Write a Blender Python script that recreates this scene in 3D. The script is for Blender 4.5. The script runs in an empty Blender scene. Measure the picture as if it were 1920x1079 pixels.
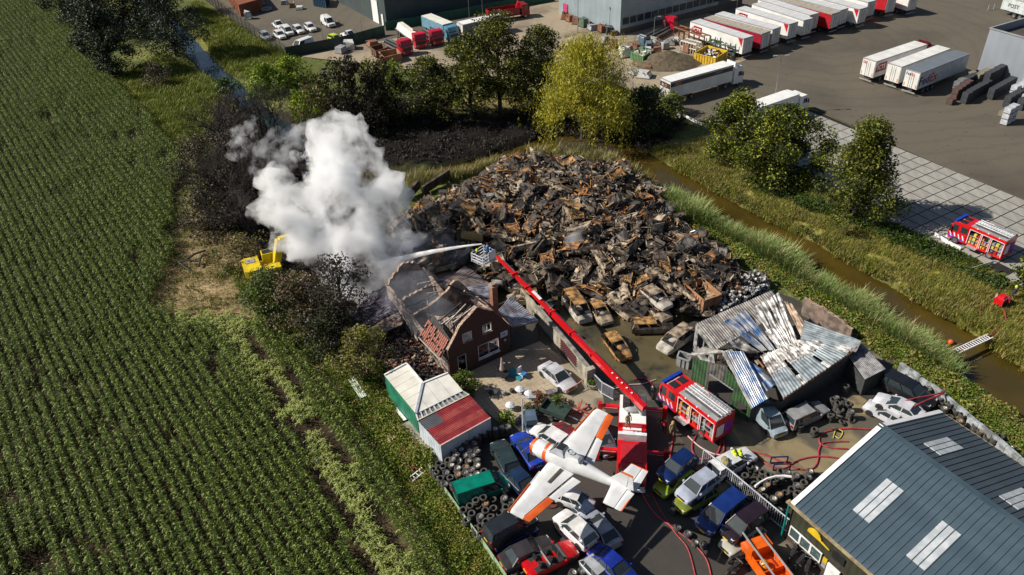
import bpy, bmesh, math, random
import numpy as np
from mathutils import Vector, Matrix, noise
R = random.Random(7)
NR = np.random.RandomState(11)
SC = bpy.context.scene
COL = SC.collection
rad = math.radians
# ---------------------------------------------------------------- camera
F_PX, PITCH, ROLL, CAM_H = 1500.0, 0.61637, -0.03979, 52.2345
cp, sp, cr, sr = math.cos(PITCH), math.sin(PITCH), math.cos(ROLL), math.sin(ROLL)
r0, u0, D = Vector((1, 0, 0)), Vector((0, sp, cp)), Vector((0, cp, -sp))
RX, UP = cr*r0+sr*u0, -sr*r0+cr*u0
cam_d = bpy.data.cameras.new('camera'); cam = bpy.data.objects.new('camera', cam_d); COL.objects.link(cam)
cam_d.sensor_width = 36; cam_d.lens = F_PX/1920*36; cam_d.clip_start = 1; cam_d.clip_end = 2000
mm = Matrix((RX, UP, -D)).transposed().to_4x4(); mm.translation = Vector((0, 0, CAM_H)); cam.matrix_world = mm
SC.camera = cam
# ---------------------------------------------------------------- light
SUN_EL = rad(39); SUN_AZ = rad(-1)     # shadows fall towards +x
w = bpy.data.worlds.new('World'); SC.world = w; w.use_nodes = True
nt = w.node_tree; sky = nt.nodes.new('ShaderNodeTexSky'); sky.sky_type = 'NISHITA'; sky.sun_disc = False
sky.sun_elevation = SUN_EL; sky.sun_rotation = rad(-90)
nt.links.new(sky.outputs[0], nt.nodes['Background'].inputs[0]); nt.nodes['Background'].inputs[1].default_value = 0.05
sd = bpy.data.lights.new('sun', 'SUN'); sd.energy = 5.0; sd.angle = rad(0.5); sd.color = (1.0, 0.93, 0.82)
sun = bpy.data.objects.new('sun', sd); COL.objects.link(sun)
tv = Vector((math.cos(SUN_EL)*math.cos(SUN_AZ), math.cos(SUN_EL)*math.sin(SUN_AZ), -math.sin(SUN_EL)))
sun.rotation_euler = tv.to_track_quat('-Z', 'Y').to_euler()
vs = SC.view_settings; vs.view_transform = 'Standard'; vs.look = 'None'; vs.exposure = 0.33; vs.gamma = 1; vs.use_curve_mapping = False
SC.cycles.volume_bounces = 10; SC.cycles.volume_step_rate = 2.0; SC.cycles.volume_max_steps = 256
SC.cycles.max_bounces = 12; SC.cycles.transparent_max_bounces = 24; SC.cycles.use_denoising = True
# ---------------------------------------------------------------- helpers
def at(x, y, z=0.0):
    v = D + RX*((x-960)/F_PX) + UP*((539.5-y)/F_PX)
    t = (z-CAM_H)/v.z
    return Vector((0, 0, CAM_H)) + v*t
def at2(x, y, z=0.0): p = at(x, y, z); return (p.x, p.y)
def poly(pts, z=0.0): return [at2(x, y, z) for x, y in pts]
def place(rear, front, z=0.7):
    a, b = at(*rear, z), at(*front, z); d = b-a
    return (a+b)/2, math.atan2(d.y, d.x), math.hypot(d.x, d.y)
def inpoly(X, Y, pg):
    X = np.asarray(X); Y = np.asarray(Y); c = np.zeros(X.shape, bool); n = len(pg); j = n-1
    for i in range(n):
        xi, yi = pg[i]; xj, yj = pg[j]
        if yi != yj:
            c ^= ((yi > Y) != (yj > Y)) & (X < (xj-xi)*(Y-yi)/(yj-yi)+xi)
        j = i
    return c
def distpoly(X, Y, pg, closed=True):
    X = np.asarray(X, float); Y = np.asarray(Y, float); d = np.full(X.shape, 1e9); n = len(pg)
    for i in range(n if closed else n-1):
        ax, ay = pg[i]; bx, by = pg[(i+1) % n]; ex, ey = bx-ax, by-ay; L = ex*ex+ey*ey+1e-12
        t = np.clip(((X-ax)*ex+(Y-ay)*ey)/L, 0, 1); d = np.minimum(d, np.hypot(X-ax-t*ex, Y-ay-t*ey))
    return d
def vnoise(X, Y, s, seed=0):
    X = np.asarray(X)*s+seed*17.3; Y = np.asarray(Y)*s+seed*9.1
    xi = np.floor(X).astype(np.int64); yi = np.floor(Y).astype(np.int64); fx = X-xi; fy = Y-yi
    fx = fx*fx*(3-2*fx); fy = fy*fy*(3-2*fy)
    def h(a, b):
        v = (a*374761393+b*668265263+seed*1442695) & 0xffffffff; v = ((v ^ (v >> 13))*1274126177) & 0xffffffff
        return ((v ^ (v >> 16)) & 0xffff)/65535.0
    return (h(xi, yi)*(1-fx)+h(xi+1, yi)*fx)*(1-fy)+(h(xi, yi+1)*(1-fx)+h(xi+1, yi+1)*fx)*fy
def fbm(X, Y, s, seed=0): return vnoise(X, Y, s, seed)*.5+vnoise(X, Y, s*2.1, seed+1)*.3+vnoise(X, Y, s*4.3, seed+2)*.2
MATS = {}
def M(name, col, rough=.6, metal=0., col2=None, var=.25, scale=1.5, bump=0., bscale=8., coat=0., spec=.5, trans=0., attr=None, det=4):
    if name in MATS: return MATS[name]
    m = bpy.data.materials.new(name); m.use_nodes = True; t = m.node_tree; N = t.nodes; L = t.links; b = N['Principled BSDF']
    b.inputs['Roughness'].default_value = rough; b.inputs['Metallic'].default_value = metal
    b.inputs['Specular IOR Level'].default_value = spec; b.inputs['Coat Weight'].default_value = coat
    tc = N.new('ShaderNodeTexCoord'); nz = N.new('ShaderNodeTexNoise'); nz.inputs['Scale'].default_value = scale; nz.inputs['Detail'].default_value = det
    L.new(tc.outputs['Object'], nz.inputs['Vector'])
    mx = N.new('ShaderNodeMix'); mx.data_type = 'RGBA'
    rp = N.new('ShaderNodeMapRange'); rp.inputs[1].default_value = .38; rp.inputs[2].default_value = .62; L.new(nz.outputs[0], rp.inputs[0])
    L.new(rp.outputs[0], mx.inputs[0])
    if attr:
        at_ = N.new('ShaderNodeAttribute'); at_.attribute_name = attr
        hs = N.new('ShaderNodeHueSaturation'); hs.inputs['Value'].default_value = 1-var; L.new(at_.outputs['Color'], hs.inputs['Color'])
        hs2 = N.new('ShaderNodeHueSaturation'); hs2.inputs['Value'].default_value = 1+var; L.new(at_.outputs['Color'], hs2.inputs['Color'])
        L.new(hs.outputs[0], mx.inputs[6]); L.new(hs2.outputs[0], mx.inputs[7])
    else:
        c2 = col2 or tuple(max(0, c*(1-var)) for c in col)
        mx.inputs[6].default_value = (*c2, 1); mx.inputs[7].default_value = (*col, 1)
    L.new(mx.outputs[2], b.inputs['Base Color'])
    if bump:
        nb = N.new('ShaderNodeTexNoise'); nb.inputs['Scale'].default_value = bscale; nb.inputs['Detail'].default_value = 5; L.new(tc.outputs['Object'], nb.inputs['Vector'])
        bu = N.new('ShaderNodeBump'); bu.inputs['Strength'].default_value = bump; bu.inputs['Distance'].default_value = .05
        L.new(nb.outputs[0], bu.inputs['Height']); L.new(bu.outputs[0], b.inputs['Normal'])
    if trans:
        tr = N.new('ShaderNodeBsdfTranslucent'); ms = N.new('ShaderNodeMixShader'); ms.inputs[0].default_value = trans
        L.new(mx.outputs[2], tr.inputs[0]); L.new(b.outputs[0], ms.inputs[1]); L.new(tr.outputs[0], ms.inputs[2]); L.new(ms.outputs[0], N['Material Output'].inputs[0])
    MATS[name] = m; return m
def paint(name, col, rough=.28): return M('paint_'+name, col, rough, 0, var=.3, scale=1.1, coat=.4)
GLASS = M('window_glass', (.03, .042, .048), .06, 0, var=.2, spec=.9)
RUBBER = M('rubber', (.018, .017, .017), .8, 0, col2=(.035, .032, .03), scale=6)
STEEL = M('steel', (.42, .43, .44), .35, .7, var=.3, scale=4)
DARK = M('dark_void', (.008, .008, .009), .9)
WHITE = M('white_paint', (.8, .8, .79), .4, var=.1, scale=.8)
BLACK = M('black_plastic', (.02, .02, .022), .5)
GREY = M('grey_paint', (.3, .31, .32), .5, var=.2)
RED = M('fire_red', (.62, .008, .012), .3, var=.12, coat=.4)
RUST = M('rust', (.30, .12, .045), .8, 0, col2=(.10, .055, .035), scale=2.2, bump=.3)
def tag(o, label=None, cat=None, group=None, kind=None):
    if label: o['label'] = label
    if cat: o['category'] = cat
    if group: o['group'] = group
    if kind: o['kind'] = kind
    return o
def thing(name, label, cat, loc=(0, 0, 0), rz=0., group=None):
    o = bpy.data.objects.new(name, None); COL.objects.link(o); o.location = loc; o.rotation_euler = (0, 0, rz); o.empty_display_size = .3
    return tag(o, label, cat, group)
class MB:
    def __init__(s): s.v = []; s.f = []; s.m = []; s.mi = 0
    def add(s, vs, fs):
        n = len(s.v); s.v += [tuple(p) for p in vs]; s.f += [tuple(i+n for i in f) for f in fs]; s.m += [s.mi]*len(fs); return s
    def box(s, x0, y0, z0, x1, y1, z1, T=None):
        V = [Vector(p) for p in ((x0, y0, z0), (x1, y0, z0), (x1, y1, z0), (x0, y1, z0), (x0, y0, z1), (x1, y0, z1), (x1, y1, z1), (x0, y1, z1))]
        if T: V = [T @ p for p in V]
        return s.add(V, [(3, 2, 1, 0), (4, 5, 6, 7), (0, 1, 5, 4), (1, 2, 6, 5), (2, 3, 7, 6), (3, 0, 4, 7)])
    def hexa(s, b, t): return s.add(list(b)+list(t), [(3, 2, 1, 0), (4, 5, 6, 7), (0, 1, 5, 4), (1, 2, 6, 5), (2, 3, 7, 6), (3, 0, 4, 7)])
    def bar(s, a, b, wd=.1, ht=None, up=(0, 0, 1)):
        a = Vector(a); b = Vector(b); d = (b-a).normalized(); u = Vector(up)
        if abs(d.dot(u)) > .98: u = Vector((1, 0, 0))
        x = d.cross(u).normalized()*wd/2; y = x.cross(d).normalized()*(ht or wd)/2
        return s.hexa([a-x-y, a+x-y, b+x-y, b-x-y], [a-x+y, a+x+y, b+x+y, b-x+y])
    def tube(s, pts, r=.05, n=6, r1=None, cap=True):
        pts = [Vector(p) for p in pts]; k = len(pts); V = []; F = []
        for i, p in enumerate(pts):
            d = (pts[min(i+1, k-1)]-pts[max(i-1, 0)]).normalized(); u = Vector((0, 0, 1)) if abs(d.z) < .95 else Vector((1, 0, 0))
            x = d.cross(u).normalized(); y = x.cross(d); q = r if r1 is None else r+(r1-r)*i/(k-1)
            V += [p+(x*math.cos(2*math.pi*j/n)+y*math.sin(2*math.pi*j/n))*q for j in range(n)]
        for i in range(k-1):
            for j in range(n): F.append((i*n+j, i*n+(j+1) % n, (i+1)*n+(j+1) % n, (i+1)*n+j))
        if cap: F += [tuple(range(n))[::-1], tuple((k-1)*n+j for j in range(n))]
        return s.add(V, F)
    def cyl(s, a, b, r, n=12, r1=None): return s.tube([a, b], r, n, r1)
    def lathe(s, prof, n=16, T=None, closed=False):
        V = []; F = []; k = len(prof)
        for r_, z_ in prof:
            for j in range(n):
                p = Vector((r_*math.cos(2*math.pi*j/n), r_*math.sin(2*math.pi*j/n), z_)); V.append(T @ p if T else p)
        for i in range(k if closed else k-1):
            for j in range(n): F.append((i*n+j, i*n+(j+1) % n, ((i+1) % k)*n+(j+1) % n, ((i+1) % k)*n+j))
        return s.add(V, F)
    def prism(s, pg, z0, z1, T=None):
        n = len(pg); V = [Vector((x, y, z0)) for x, y in pg]+[Vector((x, y, z1)) for x, y in pg]
        a = sum(pg[i][0]*pg[(i+1) % n][1]-pg[(i+1) % n][0]*pg[i][1] for i in range(n))
        if T: V = [T @ p for p in V]
        F = [tuple(range(n))[::-1], tuple(range(n, 2*n))]+[(i, (i+1) % n, n+(i+1) % n, n+i) for i in range(n)]
        if a < 0: F = [f[::-1] for f in F]
        return s.add(V, F)
    def loft(s, rings, closed=True, caps=True):
        n = len(rings[0]); V = [p for r_ in rings for p in r_]; F = []
        for i in range(len(rings)-1):
            for j in range(n if closed else n-1): F.append((i*n+j, i*n+(j+1) % n, (i+1)*n+(j+1) % n, (i+1)*n+j))
        if caps: F += [tuple(range(n))[::-1], tuple((len(rings)-1)*n+j for j in range(n))]
        return s.add(V, F)
    def mesh(s, name, mats, smooth=0):
        me = bpy.data.meshes.new(name); me.from_pydata(s.v, [], s.f)
        for m in (mats if isinstance(mats, (list, tuple)) else [mats]): me.materials.append(m)
        if len(me.materials) > 1: me.polygons.foreach_set('material_index', s.m)
        if smooth: me.polygons.foreach_set('use_smooth', [True]*len(s.f)); me.update(); me.set_sharp_from_angle(angle=rad(smooth))
        return me
    def build(s, name, mats, parent=None, smooth=0, label=None, loc=None, rz=0):
        o = bpy.data.objects.new(name, s.mesh(name, mats, smooth)); COL.objects.link(o)
        if parent: o.parent = parent
        if label: o['label'] = label
        if loc is not None: o.location = loc; o.rotation_euler = (0, 0, rz)
        return o
KIDS = {}
def kids(o): return [c for c in o.children]
def copy_tree(o, parent=None):
    c = o.copy(); COL.objects.link(c)
    if parent: c.parent = parent
    for ch in kids(o): copy_tree(ch, c)
    return c
def rawmesh(name, V, F, mats, mi=None, col=None, smooth=False):
    """numpy quads/tris -> mesh"""
    V = np.asarray(V, np.float32); F = np.asarray(F, np.int32); me = bpy.data.meshes.new(name); k = F.shape[1]
    me.vertices.add(len(V)); me.vertices.foreach_set('co', V.ravel()); me.loops.add(F.size); me.loops.foreach_set('vertex_index', F.ravel())
    me.polygons.add(len(F)); me.polygons.foreach_set('loop_start', np.arange(0, F.size, k, dtype=np.int32))
    for m in mats: me.materials.append(m)
    if mi is not None: me.polygons.foreach_set('material_index', np.asarray(mi, np.int32))
    if smooth: me.polygons.foreach_set('use_smooth', np.ones(len(F), bool))
    me.update(calc_edges=True)
    if col is not None:
        a = me.color_attributes.new('Col', 'FLOAT_COLOR', 'POINT'); c4 = np.ones((len(V), 4), np.float32); c4[:, :3] = col; a.data.foreach_set('color', c4.ravel())
    return me
def link(name, me, parent=None):
    o = bpy.data.objects.new(name, me); COL.objects.link(o)
    if parent: o.parent = parent
    return o
# ---- scatter of uncountable plants by geometry nodes
def scatter(name, P, rot, scl, idx, protos, label, cat=None):
    me = bpy.data.meshes.new(name); me.vertices.add(len(P)); me.vertices.foreach_set('co', np.asarray(P, np.float32).ravel())
    for an, ty, arr in (('rot', 'FLOAT', rot), ('scl', 'FLOAT', scl), ('idx', 'INT', idx)):
        a = me.attributes.new(an, ty, 'POINT'); a.data.foreach_set('value', np.asarray(arr, np.int32 if ty == 'INT' else np.float32))
    o = bpy.data.objects.new(name, me); COL.objects.link(o)
    pc = bpy.data.collections.new(name+'_kinds')
    for i, pm in enumerate(protos):
        po = bpy.data.objects.new('%s_kind_%02d' % (name, i), pm); pc.objects.link(po)
    g = bpy.data.node_groups.new(name, 'GeometryNodeTree'); g.interface.new_socket('Geometry', in_out='INPUT', socket_type='NodeSocketGeometry'); g.interface.new_socket('Geometry', in_out='OUTPUT', socket_type='NodeSocketGeometry')
    N = g.nodes; L = g.links; gi = N.new('NodeGroupInput'); go = N.new('NodeGroupOutput')
    ip = N.new('GeometryNodeInstanceOnPoints'); ci = N.new('GeometryNodeCollectionInfo'); ci.inputs[0].default_value = pc; ci.inputs[1].default_value = True; ci.inputs[2].default_value = True
    m2p = N.new('GeometryNodeMeshToPoints')
    def na(n, t):
        a = N.new('GeometryNodeInputNamedAttribute'); a.data_type = t; a.inputs[0].default_value = n; return [s_ for s_ in a.outputs if s_.enabled][0] if False else a
    ar, as_, ai = na('rot', 'FLOAT'), na('scl', 'FLOAT'), na('idx', 'INT')
    cx = N.new('ShaderNodeCombineXYZ'); L.new(ar.outputs[0], cx.inputs[2])
    L.new(gi.outputs[0], m2p.inputs[0]); L.new(m2p.outputs[0], ip.inputs['Points']); L.new(ci.outputs[0], ip.inputs['Instance']); ip.inputs['Pick Instance'].default_value = True
    L.new(ai.outputs[0], ip.inputs['Instance Index']); L.new(cx.outputs[0], ip.inputs['Rotation']); L.new(as_.outputs[0], ip.inputs['Scale']); L.new(ip.outputs[0], go.inputs[0])
    md = o.modifiers.new('scatter', 'NODES'); md.node_group = g
    return tag(o, label, cat, None, 'stuff')
def leafset(P, size, rng, up=.3, asp=.5, droop=0.):
    """random leaf quads at points P (n,3) -> V,F"""
    n = len(P); d = rng.normal(size=(n, 3)); d[:, 2] = d[:, 2]*.6-droop; d /= np.linalg.norm(d, axis=1)[:, None]
    e = rng.normal(size=(n, 3)); e[:, 2] *= 1-up; e -= (e*d).sum(1)[:, None]*d; e /= np.linalg.norm(e, axis=1)[:, None]+1e-9
    s = (size*(.6+.8*rng.rand(n)))[:, None]; a = d*s; b = e*s*asp
    V = np.stack([P-a*.5, P+b*.5, P+a*.5, P-b*.5], 1).reshape(-1, 3); F = np.arange(4*n).reshape(-1, 4); return V, F
def cat_mesh(parts):
    V = []; F = []; o = 0
    for v, f in parts: V.append(v); F.append(f+o); o += len(v)
    return np.concatenate(V), np.concatenate(F)
# ================================================================ SETTING
field = poly([(-260, -60), (128, -60), (200, 140), (258, 195), (345, 292), (352, 330), (332, 365), (330, 420), (338, 470), (300, 560), (285, 580), (430, 590), (482, 600), (562, 660), (625, 735), (695, 830), (755, 920), (805, 1000), (860, 1100), (870, 1300), (-500, 1300)])
canal = [at2(*p) for p in [(1040, 262), (1110, 268), (1190, 292), (1230, 316), (1287, 350), (1350, 385), (1425, 428), (1500, 462), (1575, 508), (1640, 545), (1715, 590), (1790, 637), (1865, 692), (1960, 760), (2100, 860)]]
stream = [at2(*p) for p in [(250, -20), (330, 55), (385, 112), (430, 152), (470, 192), (530, 235), (590, 285), (650, 318), (720, 326), (800, 322), (880, 306), (950, 285), (1000, 268), (1040, 262)]]
pile = poly([(728, 470), (735, 425), (800, 395), (850, 372), (915, 345), (940, 312), (1010, 305), (1100, 318), (1190, 330), (1228, 358), (1250, 415), (1335, 475), (1395, 520), (1385, 560), (1290, 600), (1205, 605), (1130, 578), (1060, 560), (985, 548), (930, 540), (880, 510), (800, 500), (745, 500)])
def zones():
    x0, x1, y0, y1, st = -150, 130, 22, 240, .8
    nx = int((x1-x0)/st)+1; ny = int((y1-y0)/st)+1
    X, Y = np.meshgrid(np.linspace(x0, x1, nx), np.linspace(y0, y1, ny)); X = X.ravel(); Y = Y.ravel()
    C = np.zeros((len(X), 3)); C[:] = (.085, .10, .028)
    n1 = fbm(X, Y, .35, 3)[:, None]; n2 = fbm(X, Y, .09, 5)[:, None]
    C = C*(.7+.6*n1)+np.array((.06, .05, .015))*(n2 > .55)
    def put(pg, c, soft=1.2, c2=None):
        nonlocal C
        ins = inpoly(X, Y, pg); d = distpoly(X, Y, pg); sd_ = np.where(ins, d, -d)+(fbm(X, Y, .6, 8)-.5)*soft*2
        a = np.clip(sd_/soft+.5, 0, 1)[:, None]; cc = np.array(c)
        if c2 is not None: cc = cc*n1+np.array(c2)*(1-n1)
        C = C*(1-a)+cc*(.75+.5*n1)*a
    put(field, (.04, .028, .016), .6)
    put(poly([(345, 405), (440, 390), (480, 480), (500, 600), (640, 700), (820, 900), (960, 1120), (830, 1120), (740, 900), (560, 660), (430, 590), (285, 580), (320, 500)]), (.20, .14, .08), 2, (.13, .12, .045))
    put(poly([(300, 470), (430, 460), (470, 560), (430, 600), (290, 585)]), (.30, .215, .125), 1.5, (.17, .14, .06))
    put(poly([(600, 650), (720, 730), (800, 850), (900, 1000), (960, 1120), (860, 1120), (760, 930), (690, 820), (620, 730)]), (.10, .12, .03), 2, (.17, .14, .07))
    # burnt ground, upper patch blackened further as painted shadow
    put(poly([(600, 180), (760, 180), (1000, 190), (1160, 200), (1300, 215), (1245, 275), (1180, 285), (1000, 270), (880, 300), (720, 318), (600, 285)]), (.004, .0035, .004), 2, (.012, .009, .007))
    put(poly([(820, 195), (900, 175), (990, 165), (1000, 195), (930, 215), (860, 228)]), (.22, .19, .07), 2, (.14, .12, .04))
    put(poly([(370, 200), (560, 200), (740, 330), (760, 520), (700, 640), (760, 700), (700, 720), (600, 640), (480, 520), (400, 400)]), (.011, .01, .009), 3, (.03, .022, .016))
    put(pile, (.018, .015, .013), 3)
    # dry bank beside the canal
    put(poly([(1230, 275), (1330, 255), (1480, 330), (1640, 410), (1800, 480), (1940, 560), (2000, 800), (1920, 720), (1700, 570), (1560, 485), (1400, 405), (1290, 340)]), (.27, .23, .085), 2, (.15, .15, .035))
    put(poly([(1500, 395), (1700, 450), (1920, 560), (2050, 640), (2050, 720), (1900, 640), (1720, 540), (1560, 450)]), (.17, .19, .03), 3, (.26, .24, .06))
    put(poly([(1245, 365), (1300, 370), (1500, 475), (1700, 610), (1920, 790), (1920, 900), (1700, 720), (1500, 560), (1330, 440)]), (.09, .11, .035), 2, (.2, .19, .08))
    # heights
    dc = np.minimum(distpoly(X, Y, canal, False), 99); ds = distpoly(X, Y, stream, False)
    wob = (fbm(X, Y, .25, 21)-.5)*1.6
    Z = (fbm(X, Y, .12, 2)-.5)*.25-.12
    hc = np.clip((dc+wob*.7-2.8)/1.4, 0, 1); hs_ = np.clip((ds+wob*.6-1.3)/1.2, 0, 1)
    k = np.minimum(hc*hc*(3-2*hc), hs_*hs_*(3-2*hs_)); Z = Z*k-1.7*(1-k)
    wet = np.clip(1-k, 0, 1)[:, None]; C = C*(1-wet*.8)+np.array((.03, .025, .012))*wet*.8
    # scrap mound
    global mound
    ins = inpoly(X, Y, pile); d = distpoly(X, Y, pile)
    h = np.where(ins, np.clip(d/7, 0, 1)**.8*3.2, 0); Z = Z+h
    i = np.arange(nx*ny).reshape(ny, nx); F = np.stack([i[:-1, :-1], i[:-1, 1:], i[1:, 1:], i[1:, :-1]], -1).reshape(-1, 4)
    m = M('earth_and_grass', (0, 0, 0), .95, attr='Col', var=.35, scale=2.5, bump=.6, bscale=6, spec=.2)
    o = link('ground', rawmesh('ground', np.stack([X, Y, Z], 1), F, [m], col=C, smooth=True)); o['kind'] = 'structure'
zones()
def mound_h(x, y):
    a = np.array([x]); b = np.array([y])
    if not inpoly(a, b, pile)[0]: return 0.
    return float(min(distpoly(a, b, pile)[0]/7, 1)**.8*3.2)
# land beyond
mb = MB(); q = [(-900, -200), (900, -200), (900, 1500), (-900, 1500)]; hole = [(-149.9, 22.1), (129.9, 22.1), (129.9, 239.9), (-149.9, 239.9)]
mb.add([(x, y, -.16) for x, y in q+hole], [(0, 1, 5, 4), (1, 2, 6, 5), (2, 3, 7, 6), (3, 0, 4, 7)])
mb.build('far_land', M('far_grass', (.08, .10, .03), .95, col2=(.12, .11, .05), scale=.05)).__setitem__('kind', 'structure')
# water
WAT = M('canal_water', (.075, .05, .009), .08, col2=(.05, .036, .007), scale=.15, bump=.12, bscale=3, spec=.6)
def strip(pl, wd, z, name, m):
    V = []; n = len(pl)
    for i in range(n):
        a = Vector(pl[max(i-1, 0)]); b = Vector(pl[min(i+1, n-1)]); t = (b-a).normalized(); nn = Vector((-t.y, t.x)); p = Vector(pl[i])
        V += [(*(p+nn*wd), z), (*(p-nn*wd), z)]
    return MB().add(V, [(2*i+1, 2*i+3, 2*i+2, 2*i) for i in range(n-1)]).build(name, m)
strip(canal, 5.5, -.95, 'canal_water', WAT)['kind'] = 'structure'
strip(stream[:8], 2.6, -.954, 'stream_water', M('stream_water', (.02, .035, .045), .05, spec=1, bump=.05, bscale=3))['kind'] = 'structure'
strip(stream[7:], 3.6, -.958, 'ditch_water', WAT)['kind'] = 'structure'
# pavements
def sheet(name, pts, z, m, px=True):
    pg = poly(pts, z) if px else pts
    a = sum(pg[i][0]*pg[(i+1) % len(pg)][1]-pg[(i+1) % len(pg)][0]*pg[i][1] for i in range(len(pg)))
    if a < 0: pg = pg[::-1]
    me = bpy.data.meshes.new(name); bm = bmesh.new(); f = bm.faces.new([bm.verts.new((x, y, z)) for x, y in pg]); bmesh.ops.triangulate(bm, faces=[f]); bm.to_mesh(me); bm.free()
    me.materials.append(m); o = link(name, me); o['kind'] = 'structure'; return o
def stained(name, c1, c2, c3, s1=.12, s2=1.2, rough=.85, lo=.5, hi=.62, bump=.2, joints=None):
    m = bpy.data.materials.new(name); m.use_nodes = True; t = m.node_tree; N = t.nodes; L = t.links; b = N['Principled BSDF']; b.inputs['Roughness'].default_value = rough
    tc = N.new('ShaderNodeTexCoord'); a = N.new('ShaderNodeTexNoise'); a.inputs['Scale'].default_value = s1; a.inputs['Detail'].default_value = 6; a.inputs['Distortion'].default_value = .25
    c = N.new('ShaderNodeTexNoise'); c.inputs['Scale'].default_value = s2; c.inputs['Detail'].default_value = 6; c.inputs['Roughness'].default_value = .7
    for q_ in (a, c): L.new(tc.outputs['Object'], q_.inputs['Vector'])
    mr = N.new('ShaderNodeMapRange'); mr.inputs[1].default_value = lo; mr.inputs[2].default_value = hi; L.new(a.outputs[0], mr.inputs[0])
    m1 = N.new('ShaderNodeMix'); m1.data_type = 'RGBA'; m1.inputs[6].default_value = (*c1, 1); m1.inputs[7].default_value = (*c2, 1); L.new(c.outputs[0], m1.inputs[0])
    m2 = N.new('ShaderNodeMix'); m2.data_type = 'RGBA'; L.new(m1.outputs[2], m2.inputs[6]); m2.inputs[7].default_value = (*c3, 1); L.new(mr.outputs[0], m2.inputs[0])
    wv = N.new('ShaderNodeTexWave'); wv.wave_type = 'RINGS'; wv.rings_direction = 'Z'; wv.inputs['Scale'].default_value = .09; wv.inputs['Distortion'].default_value = 9; wv.inputs['Detail'].default_value = 5; wv.inputs['Detail Scale'].default_value = .5; wv.inputs['Detail Roughness'].default_value = .7
    mp0 = N.new('ShaderNodeMapping'); mp0.inputs['Location'].default_value = (-62, -150, 0); L.new(tc.outputs['Object'], mp0.inputs[0]); L.new(mp0.outputs[0], wv.inputs[0])
    mr0 = N.new('ShaderNodeMapRange'); mr0.inputs[1].default_value = .75; mr0.inputs[2].default_value = 1; mr0.inputs[3].default_value = 0; mr0.inputs[4].default_value = .14; L.new(wv.outputs['Fac'], mr0.inputs[0])
    m0 = N.new('ShaderNodeMix'); m0.data_type = 'RGBA'; L.new(mr0.outputs[0], m0.inputs[0]); L.new(m2.outputs[2], m0.inputs[6]); m0.inputs[7].default_value = (*[v*.45 for v in c3], 1)
    sp = N.new('ShaderNodeTexVoronoi'); sp.inputs['Scale'].default_value = .55; L.new(tc.outputs['Object'], sp.inputs[0]); ms = N.new('ShaderNodeMapRange'); ms.inputs[1].default_value = .16; ms.inputs[2].default_value = .05; ms.inputs[3].default_value = 0; ms.inputs[4].default_value = .45; L.new(sp.outputs[0], ms.inputs[0])
    m01 = N.new('ShaderNodeMix'); m01.data_type = 'RGBA'; L.new(ms.outputs[0], m01.inputs[0]); L.new(m0.outputs[2], m01.inputs[6]); m01.inputs[7].default_value = (*[v*.4 for v in c3], 1)
    out = m01.outputs[2]
    if joints:
        sz, ang = joints; mp = N.new('ShaderNodeMapping'); mp.inputs['Rotation'].default_value = (0, 0, ang); L.new(tc.outputs['Object'], mp.inputs[0])
        br = N.new('ShaderNodeTexBrick'); br.offset = 0; br.inputs['Scale'].default_value = 1; br.inputs['Brick Width'].default_value = sz; br.inputs['Row Height'].default_value = sz; br.inputs['Mortar Size'].default_value = .018; L.new(mp.outputs[0], br.inputs[0])
        m3 = N.new('ShaderNodeMix'); m3.data_type = 'RGBA'; L.new(br.outputs['Fac'], m3.inputs[0]); L.new(out, m3.inputs[6]); m3.inputs[7].default_value = (*[v*.45 for v in c1], 1); out = m3.outputs[2]
    L.new(out, b.inputs['Base Color'])
    bu = N.new('ShaderNodeBump'); bu.inputs['Strength'].default_value = bump; bu.inputs['Distance'].default_value = .02; L.new(c.outputs[0], bu.inputs['Height']); L.new(bu.outputs[0], b.inputs['Normal'])
    MATS[name] = m; return m
TARMAC = stained('lot_asphalt', (.125, .107, .078), (.095, .082, .06), (.07, .06, .046), .05, 1.6, lo=.5, hi=.7)
sheet('asphalt_lot', [(1225, 190), (1260, 215), (1310, 228), (1420, 205), (1515, 197), (1590, 233), (1660, 267), (1920, 378), (2350, 560), (2600, 200), (1990, -70), (1300, -90), (330, -90), (380, -5), (430, 38), (540, 105), (560, 106), (730, 125), (860, 145), (1160, 160)], .0, TARMAC)
SAND = stained('yard_concrete', (.36, .30, .21), (.26, .21, .145), (.17, .14, .10), .12, .9, lo=.48, hi=.66)
sheet('yard_pavement', [(560, 106), (722, 76), (885, 42), (1062, -4), (1170, -30), (1340, 30), (1290, 68), (1400, 112), (1330, 140), (1245, 180), (1225, 190), (1160, 160), (860, 145), (730, 125)], .006, SAND)
YARD = stained('yard_asphalt', (.035, .032, .03), (.065, .058, .048), (.17, .145, .105), .16, 1.5, lo=.56, hi=.63, rough=.6)
sheet('scrapyard_pavement', [(700, 700), (690, 640), (730, 520), (800, 490), (900, 520), (1000, 550), (1130, 575), (1210, 600), (1290, 590), (1400, 530), (1490, 560), (1560, 600), (1660, 650), (1700, 700), (1800, 770), (1920, 860), (2100, 1300), (1000, 1250), (955, 1079), (812, 885), (760, 790), (720, 720)], .008, YARD)
WETF = stained('wet_scrap_floor', (.075, .062, .03), (.11, .09, .045), (.03, .028, .022), .3, 1.2, rough=.4, lo=.52, hi=.66)
sheet('wet_yard_floor', [(905, 545), (985, 548), (1060, 560), (1130, 578), (1205, 605), (1290, 600), (1300, 650), (1290, 700), (1240, 720), (1180, 720), (1110, 690), (1015, 610), (960, 600)], .014, WETF)
PATIO = stained('patio_tiles', (.46, .38, .27), (.36, .29, .2), (.27, .22, .16), .35, 2.0, joints=(.5, rad(-31)), lo=.5, hi=.68)
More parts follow.
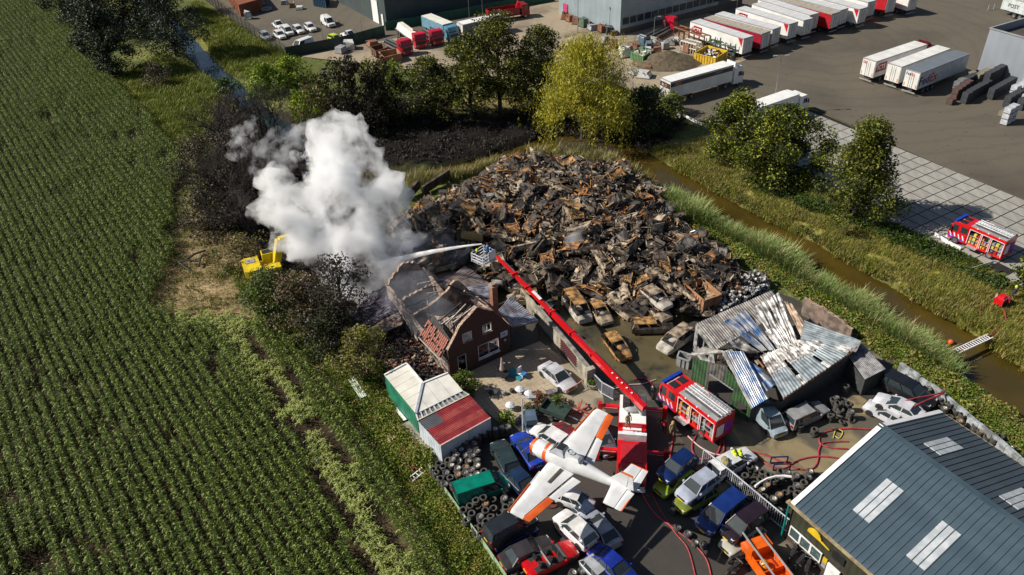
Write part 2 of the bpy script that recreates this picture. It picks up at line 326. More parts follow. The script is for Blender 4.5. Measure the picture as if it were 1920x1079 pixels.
sheet('patio', [(846, 714), (954, 662), (1012, 640), (1050, 668), (1062, 706), (1022, 742), (990, 770), (945, 800), (880, 745)], .02, PATIO)
sheet('forecourt', [(1046, 660), (1100, 715), (1130, 740), (1140, 800), (1090, 815), (1050, 790), (1020, 772), (1020, 742), (1040, 700)], .017, stained('forecourt_ground', (.34, .29, .2), (.22, .19, .14), (.10, .09, .07), .3, 2))
sheet('muddy_apron', [(1365, 795), (1480, 800), (1560, 770), (1600, 735), (1640, 760), (1660, 800), (1590, 880), (1500, 890), (1400, 850)], .016, stained('mud', (.27, .21, .11), (.20, .165, .10), (.09, .08, .06), .25, 1.2, lo=.5, hi=.6, rough=.6))
# concrete slabs, one by one
SL = [M('slab_concrete', (.33, .32, .29), .85, col2=(.27, .26, .235), scale=1.2, bump=.15), M('slab_concrete_worn', (.31, .30, .27), .85, col2=(.25, .24, .22), scale=.9, bump=.15), M('slab_concrete_pale', (.35, .34, .31), .85, col2=(.29, .28, .255), scale=1., bump=.15)]
ga = -1.0463; gx, gy = 57.3277, 103.5371; ss = 2.0
base = thing('concrete_paving', None, None); base['kind'] = 'structure'
ca, sa = math.cos(ga), math.sin(ga)
limit = poly([(1500, 205), (1540, 215), (1660, 267), (1920, 378), (2400, 590), (2400, 800), (1935, 545), (1880, 505), (1850, 512), (1800, 480), (1700, 425), (1600, 375), (1500, 320), (1420, 265), (1330, 225), (1420, 200)])
slabs = [MB().box(.075, .075, -.14, 1.925, 1.925, .02).mesh('slab', m) for m in SL]
ns = 0; tc_ = []
for i in range(-14, 34):
    for j in range(0, 14):
        lx, ly = ss*i, -ss*(j+1)
        X = [(lx+a)*ca-(ly+b)*sa+gx for a, b in ((1, 1),)]; Y = [(lx+a)*sa+(ly+b)*ca+gy for a, b in ((1, 1),)]
        if not inpoly(np.array(X), np.array(Y), limit)[0]: continue
        v = Vector((X[0], Y[0], 0))-Vector((0, 0, CAM_H)); dd = v.dot(D); sx = 960+F_PX*v.dot(RX)/dd; sy = 539.5-F_PX*v.dot(UP)/dd
        if sx > 1960 or sy > 600: continue
        tc_.append((-dd, lx, ly))
tc_.sort(reverse=True)
rest = MB()
for n_, (dd, lx, ly) in enumerate(tc_):
    o = bpy.data.objects.new('slab', slabs[R.choice((0, 0, 1, 1, 2))]) if n_ < 290 else None
    px_, py_ = lx*ca-ly*sa+gx, lx*sa+ly*ca+gy
    if o: COL.objects.link(o); o.parent = base; o.location = (px_, py_, R.uniform(-.008, .008)); o.rotation_euler = (0, 0, ga)
    else: rest.box(.02, .02, -.14, 1.98, 1.98, .02, Matrix.Translation((px_, py_, R.uniform(-.008, .008))) @ Matrix.Rotation(ga, 4, 'Z'))
if rest.v: rest.build('far_slab_field', SL[0], base)['kind'] = 'stuff'
sheet('paving_bed', [(1500, 200), (1540, 212), (1660, 266), (1920, 377), (2400, 588), (2400, 800), (1935, 548), (1880, 508), (1850, 515), (1800, 483), (1700, 428), (1600, 378), (1500, 322), (1420, 268), (1325, 228), (1420, 198)], .004, M('joint_dirt', (.012, .011, .01), .9))
# ---------------------------------------------------------------- maize
LF = [M('maize_leaf', (.07, .115, .004), .6, col2=(.022, .042, .001), scale=.8, trans=.2, spec=.25), M('maize_leaf_pale_glint', (.42, .46, .16), .4, col2=(.2, .25, .05), scale=.8, trans=.2, spec=.25)]  # lighter leaves paint sun glints into the crop, and the flattened strip's paler tone
def maize_chunk(seed, lean=0.):
    rng = np.random.RandomState(seed); V = []; F = []; mi = []
    for k in range(8):
        x = -0.75+k*.19+rng.normal()*.03; y = rng.normal()*.05; h = 1.9*(.8+.3*rng.rand()); lx, ly = lean*h*(.6+.4*rng.rand()), lean*h*rng.normal()*.3
        a0 = rng.rand()*6.28
        for j in range(11):
            t = (j+2)/12.; z = h*t*(1-abs(lean)*.45); a = a0+j*2.4+rng.normal()*.3; L = (.50-.2*abs(t-.5))*(.8+.4*rng.rand()); c, s = math.cos(a), math.sin(a); wd = .036
            bx, by = x+lx*t, y+ly*t; p = [(0, 0), (.45*L, .26*L), (.85*L, .12*L), (L*1.1, -.25*L)]; ww = [.4, 1, .75, .05]
            n0 = len(V)
            for (r_, dz), w_ in zip(p, ww):
                for sgn in (-1, 1): V.append((bx+c*r_-s*wd*w_*sgn, by+s*r_+c*wd*w_*sgn, z+dz))
            for q_ in range(3): F.append((n0+2*q_, n0+2*q_+1, n0+2*q_+3, n0+2*q_+2)); mi.append(int(rng.rand() < (.22 if lean == 0 else .85)))
    return rawmesh('maize', V, F, LF, mi)
def rows():
    ang = rad(-53.9); c, s = math.cos(ang), math.sin(ang); P = []; rt = []; sc_ = []; ix = []
    u = np.arange(-260, 260, 1.5); v = np.arange(-200, 200, .92)
    U, Vv = np.meshgrid(u, v); X = U*c-Vv*s-40; Y = U*s+Vv*c+80; X = X.ravel(); Y = Y.ravel(); VV = Vv.ravel()
    inside = inpoly(X, Y, field) & (distpoly(X, Y, field) > .3)
    # in view only (with margin)
    dd = X*D.x+Y*D.y-CAM_H*D.z; vx = (X*RX.x+Y*RX.y-CAM_H*RX.z)/dd; vy = (X*UP.x+Y*UP.y-CAM_H*UP.z)/dd
    inside &= (dd > 5) & (vx > -.72) & (vy < .46) & (vy > -.46)
    # tractor tracks and trampled strips on the field edge
    def nearline(pl, wd): return distpoly(X, Y, poly(pl), False) < wd
    gap = nearline([(455, 612), (510, 720), (557, 817), (600, 900), (650, 985), (710, 1100)], .34) | nearline([(535, 700), (621, 834), (680, 930), (760, 1060), (800, 1130)], .3)
    lodged = ((nearline([(425, 605), (520, 735), (590, 830), (650, 930), (750, 1100)], 1.5) & (vnoise(X, Y, .8, 77) > .15)) | nearline([(350, 600), (470, 604)], 1.6)) & ~gap
    thin = fbm(X, Y, .3, 31) > .70
    keep = inside & ~gap & ~(thin & (NR.rand(len(X)) < .6)) & ~((distpoly(X, Y, poly([(520, 790), (560, 810)]), False) < .9))
    X = X[keep]; Y = Y[keep]; lod = lodged[keep]; n = len(X)
    P = np.stack([X+NR.normal(size=n)*.05, Y+NR.normal(size=n)*.05, np.full(n, -.1)], 1)
    ix = np.where(lod, 5+NR.randint(0, 3, n), NR.randint(0, 5, n)); rt = ang+(NR.rand(n) > .5)*math.pi*(~lod)+NR.normal(size=n)*.04
    sc_ = (.82+.3*fbm(X, Y, .08, 4))*(1+NR.normal(size=n)*.05)
    return P, rt, sc_, ix
P, rt, sc_, ix = rows()
scatter('maize_crop', P, rt, sc_, ix, [maize_chunk(i) for i in range(5)]+[maize_chunk(20+i, .75) for i in range(3)], 'green maize plants in long rows, a flattened strip beside the wheel tracks')
# ---------------------------------------------------------------- grass, reeds, weeds
def tuft(seed, n, h, spread, wd, mats, lean=.5, mixp=.3):
    rng = np.random.RandomState(seed); V = []; F = []; mi = []
    for k in range(n):
        x, y = rng.normal(size=2)*spread; a = rng.rand()*6.28; L = h*(.6+.6*rng.rand()); le = lean*L*rng.rand(); n0 = len(V); c, s = math.cos(a), math.sin(a)
        for t, w_ in ((0, 1), (.55, .9), (1, .1)):
            ox, oy = x+c*le*t*t, y+s*le*t*t
            for sgn in (-1, 1): V.append((ox-s*wd*w_*sgn, oy+c*wd*w_*sgn, L*t*(1-.15*t)))
        F += [(n0, n0+1, n0+3, n0+2), (n0+2, n0+3, n0+5, n0+4)]; q_ = int(rng.rand() < mixp); mi += [q_, q_]
    return rawmesh('tuft', V, F, mats, mi)
def bushlet(seed, n, r_, size, mats, mixp=.3, zs=.8):
    rng = np.random.RandomState(seed); P_ = rng.normal(size=(n, 3)); P_ /= np.linalg.norm(P_, axis=1)[:, None]; P_ *= (r_*rng.rand(n)**.4)[:, None]; P_[:, 2] = np.abs(P_[:, 2])*zs+.05
    V, F = leafset(P_, size, rng, asp=.55); return rawmesh('bushlet', V, F, mats, (rng.rand(n) < mixp).astype(int))
def lf(name, c, c2, tr=.25): return M(name, c, .55, col2=c2, scale=.5, trans=tr, spec=.4)
REED = [lf('reed_pale', (.30, .40, .12), (.12, .18, .035)), lf('reed_straw', (.5, .42, .22), (.34, .3, .14))]
WEED = [lf('weed_green', (.10, .17, .012), (.05, .09, .008)), lf('weed_light', (.27, .31, .03), (.15, .19, .015))]
DRY = [lf('dry_grass', (.46, .36, .12), (.26, .19, .06)), lf('dry_grass_green', (.22, .23, .05), (.15, .16, .035))]
GRS = [lf('bank_grass', (.22, .25, .02), (.11, .13, .012)), lf('bank_grass_yellow', (.50, .46, .06), (.30, .29, .035))]
DRK = [lf('bramble_dark', (.045, .07, .015), (.025, .04, .01)), lf('bramble_brown', (.12, .09, .03), (.07, .05, .02))]
def pts_in(pgs, n, seed, pred=None):
    rng = np.random.RandomState(seed); out = []
    for pg, k in zip(pgs, n):
        xs = [p[0] for p in pg]; ys = [p[1] for p in pg]; X = rng.uniform(min(xs), max(xs), k*8); Y = rng.uniform(min(ys), max(ys), k*8)
        ok = inpoly(X, Y, pg); X = X[ok][:k]; Y = Y[ok][:k]; out.append(np.stack([X, Y], 1))
    A = np.concatenate(out); c = np.minimum(distpoly(A[:, 0], A[:, 1], canal, False)-2.9, distpoly(A[:, 0], A[:, 1], stream, False)-1.8); return A[c > .2], c[c > .2]
def field_of(name, pgs, n, seed, protos, label, smin=.7, smax=1.3, zbase=-.15):
    A, c = pts_in(pgs, n, seed); k = len(A); rng = np.random.RandomState(seed+1); cl = fbm(A[:, 0], A[:, 1], .5, seed)
    keep = cl > .3; A = A[keep]; c = c[keep]; cl = cl[keep]; k = len(A)
    Z = zbase-np.clip(1-c/1.4, 0, 1)*.6+np.array([mound_h(a, b) for a, b in A])
    scatter(name, np.stack([A[:, 0], A[:, 1], Z], 1), rng.rand(k)*6.28, (smin+(smax-smin)*rng.rand(k))*(.3+1.4*cl), rng.randint(0, len(protos), k), protos, label)
P_ = poly
field_of('reed_bed', [P_([(1238, 372), (1300, 372), (1345, 398), (1420, 440), (1500, 480), (1600, 545), (1700, 610), (1800, 680), (1790, 700), (1720, 660), (1640, 610), (1560, 560), (1480, 510), (1400, 460), (1330, 425), (1245, 395)])], [3800], 41, [tuft(i, 34, 1.5, .34, .03, [REED[0], REED[0] if i < 3 else REED[1]], .9, .4) for i in range(5)], 'pale green reeds swaying along the near bank of the canal', .7, 1.2)
field_of('reed_clump', [P_([(985, 285), (1000, 262), (1050, 255), (1110, 262), (1170, 285), (1205, 320), (1225, 360), (1180, 345), (1130, 312), (1050, 300)]), P_([(860, 305), (950, 280), (985, 285), (920, 318), (840, 340), (770, 352), (760, 338)])], [650, 420], 42, [tuft(30+i, 26, 1.8, .3, .03, [REED[1], DRY[1]], .5, .5) for i in range(3)], 'straw coloured reeds at the water edge behind the scrap heap', .6, 1.1)
field_of('bank_weed', [P_([(1250, 385), (1340, 430), (1480, 515), (1600, 590), (1720, 665), (1850, 740), (1960, 850), (1960, 900), (1800, 780), (1700, 705), (1660, 670), (1560, 590), (1450, 520), (1330, 460), (1245, 400)])], [3000], 43, [bushlet(50+i, 110, .6+.12*(i % 3), .2, WEED if i < 3 else [WEED[0], REED[0]] if i < 5 else DRY, .4) for i in range(6)], 'mixed weeds and brambles between the yard and the reeds', .6, 1.2)
field_of('canal_bank_grass', [P_([(1225, 280), (1330, 262), (1450, 330), (1520, 350), (1640, 420), (1700, 440), (1800, 480), (1950, 570), (2000, 790), (1920, 715), (1820, 640), (1700, 560), (1560, 475), (1400, 395), (1290, 335)])], [9500], 44, [tuft(60+i, 22, .55, .3, .022, (DRY if i < 3 else GRS), .8, .4) for i in range(6)], 'long yellow green grass covering the far canal bank', .6, 1.3)
field_of('waterside_bush', [P_([(1235, 300), (1290, 325), (1400, 388), (1560, 468), (1700, 552), (1820, 635), (1920, 705), (1930, 690), (1830, 618), (1700, 535), (1560, 452), (1400, 372), (1290, 310)])], [900], 45, [bushlet(70+i, 80, .55, .2, [DRY[1], WEED[0]] if i < 2 else [DRK[1], DRY[1]], .4) for i in range(4)], 'low olive bushes hanging over the far edge of the canal', .7, 1.3)
field_of('hedge_growth', [P_([(1420, 355), (1500, 365), (1600, 405), (1700, 440), (1800, 478), (1880, 520), (1870, 545), (1760, 495), (1640, 435), (1500, 385)])], [900], 46, [bushlet(80+i, 110, .8, .24, [WEED[0], DRK[0]], .5) for i in range(4)], 'dark green undergrowth along the edge of the slab paving', .6, 1.3)
field_of('burnt_scrub', [P_([(600, 195), (760, 185), (1000, 200), (1160, 205), (1300, 225), (1240, 275), (1180, 280), (1000, 262), (880, 295), (720, 312), (640, 290)]), P_([(400, 200), (560, 220), (740, 340), (760, 500), (700, 600), (600, 600), (480, 500), (410, 400)])], [2000, 2200], 49, [tuft(120+i, 14, .38, .4, .025, [lf('burnt_stalk', (.03, .024, .016), (.012, .01, .008), .1), lf('burnt_stalk_brown', (.10, .07, .035), (.05, .035, .02), .1)], .9, .12) for i in range(3)]+[bushlet(124+i, 50, .4, .2, [MATS['burnt_stalk'], MATS['burnt_stalk']], 0) for i in range(2)], 'charred stalks and scrub on the blackened ground')
field_of('headland_stubble', [P_([(300, 480), (345, 415), (430, 400), (470, 470), (480, 560), (430, 592), (300, 584), (285, 560)])], [420], 51, [tuft(130+i, 16, .5, .4, .03, [DRY[0], REED[0]] if i < 2 else [DRY[1], WEED[0]], .9, .4) for i in range(4)], 'trampled straw and weeds on the headland by the excavator', .4, 1.2)
field_of('meadow_grass', [P_([(215, 155), (300, 100), (430, 170), (400, 220), (365, 300), (345, 290), (258, 195)]), P_([(370, 0), (395, 20), (560, 110), (470, 150), (420, 130), (350, 20)])], [2600, 1800], 47, [tuft(90+i, 20, .7, .4, .03, [GRS[0], WEED[1]], .8, .3) for i in range(4)], 'rough green meadow grass between the field and the stream', .7, 1.3)
field_of('verge_weed', [P_([(645, 690), (700, 700), (735, 770), (800, 870), (960, 1090), (865, 1090), (790, 960), (705, 825), (650, 750)]), P_([(480, 500), (560, 560), (600, 620), (650, 690), (640, 730), (560, 650), (480, 590), (420, 500)])], [2600, 500], 48, [bushlet(100+i, 130, .42+.2*(i % 3), .15, WEED if i < 5 else [WEED[1], DRY[0]], .35) for i in range(6)], 'bright green weeds on the verge beside the tyre fence', .5, 1.2)
# ================================================================ BUILDINGS
BRICK = M('brick', (.07, .026, .022), .85, col2=(.035, .018, .017), scale=5, bump=.3, bscale=20)
BRKD = M('burnt_plaster', (.40, .32, .27), .9, col2=(.10, .08, .085), scale=.9, bump=.3)
BRKT = M('broken_brick_edge', (.42, .32, .24), .9, col2=(.2, .12, .09), scale=5, bump=.4)
TILE = M('clay_tile', (.36, .13, .09), .8, col2=(.20, .075, .055), scale=3)
CONC = M('concrete_wall', (.42, .38, .3), .85, col2=(.2, .18, .15), scale=.8, bump=.2)
CHAR = M('charred_wood', (.05, .045, .042), .85, col2=(.02, .018, .018), scale=4)
ASHW = M('ash_white_wood', (.5, .46, .4), .85, col2=(.2, .18, .16), scale=5)
def ragged(prof, n, amp, seed):
    """profile [(x,z)] -> ragged top line sampled n times"""
    rr = random.Random(seed); xs = [p[0] for p in prof]; out = []
    for i in range(n+1):
        x = xs[0]+(xs[-1]-xs[0])*i/n
        for a, b in zip(prof, prof[1:]):
            if a[0]-1e-6 <= x <= b[0]+1e-6: z = a[1]+(b[1]-a[1])*((x-a[0])/(b[0]-a[0]+1e-9)); break
        out.append((x, z-rr.random()*amp))
    return out
def wallmesh(mb, prof, y0, th, holes=(), z0=0, T=None, cap=None, flip=False):
    """vertical wall in the x-z plane at y0..y0+th with rectangular holes, built of columns so the holes are real"""
    xs = sorted(set([p[0] for p in prof]+[h[0] for h in holes]+[h[1] for h in holes]))
    def zt(x):
        for a, b in zip(prof, prof[1:]):
            if a[0]-1e-6 <= x <= b[0]+1e-6: return a[1]+(b[1]-a[1])*((x-a[0])/(b[0]-a[0]+1e-9))
        return prof[-1][1]
    for a, b in zip(xs, xs[1:]):
        if b-a < 1e-4: continue
        hs = sorted([(h[2], h[3]) for h in holes if h[0] <= a+1e-5 and h[1] >= b-1e-5]); z = z0; segs = []
        for h0, h1 in hs:
            if h0 > z: segs.append((z, z, h0, h0))
            z = h1
        segs.append((z, z, zt(a), zt(b)))
        for za, zb, ta, tb in segs:
            if ta <= za+.01 and tb <= zb+.01: continue
            P8 = [Vector(p) for p in ((a, y0, za), (b, y0, zb), (b, y0+th, zb), (a, y0+th, za), (a, y0, ta), (b, y0, tb), (b, y0+th, tb), (a, y0+th, ta))]
            if T: P8 = [T @ p for p in P8]
            mb.hexa(P8[:4], P8[4:])
    return mb
def coping(mb, prof, y0, th, T=None, h=.07, ov=.03):
    for a, b in zip(prof, prof[1:]):
        P8 = [Vector(p) for p in ((a[0], y0-ov, a[1]), (b[0], y0-ov, b[1]), (b[0], y0+th+ov, b[1]), (a[0], y0+th+ov, a[1]))]; Q8 = [p+Vector((0, 0, h)) for p in P8]
        if T: P8 = [T @ p for p in P8]; Q8 = [T @ p for p in Q8]
        mb.hexa(P8, Q8)
YR = Matrix.Rotation(rad(90), 4, 'Z')       # local x-z wall turned to run along y
def yT(x): return Matrix.Translation((x, 0, 0)) @ YR
# ---- burnt brick house
ho, hb = at(845, 711), at(954, 661); hang = math.atan2((hb-ho).y, (hb-ho).x)
H = thing('burnt_house', 'burnt out roofless red brick house with a mansard gable facing the paved patio', 'house', ho, hang)
gp = ragged([(0, 3.6), (1.6, 5.9), (3.5, 7.2), (5.4, 5.9), (7, 3.5)], 28, .12, 3)
win = [(1.7, 2.75, 3.75, 4.75), (3.95, 5.0, 3.75, 4.75), (3.3, 5.75, .85, 2.5), (.95, 1.95, 0, 2.3)]
m = MB(); wallmesh(m, gp, -.0, .28, win); m.build('gable_wall', BRICK, H)
m = MB(); coping(m, gp, 0, .28); m.build('broken_gable_edge', BRKT, H)
def pw(name, prof, y0, T, seed, holes=(), th=.22, mat=BRKD, amp=.3, n=18):
    pr = ragged(prof, n, amp, seed); m = MB(); wallmesh(m, pr, y0, th, holes, T=T); o = m.build(name, mat, H)
    m = MB(); coping(m, pr, y0, th, T=T, h=.08); m.build('broken_edge', BRKT, o)
    return o
pw('side_wall', [(.3, 2.6), (4.6, 2.6), (6, 3.0), (8, 3.3), (13, 3.9)], -.22, yT(0), 5, [(5.2, 6.6, 0, 2.2)], amp=.45)
pw('side_wall', [(.3, 3.4), (5, 3.3), (8.3, 3.2)], -.22, yT(7), 6)
pw('side_wall', [(8.3, 3.4), (10.5, 3.8), (13, 4.4)], -.22, yT(4.4), 7)
pw('rear_wall', [(0, 4), (2.1, 6.0), (3.4, 5.6), (4.4, 4.2)], 12.8, None, 8, [(1.6, 2.8, 0, 2.1)], amp=.4)
pw('partition_wall', [(0, 3.1), (1.2, 3.4), (4.2, 3.7)], 10.4, None, 9, [(2.6, 3.4, 0, 2.1)], amp=.25)
pw('partition_wall', [(0, 3.0), (3.0, 3.6), (4.4, 4.4), (5.6, 5.4), (7, 3.4)], 7.6, None, 10, [(4.9, 5.7, 0, 2.1)], amp=.2)
pw('partition_wall', [(1.6, 5.2), (3.2, 5.0), (4.9, 3.8), (7.4, 2.8)], -.16, yT(1.6), 11, [(3.2, 4.1, 0, 2.1)], th=.16, amp=.15)
pw('partition_wall', [(1.7, 2.9), (4.2, 3.2), (6.8, 2.9)], 4.6, None, 12, [(2.6, 3.5, 0, 2.1)], th=.16)
# tiled roof remains
def tiles(parent, O, ex, ey, nx, ny, sx, sy, drop=.12, seed=1, nm='roof_tile'):
    m = MB(); ex = Vector(ex).normalized(); ey = Vector(ey).normalized(); nn = ex.cross(ey).normalized()
    rr = random.Random(seed); T0 = bpy.data.meshes.new('tile'); mbt = MB()
    prof = [(-.5, 0), (-.25, .02), (0, .045), (.25, .07), (.42, .06), (.5, .0)]
    V = [(x*sx, y*sy*1.1, z+(.03 if y == 0 else .0)) for y in (0, 1) for x, z in prof]; k = len(prof)
    mbt.add(V, [(i, i+1, k+i+1, k+i) for i in range(k-1)]); me = mbt.mesh('tile', TILE)
    for j in range(ny):
        for i in range(nx):
            if rr.random() < drop: continue
            p = Vector(O)+ex*(i+.5)*sx+ey*j*sy+nn*rr.uniform(0, .03)
            o = bpy.data.objects.new(nm, me); COL.objects.link(o); o.parent = parent
            mt = Matrix((ex, ey, nn)).transposed().to_4x4(); mt.translation = p; o.matrix_local = mt @ Matrix.Rotation(rr.uniform(-.06, .06), 4, 'Z')
    return me
rfm = MB(); rfm.add([(-.65, .35, 2.72), (-.65, 4.5, 2.72), (1.0, 4.3, 4.86), (.6, .35, 4.3)], [(0, 3, 2, 1)]); rfm.build('roof_deck', CHAR, H)
tiles(H, (-.68, 4.55, 2.78), (0, -1, 0), (.62, 0, .79), 14, 7, .29, .27, .18, 4)
rfm = MB(); rfm.add([(7.45, -.1, 3.1), (7.45, 3.2, 3.1), (5.9, 3.0, 5.3), (5.5, .1, 5.8)], [(0, 1, 2, 3)]); rfm.build('roof_deck', CHAR, H)
tiles(H, (7.5, -.1, 3.12), (0, 1, 0), (-.6, 0, .8), 11, 10, .29, .27, .35, 5)
for i, (a, b) in enumerate([((.2, 3.4, 3.7), (2.2, 2.0, 5.6)), ((0, 5, 3.3), (3.2, 3, 4.9)), ((6.9, 4.2, 3.5), (4.8, 4.6, 5.9)), ((6.9, 6.2, 3.5), (4.6, 7.6, 5.0)), ((1.6, 1.3, 5.4), (3.6, .4, 7.1)), ((5.6, 3.4, 5.3), (3.5, .3, 7.15)), ((1.8, 4.8, 3.6), (2.3, .5, 3.4)), ((.4, 9, 3.2), (3.8, 8.6, 3.6))]):
    MB().bar(a, b, .12, .16).build('charred_beam', [ASHW, CHAR][i % 2], H)
for i in range(3): MB().bar((1.0+.1*(i % 2), 1.0+i*1.05, 5.0-.1*i), (3.4, .9+i*1.0, 6.9-.45*i), .09, .13).build('charred_rafter', [CHAR, ASHW][i % 2], H)
for i in range(4): MB().bar((4.3, 8.8+i*1.0, 3.6+.1*i), (2.6, 8.6+i*1.05, 4.2), .09, .12).build('charred_rafter', [ASHW, CHAR][i % 2], H)
MB().box(.25, .3, 1.0, 6.75, 7.4, 1.02).build('rubble_floor', M('rubble_ash', (.16, .14, .15), .95, col2=(.05, .045, .05), scale=2, bump=.8), H)
MB().box(.25, 7.9, .5, 4.2, 12.6, .52).build('rubble_floor', MATS['rubble_ash'], H)
m = MB()
for k in range(420):
    x, y = R.uniform(.4, 6.6), R.uniform(.5, 12.4)
    if y > 8.3 and x > 4.1: continue
    s = R.uniform(.06, .3); T = Matrix.Translation((x, y, 1.05 if y < 7.4 else .55)) @ Matrix.Rotation(R.uniform(0, 6), 4, 'Z') @ Matrix.Rotation(R.uniform(-.6, .6), 4, 'X'); m.mi = R.choice((0, 0, 1, 2)); m.box(-s, -s*.5, -s*.3, s, s*.5, s*.4, T)
m.build('burnt_rubble', [MATS['rubble_ash'], TILE, ASHW], H)['kind'] = 'stuff'
# windows, door, sign, chimney
WF = M('window_frame_white', (.6, .62, .66), .4)
def frame(par, x0, x1, z0, z1, y, th=.07, mats=WF, bars=(), name='window', glass=None, T=None):
    m = MB()
    for a in ((x0, z0, x1, z0+th), (x0, z1-th, x1, z1), (x0, z0+th, x0+th, z1-th), (x1-th, z0+th, x1, z1-th)): m.box(a[0], y-.04, a[1], a[2], y+.05, a[3], T)
    for bx in bars: m.box(bx-th*.4, y-.035, z0+th, bx+th*.4, y+.045, z1-th, T)
    o = m.build(name, mats, par)
    if glass: MB().box(x0+th, y+.0, z0+th, x1-th, y+.015, z1-th, T).build('pane', glass, o)
    return o
SOOTG = M('sooty_glass', (.45, .47, .5), .35, col2=(.12, .12, .13), scale=4)
f = frame(H, 1.7, 2.75, 3.75, 4.75, .06, glass=SOOTG); MB().box(1.65, -.1, 3.66, 2.8, .0, 3.74).build('sill', BRKT, f)
f = frame(H, 3.95, 5.0, 3.75, 4.75, .06, bars=(4.5,)); MB().box(3.9, -.1, 3.66, 5.05, .0, 3.74).build('sill', BRKT, f)
m = MB(); m.add([(4.05, .08, 3.85), (4.4, .08, 3.85), (4.3, .08, 4.6), (4.05, .08, 4.4)], [(0, 1, 2, 3)]); m.build('broken_pane', SOOTG, f)
f = frame(H, 3.3, 5.75, .85, 2.5, .06, bars=(4.55,)); MB().box(3.25, -.12, .76, 5.8, .0, .84).build('sill', WF, f)
d = frame(H, .95, 1.95, .0, 2.3, .08, name='door_frame')
MB().box(5.95, -.05, 2.3, 6.75, -.003, 2.95).build('notice_board', M('sign_blue_white', (.55, .62, .8), .5), H)
MB().box(6.15, -.06, 2.62, 6.55, -.052, 2.74).build('sign_print', BLACK, H, label='black printed band on the small wall sign')
MB().box(6.1, -.06, 2.45, 6.6, -.052, 2.48).build('sign_print', M('sign_text_blue', (.1, .15, .4)), H)
MB().lathe([(.001, 0), (.17, .02), (.17, .06), (.001, .06)], 12, Matrix.Translation((6.4, -.08, 1.9)) @ Matrix.Rotation(rad(90), 4, 'X')).build('wall_lamp', GREY, H)
m = MB(); m.box(6.5, 2.0, 0, 7.1, 2.6, 6.9); o = m.build('chimney', M('chimney_brick', (.30, .14, .09), .85, col2=(.2, .09, .06), scale=3), H)
MB().box(6.44, 1.94, 6.9, 7.16, 2.66, 7.02).build('chimney_cap', BRKT, o)
m = MB(); m.box(6.56, 2.06, 7.02, 7.04, 2.54, 7.3); m.build('chimney_pot', BRKT, o)
MB().tube([(-.75, .1, 2.7), (-.72, .0, 2.2), (-.1, -.12, .8), (.1, -.15, .05)], .05).build('downpipe', M('zinc', (.4, .36, .3), .6), H)
MB().tube([(-.8, .2, 2.66), (-.8, 4.6, 2.66)], .07).build('gutter', MATS['zinc'], H)
# ---- corrugated sheets
def corr(parent, cs, n, amp=.05, sag=0., mat=None, name='roof_sheet', seed=0, nz=6, jit=.0, label=None, th=True):
    """cs: 4 corner points a,b,c,d; ribs run a->d and b->c; n ribs between a and b"""
    a, b, c, d = [Vector(p) for p in cs]; nrm = (b-a).cross(d-a).normalized()
    if nrm.z < 0: nrm = -nrm
    rr = random.Random(seed); V = []; F = []; k = n*4; ph = rr.random()*6
    for j in range(nz+1):
        v = j/nz
        for i in range(k+1):
            u = i/k; p = a*(1-u)*(1-v)+b*u*(1-v)+c*u*v+d*(1-u)*v
            h = amp*(1 if (i % 4) in (1, 2) else 0)-sag*math.sin(math.pi*v)*math.sin(math.pi*min(1, max(0, u)))
            if jit: h += jit*noise.noise(Vector((u*4+ph, v*3, seed)))
            V.append(p+nrm*h)
    for j in range(nz):
        for i in range(k): q = j*(k+1)+i; F.append((q, q+1, q+k+2, q+k+1))
    m = MB().add(V, F); o = m.build(name, mat, parent, label=label)
    return o
SHEETP = M('scorched_sheet_purple', (.20, .17, .21), .45, .5, col2=(.06, .055, .085), scale=1.2)
SHEETB = M('scorched_sheet_pale', (.5, .42, .36), .5, .3, col2=(.28, .2, .17), scale=1.5)
SHEETW = M('scorched_sheet_white', (.55, .56, .62), .45, .3, col2=(.25, .22, .23), scale=1.5)
A_ = at
B1 = thing('collapsed_lean_to', 'fallen purple grey corrugated roof sheets piled against the rear left of the burnt brick house', 'shed', at(700, 620))
def rel(o, pts): return [p-o.location for p in pts]
corr(B1, rel(B1, [A_(725, 533, 2.6), A_(745, 580, 2.2), A_(652, 640, .5), A_(640, 605, .9)]), 16, .07, .3, SHEETP, seed=1, jit=.3)
corr(B1, rel(B1, [A_(720, 560, 2.4), A_(745, 592, 1.9), A_(660, 625, .6), A_(628, 598, 1.2)]), 14, .07, .1, SHEETP, seed=2, jit=.4)
corr(B1, rel(B1, [A_(747, 586, 1.9), A_(757, 608, 1.5), A_(672, 645, .5), A_(664, 628, .9)]), 10, .07, .1, SHEETB, seed=3, jit=.3)
MB().bar(A_(757, 609, 1.45)-B1.location, A_(672, 646, .45)-B1.location, .14).build('eave_beam', CHAR, B1)
corr(B1, rel(B1, [A_(700, 548, 2.0), A_(724, 536, 2.7), A_(700, 570, 2.4), A_(668, 580, 1.6)]), 8, .06, .1, SHEETP, seed=4, jit=.2)
for k in range(5): MB().bar(A_(742-18*k, 588+8*k, 1.7-.25*k)-B1.location, A_(744-18*k, 596+10*k, 0)-B1.location, .1).build('charred_post', CHAR, B1)
B2 = thing('collapsed_workshop_roof', 'fanned out brown and white corrugated roof lying fallen behind the chimney of the brick house', 'shed', at(890, 560))
corr(B2, rel(B2, [A_(832, 540, 2.6), A_(815, 532, 2.4), A_(872, 500, 2.2), A_(905, 520, 2.0)]), 12, .08, .2, SHEETP, seed=5, jit=.3)
corr(B2, rel(B2, [A_(838, 545, 2.9), A_(822, 536, 2.7), A_(872, 500, 2.4), A_(918, 532, 2.0)]), 13, .09, .1, SHEETB, seed=6, jit=.25)
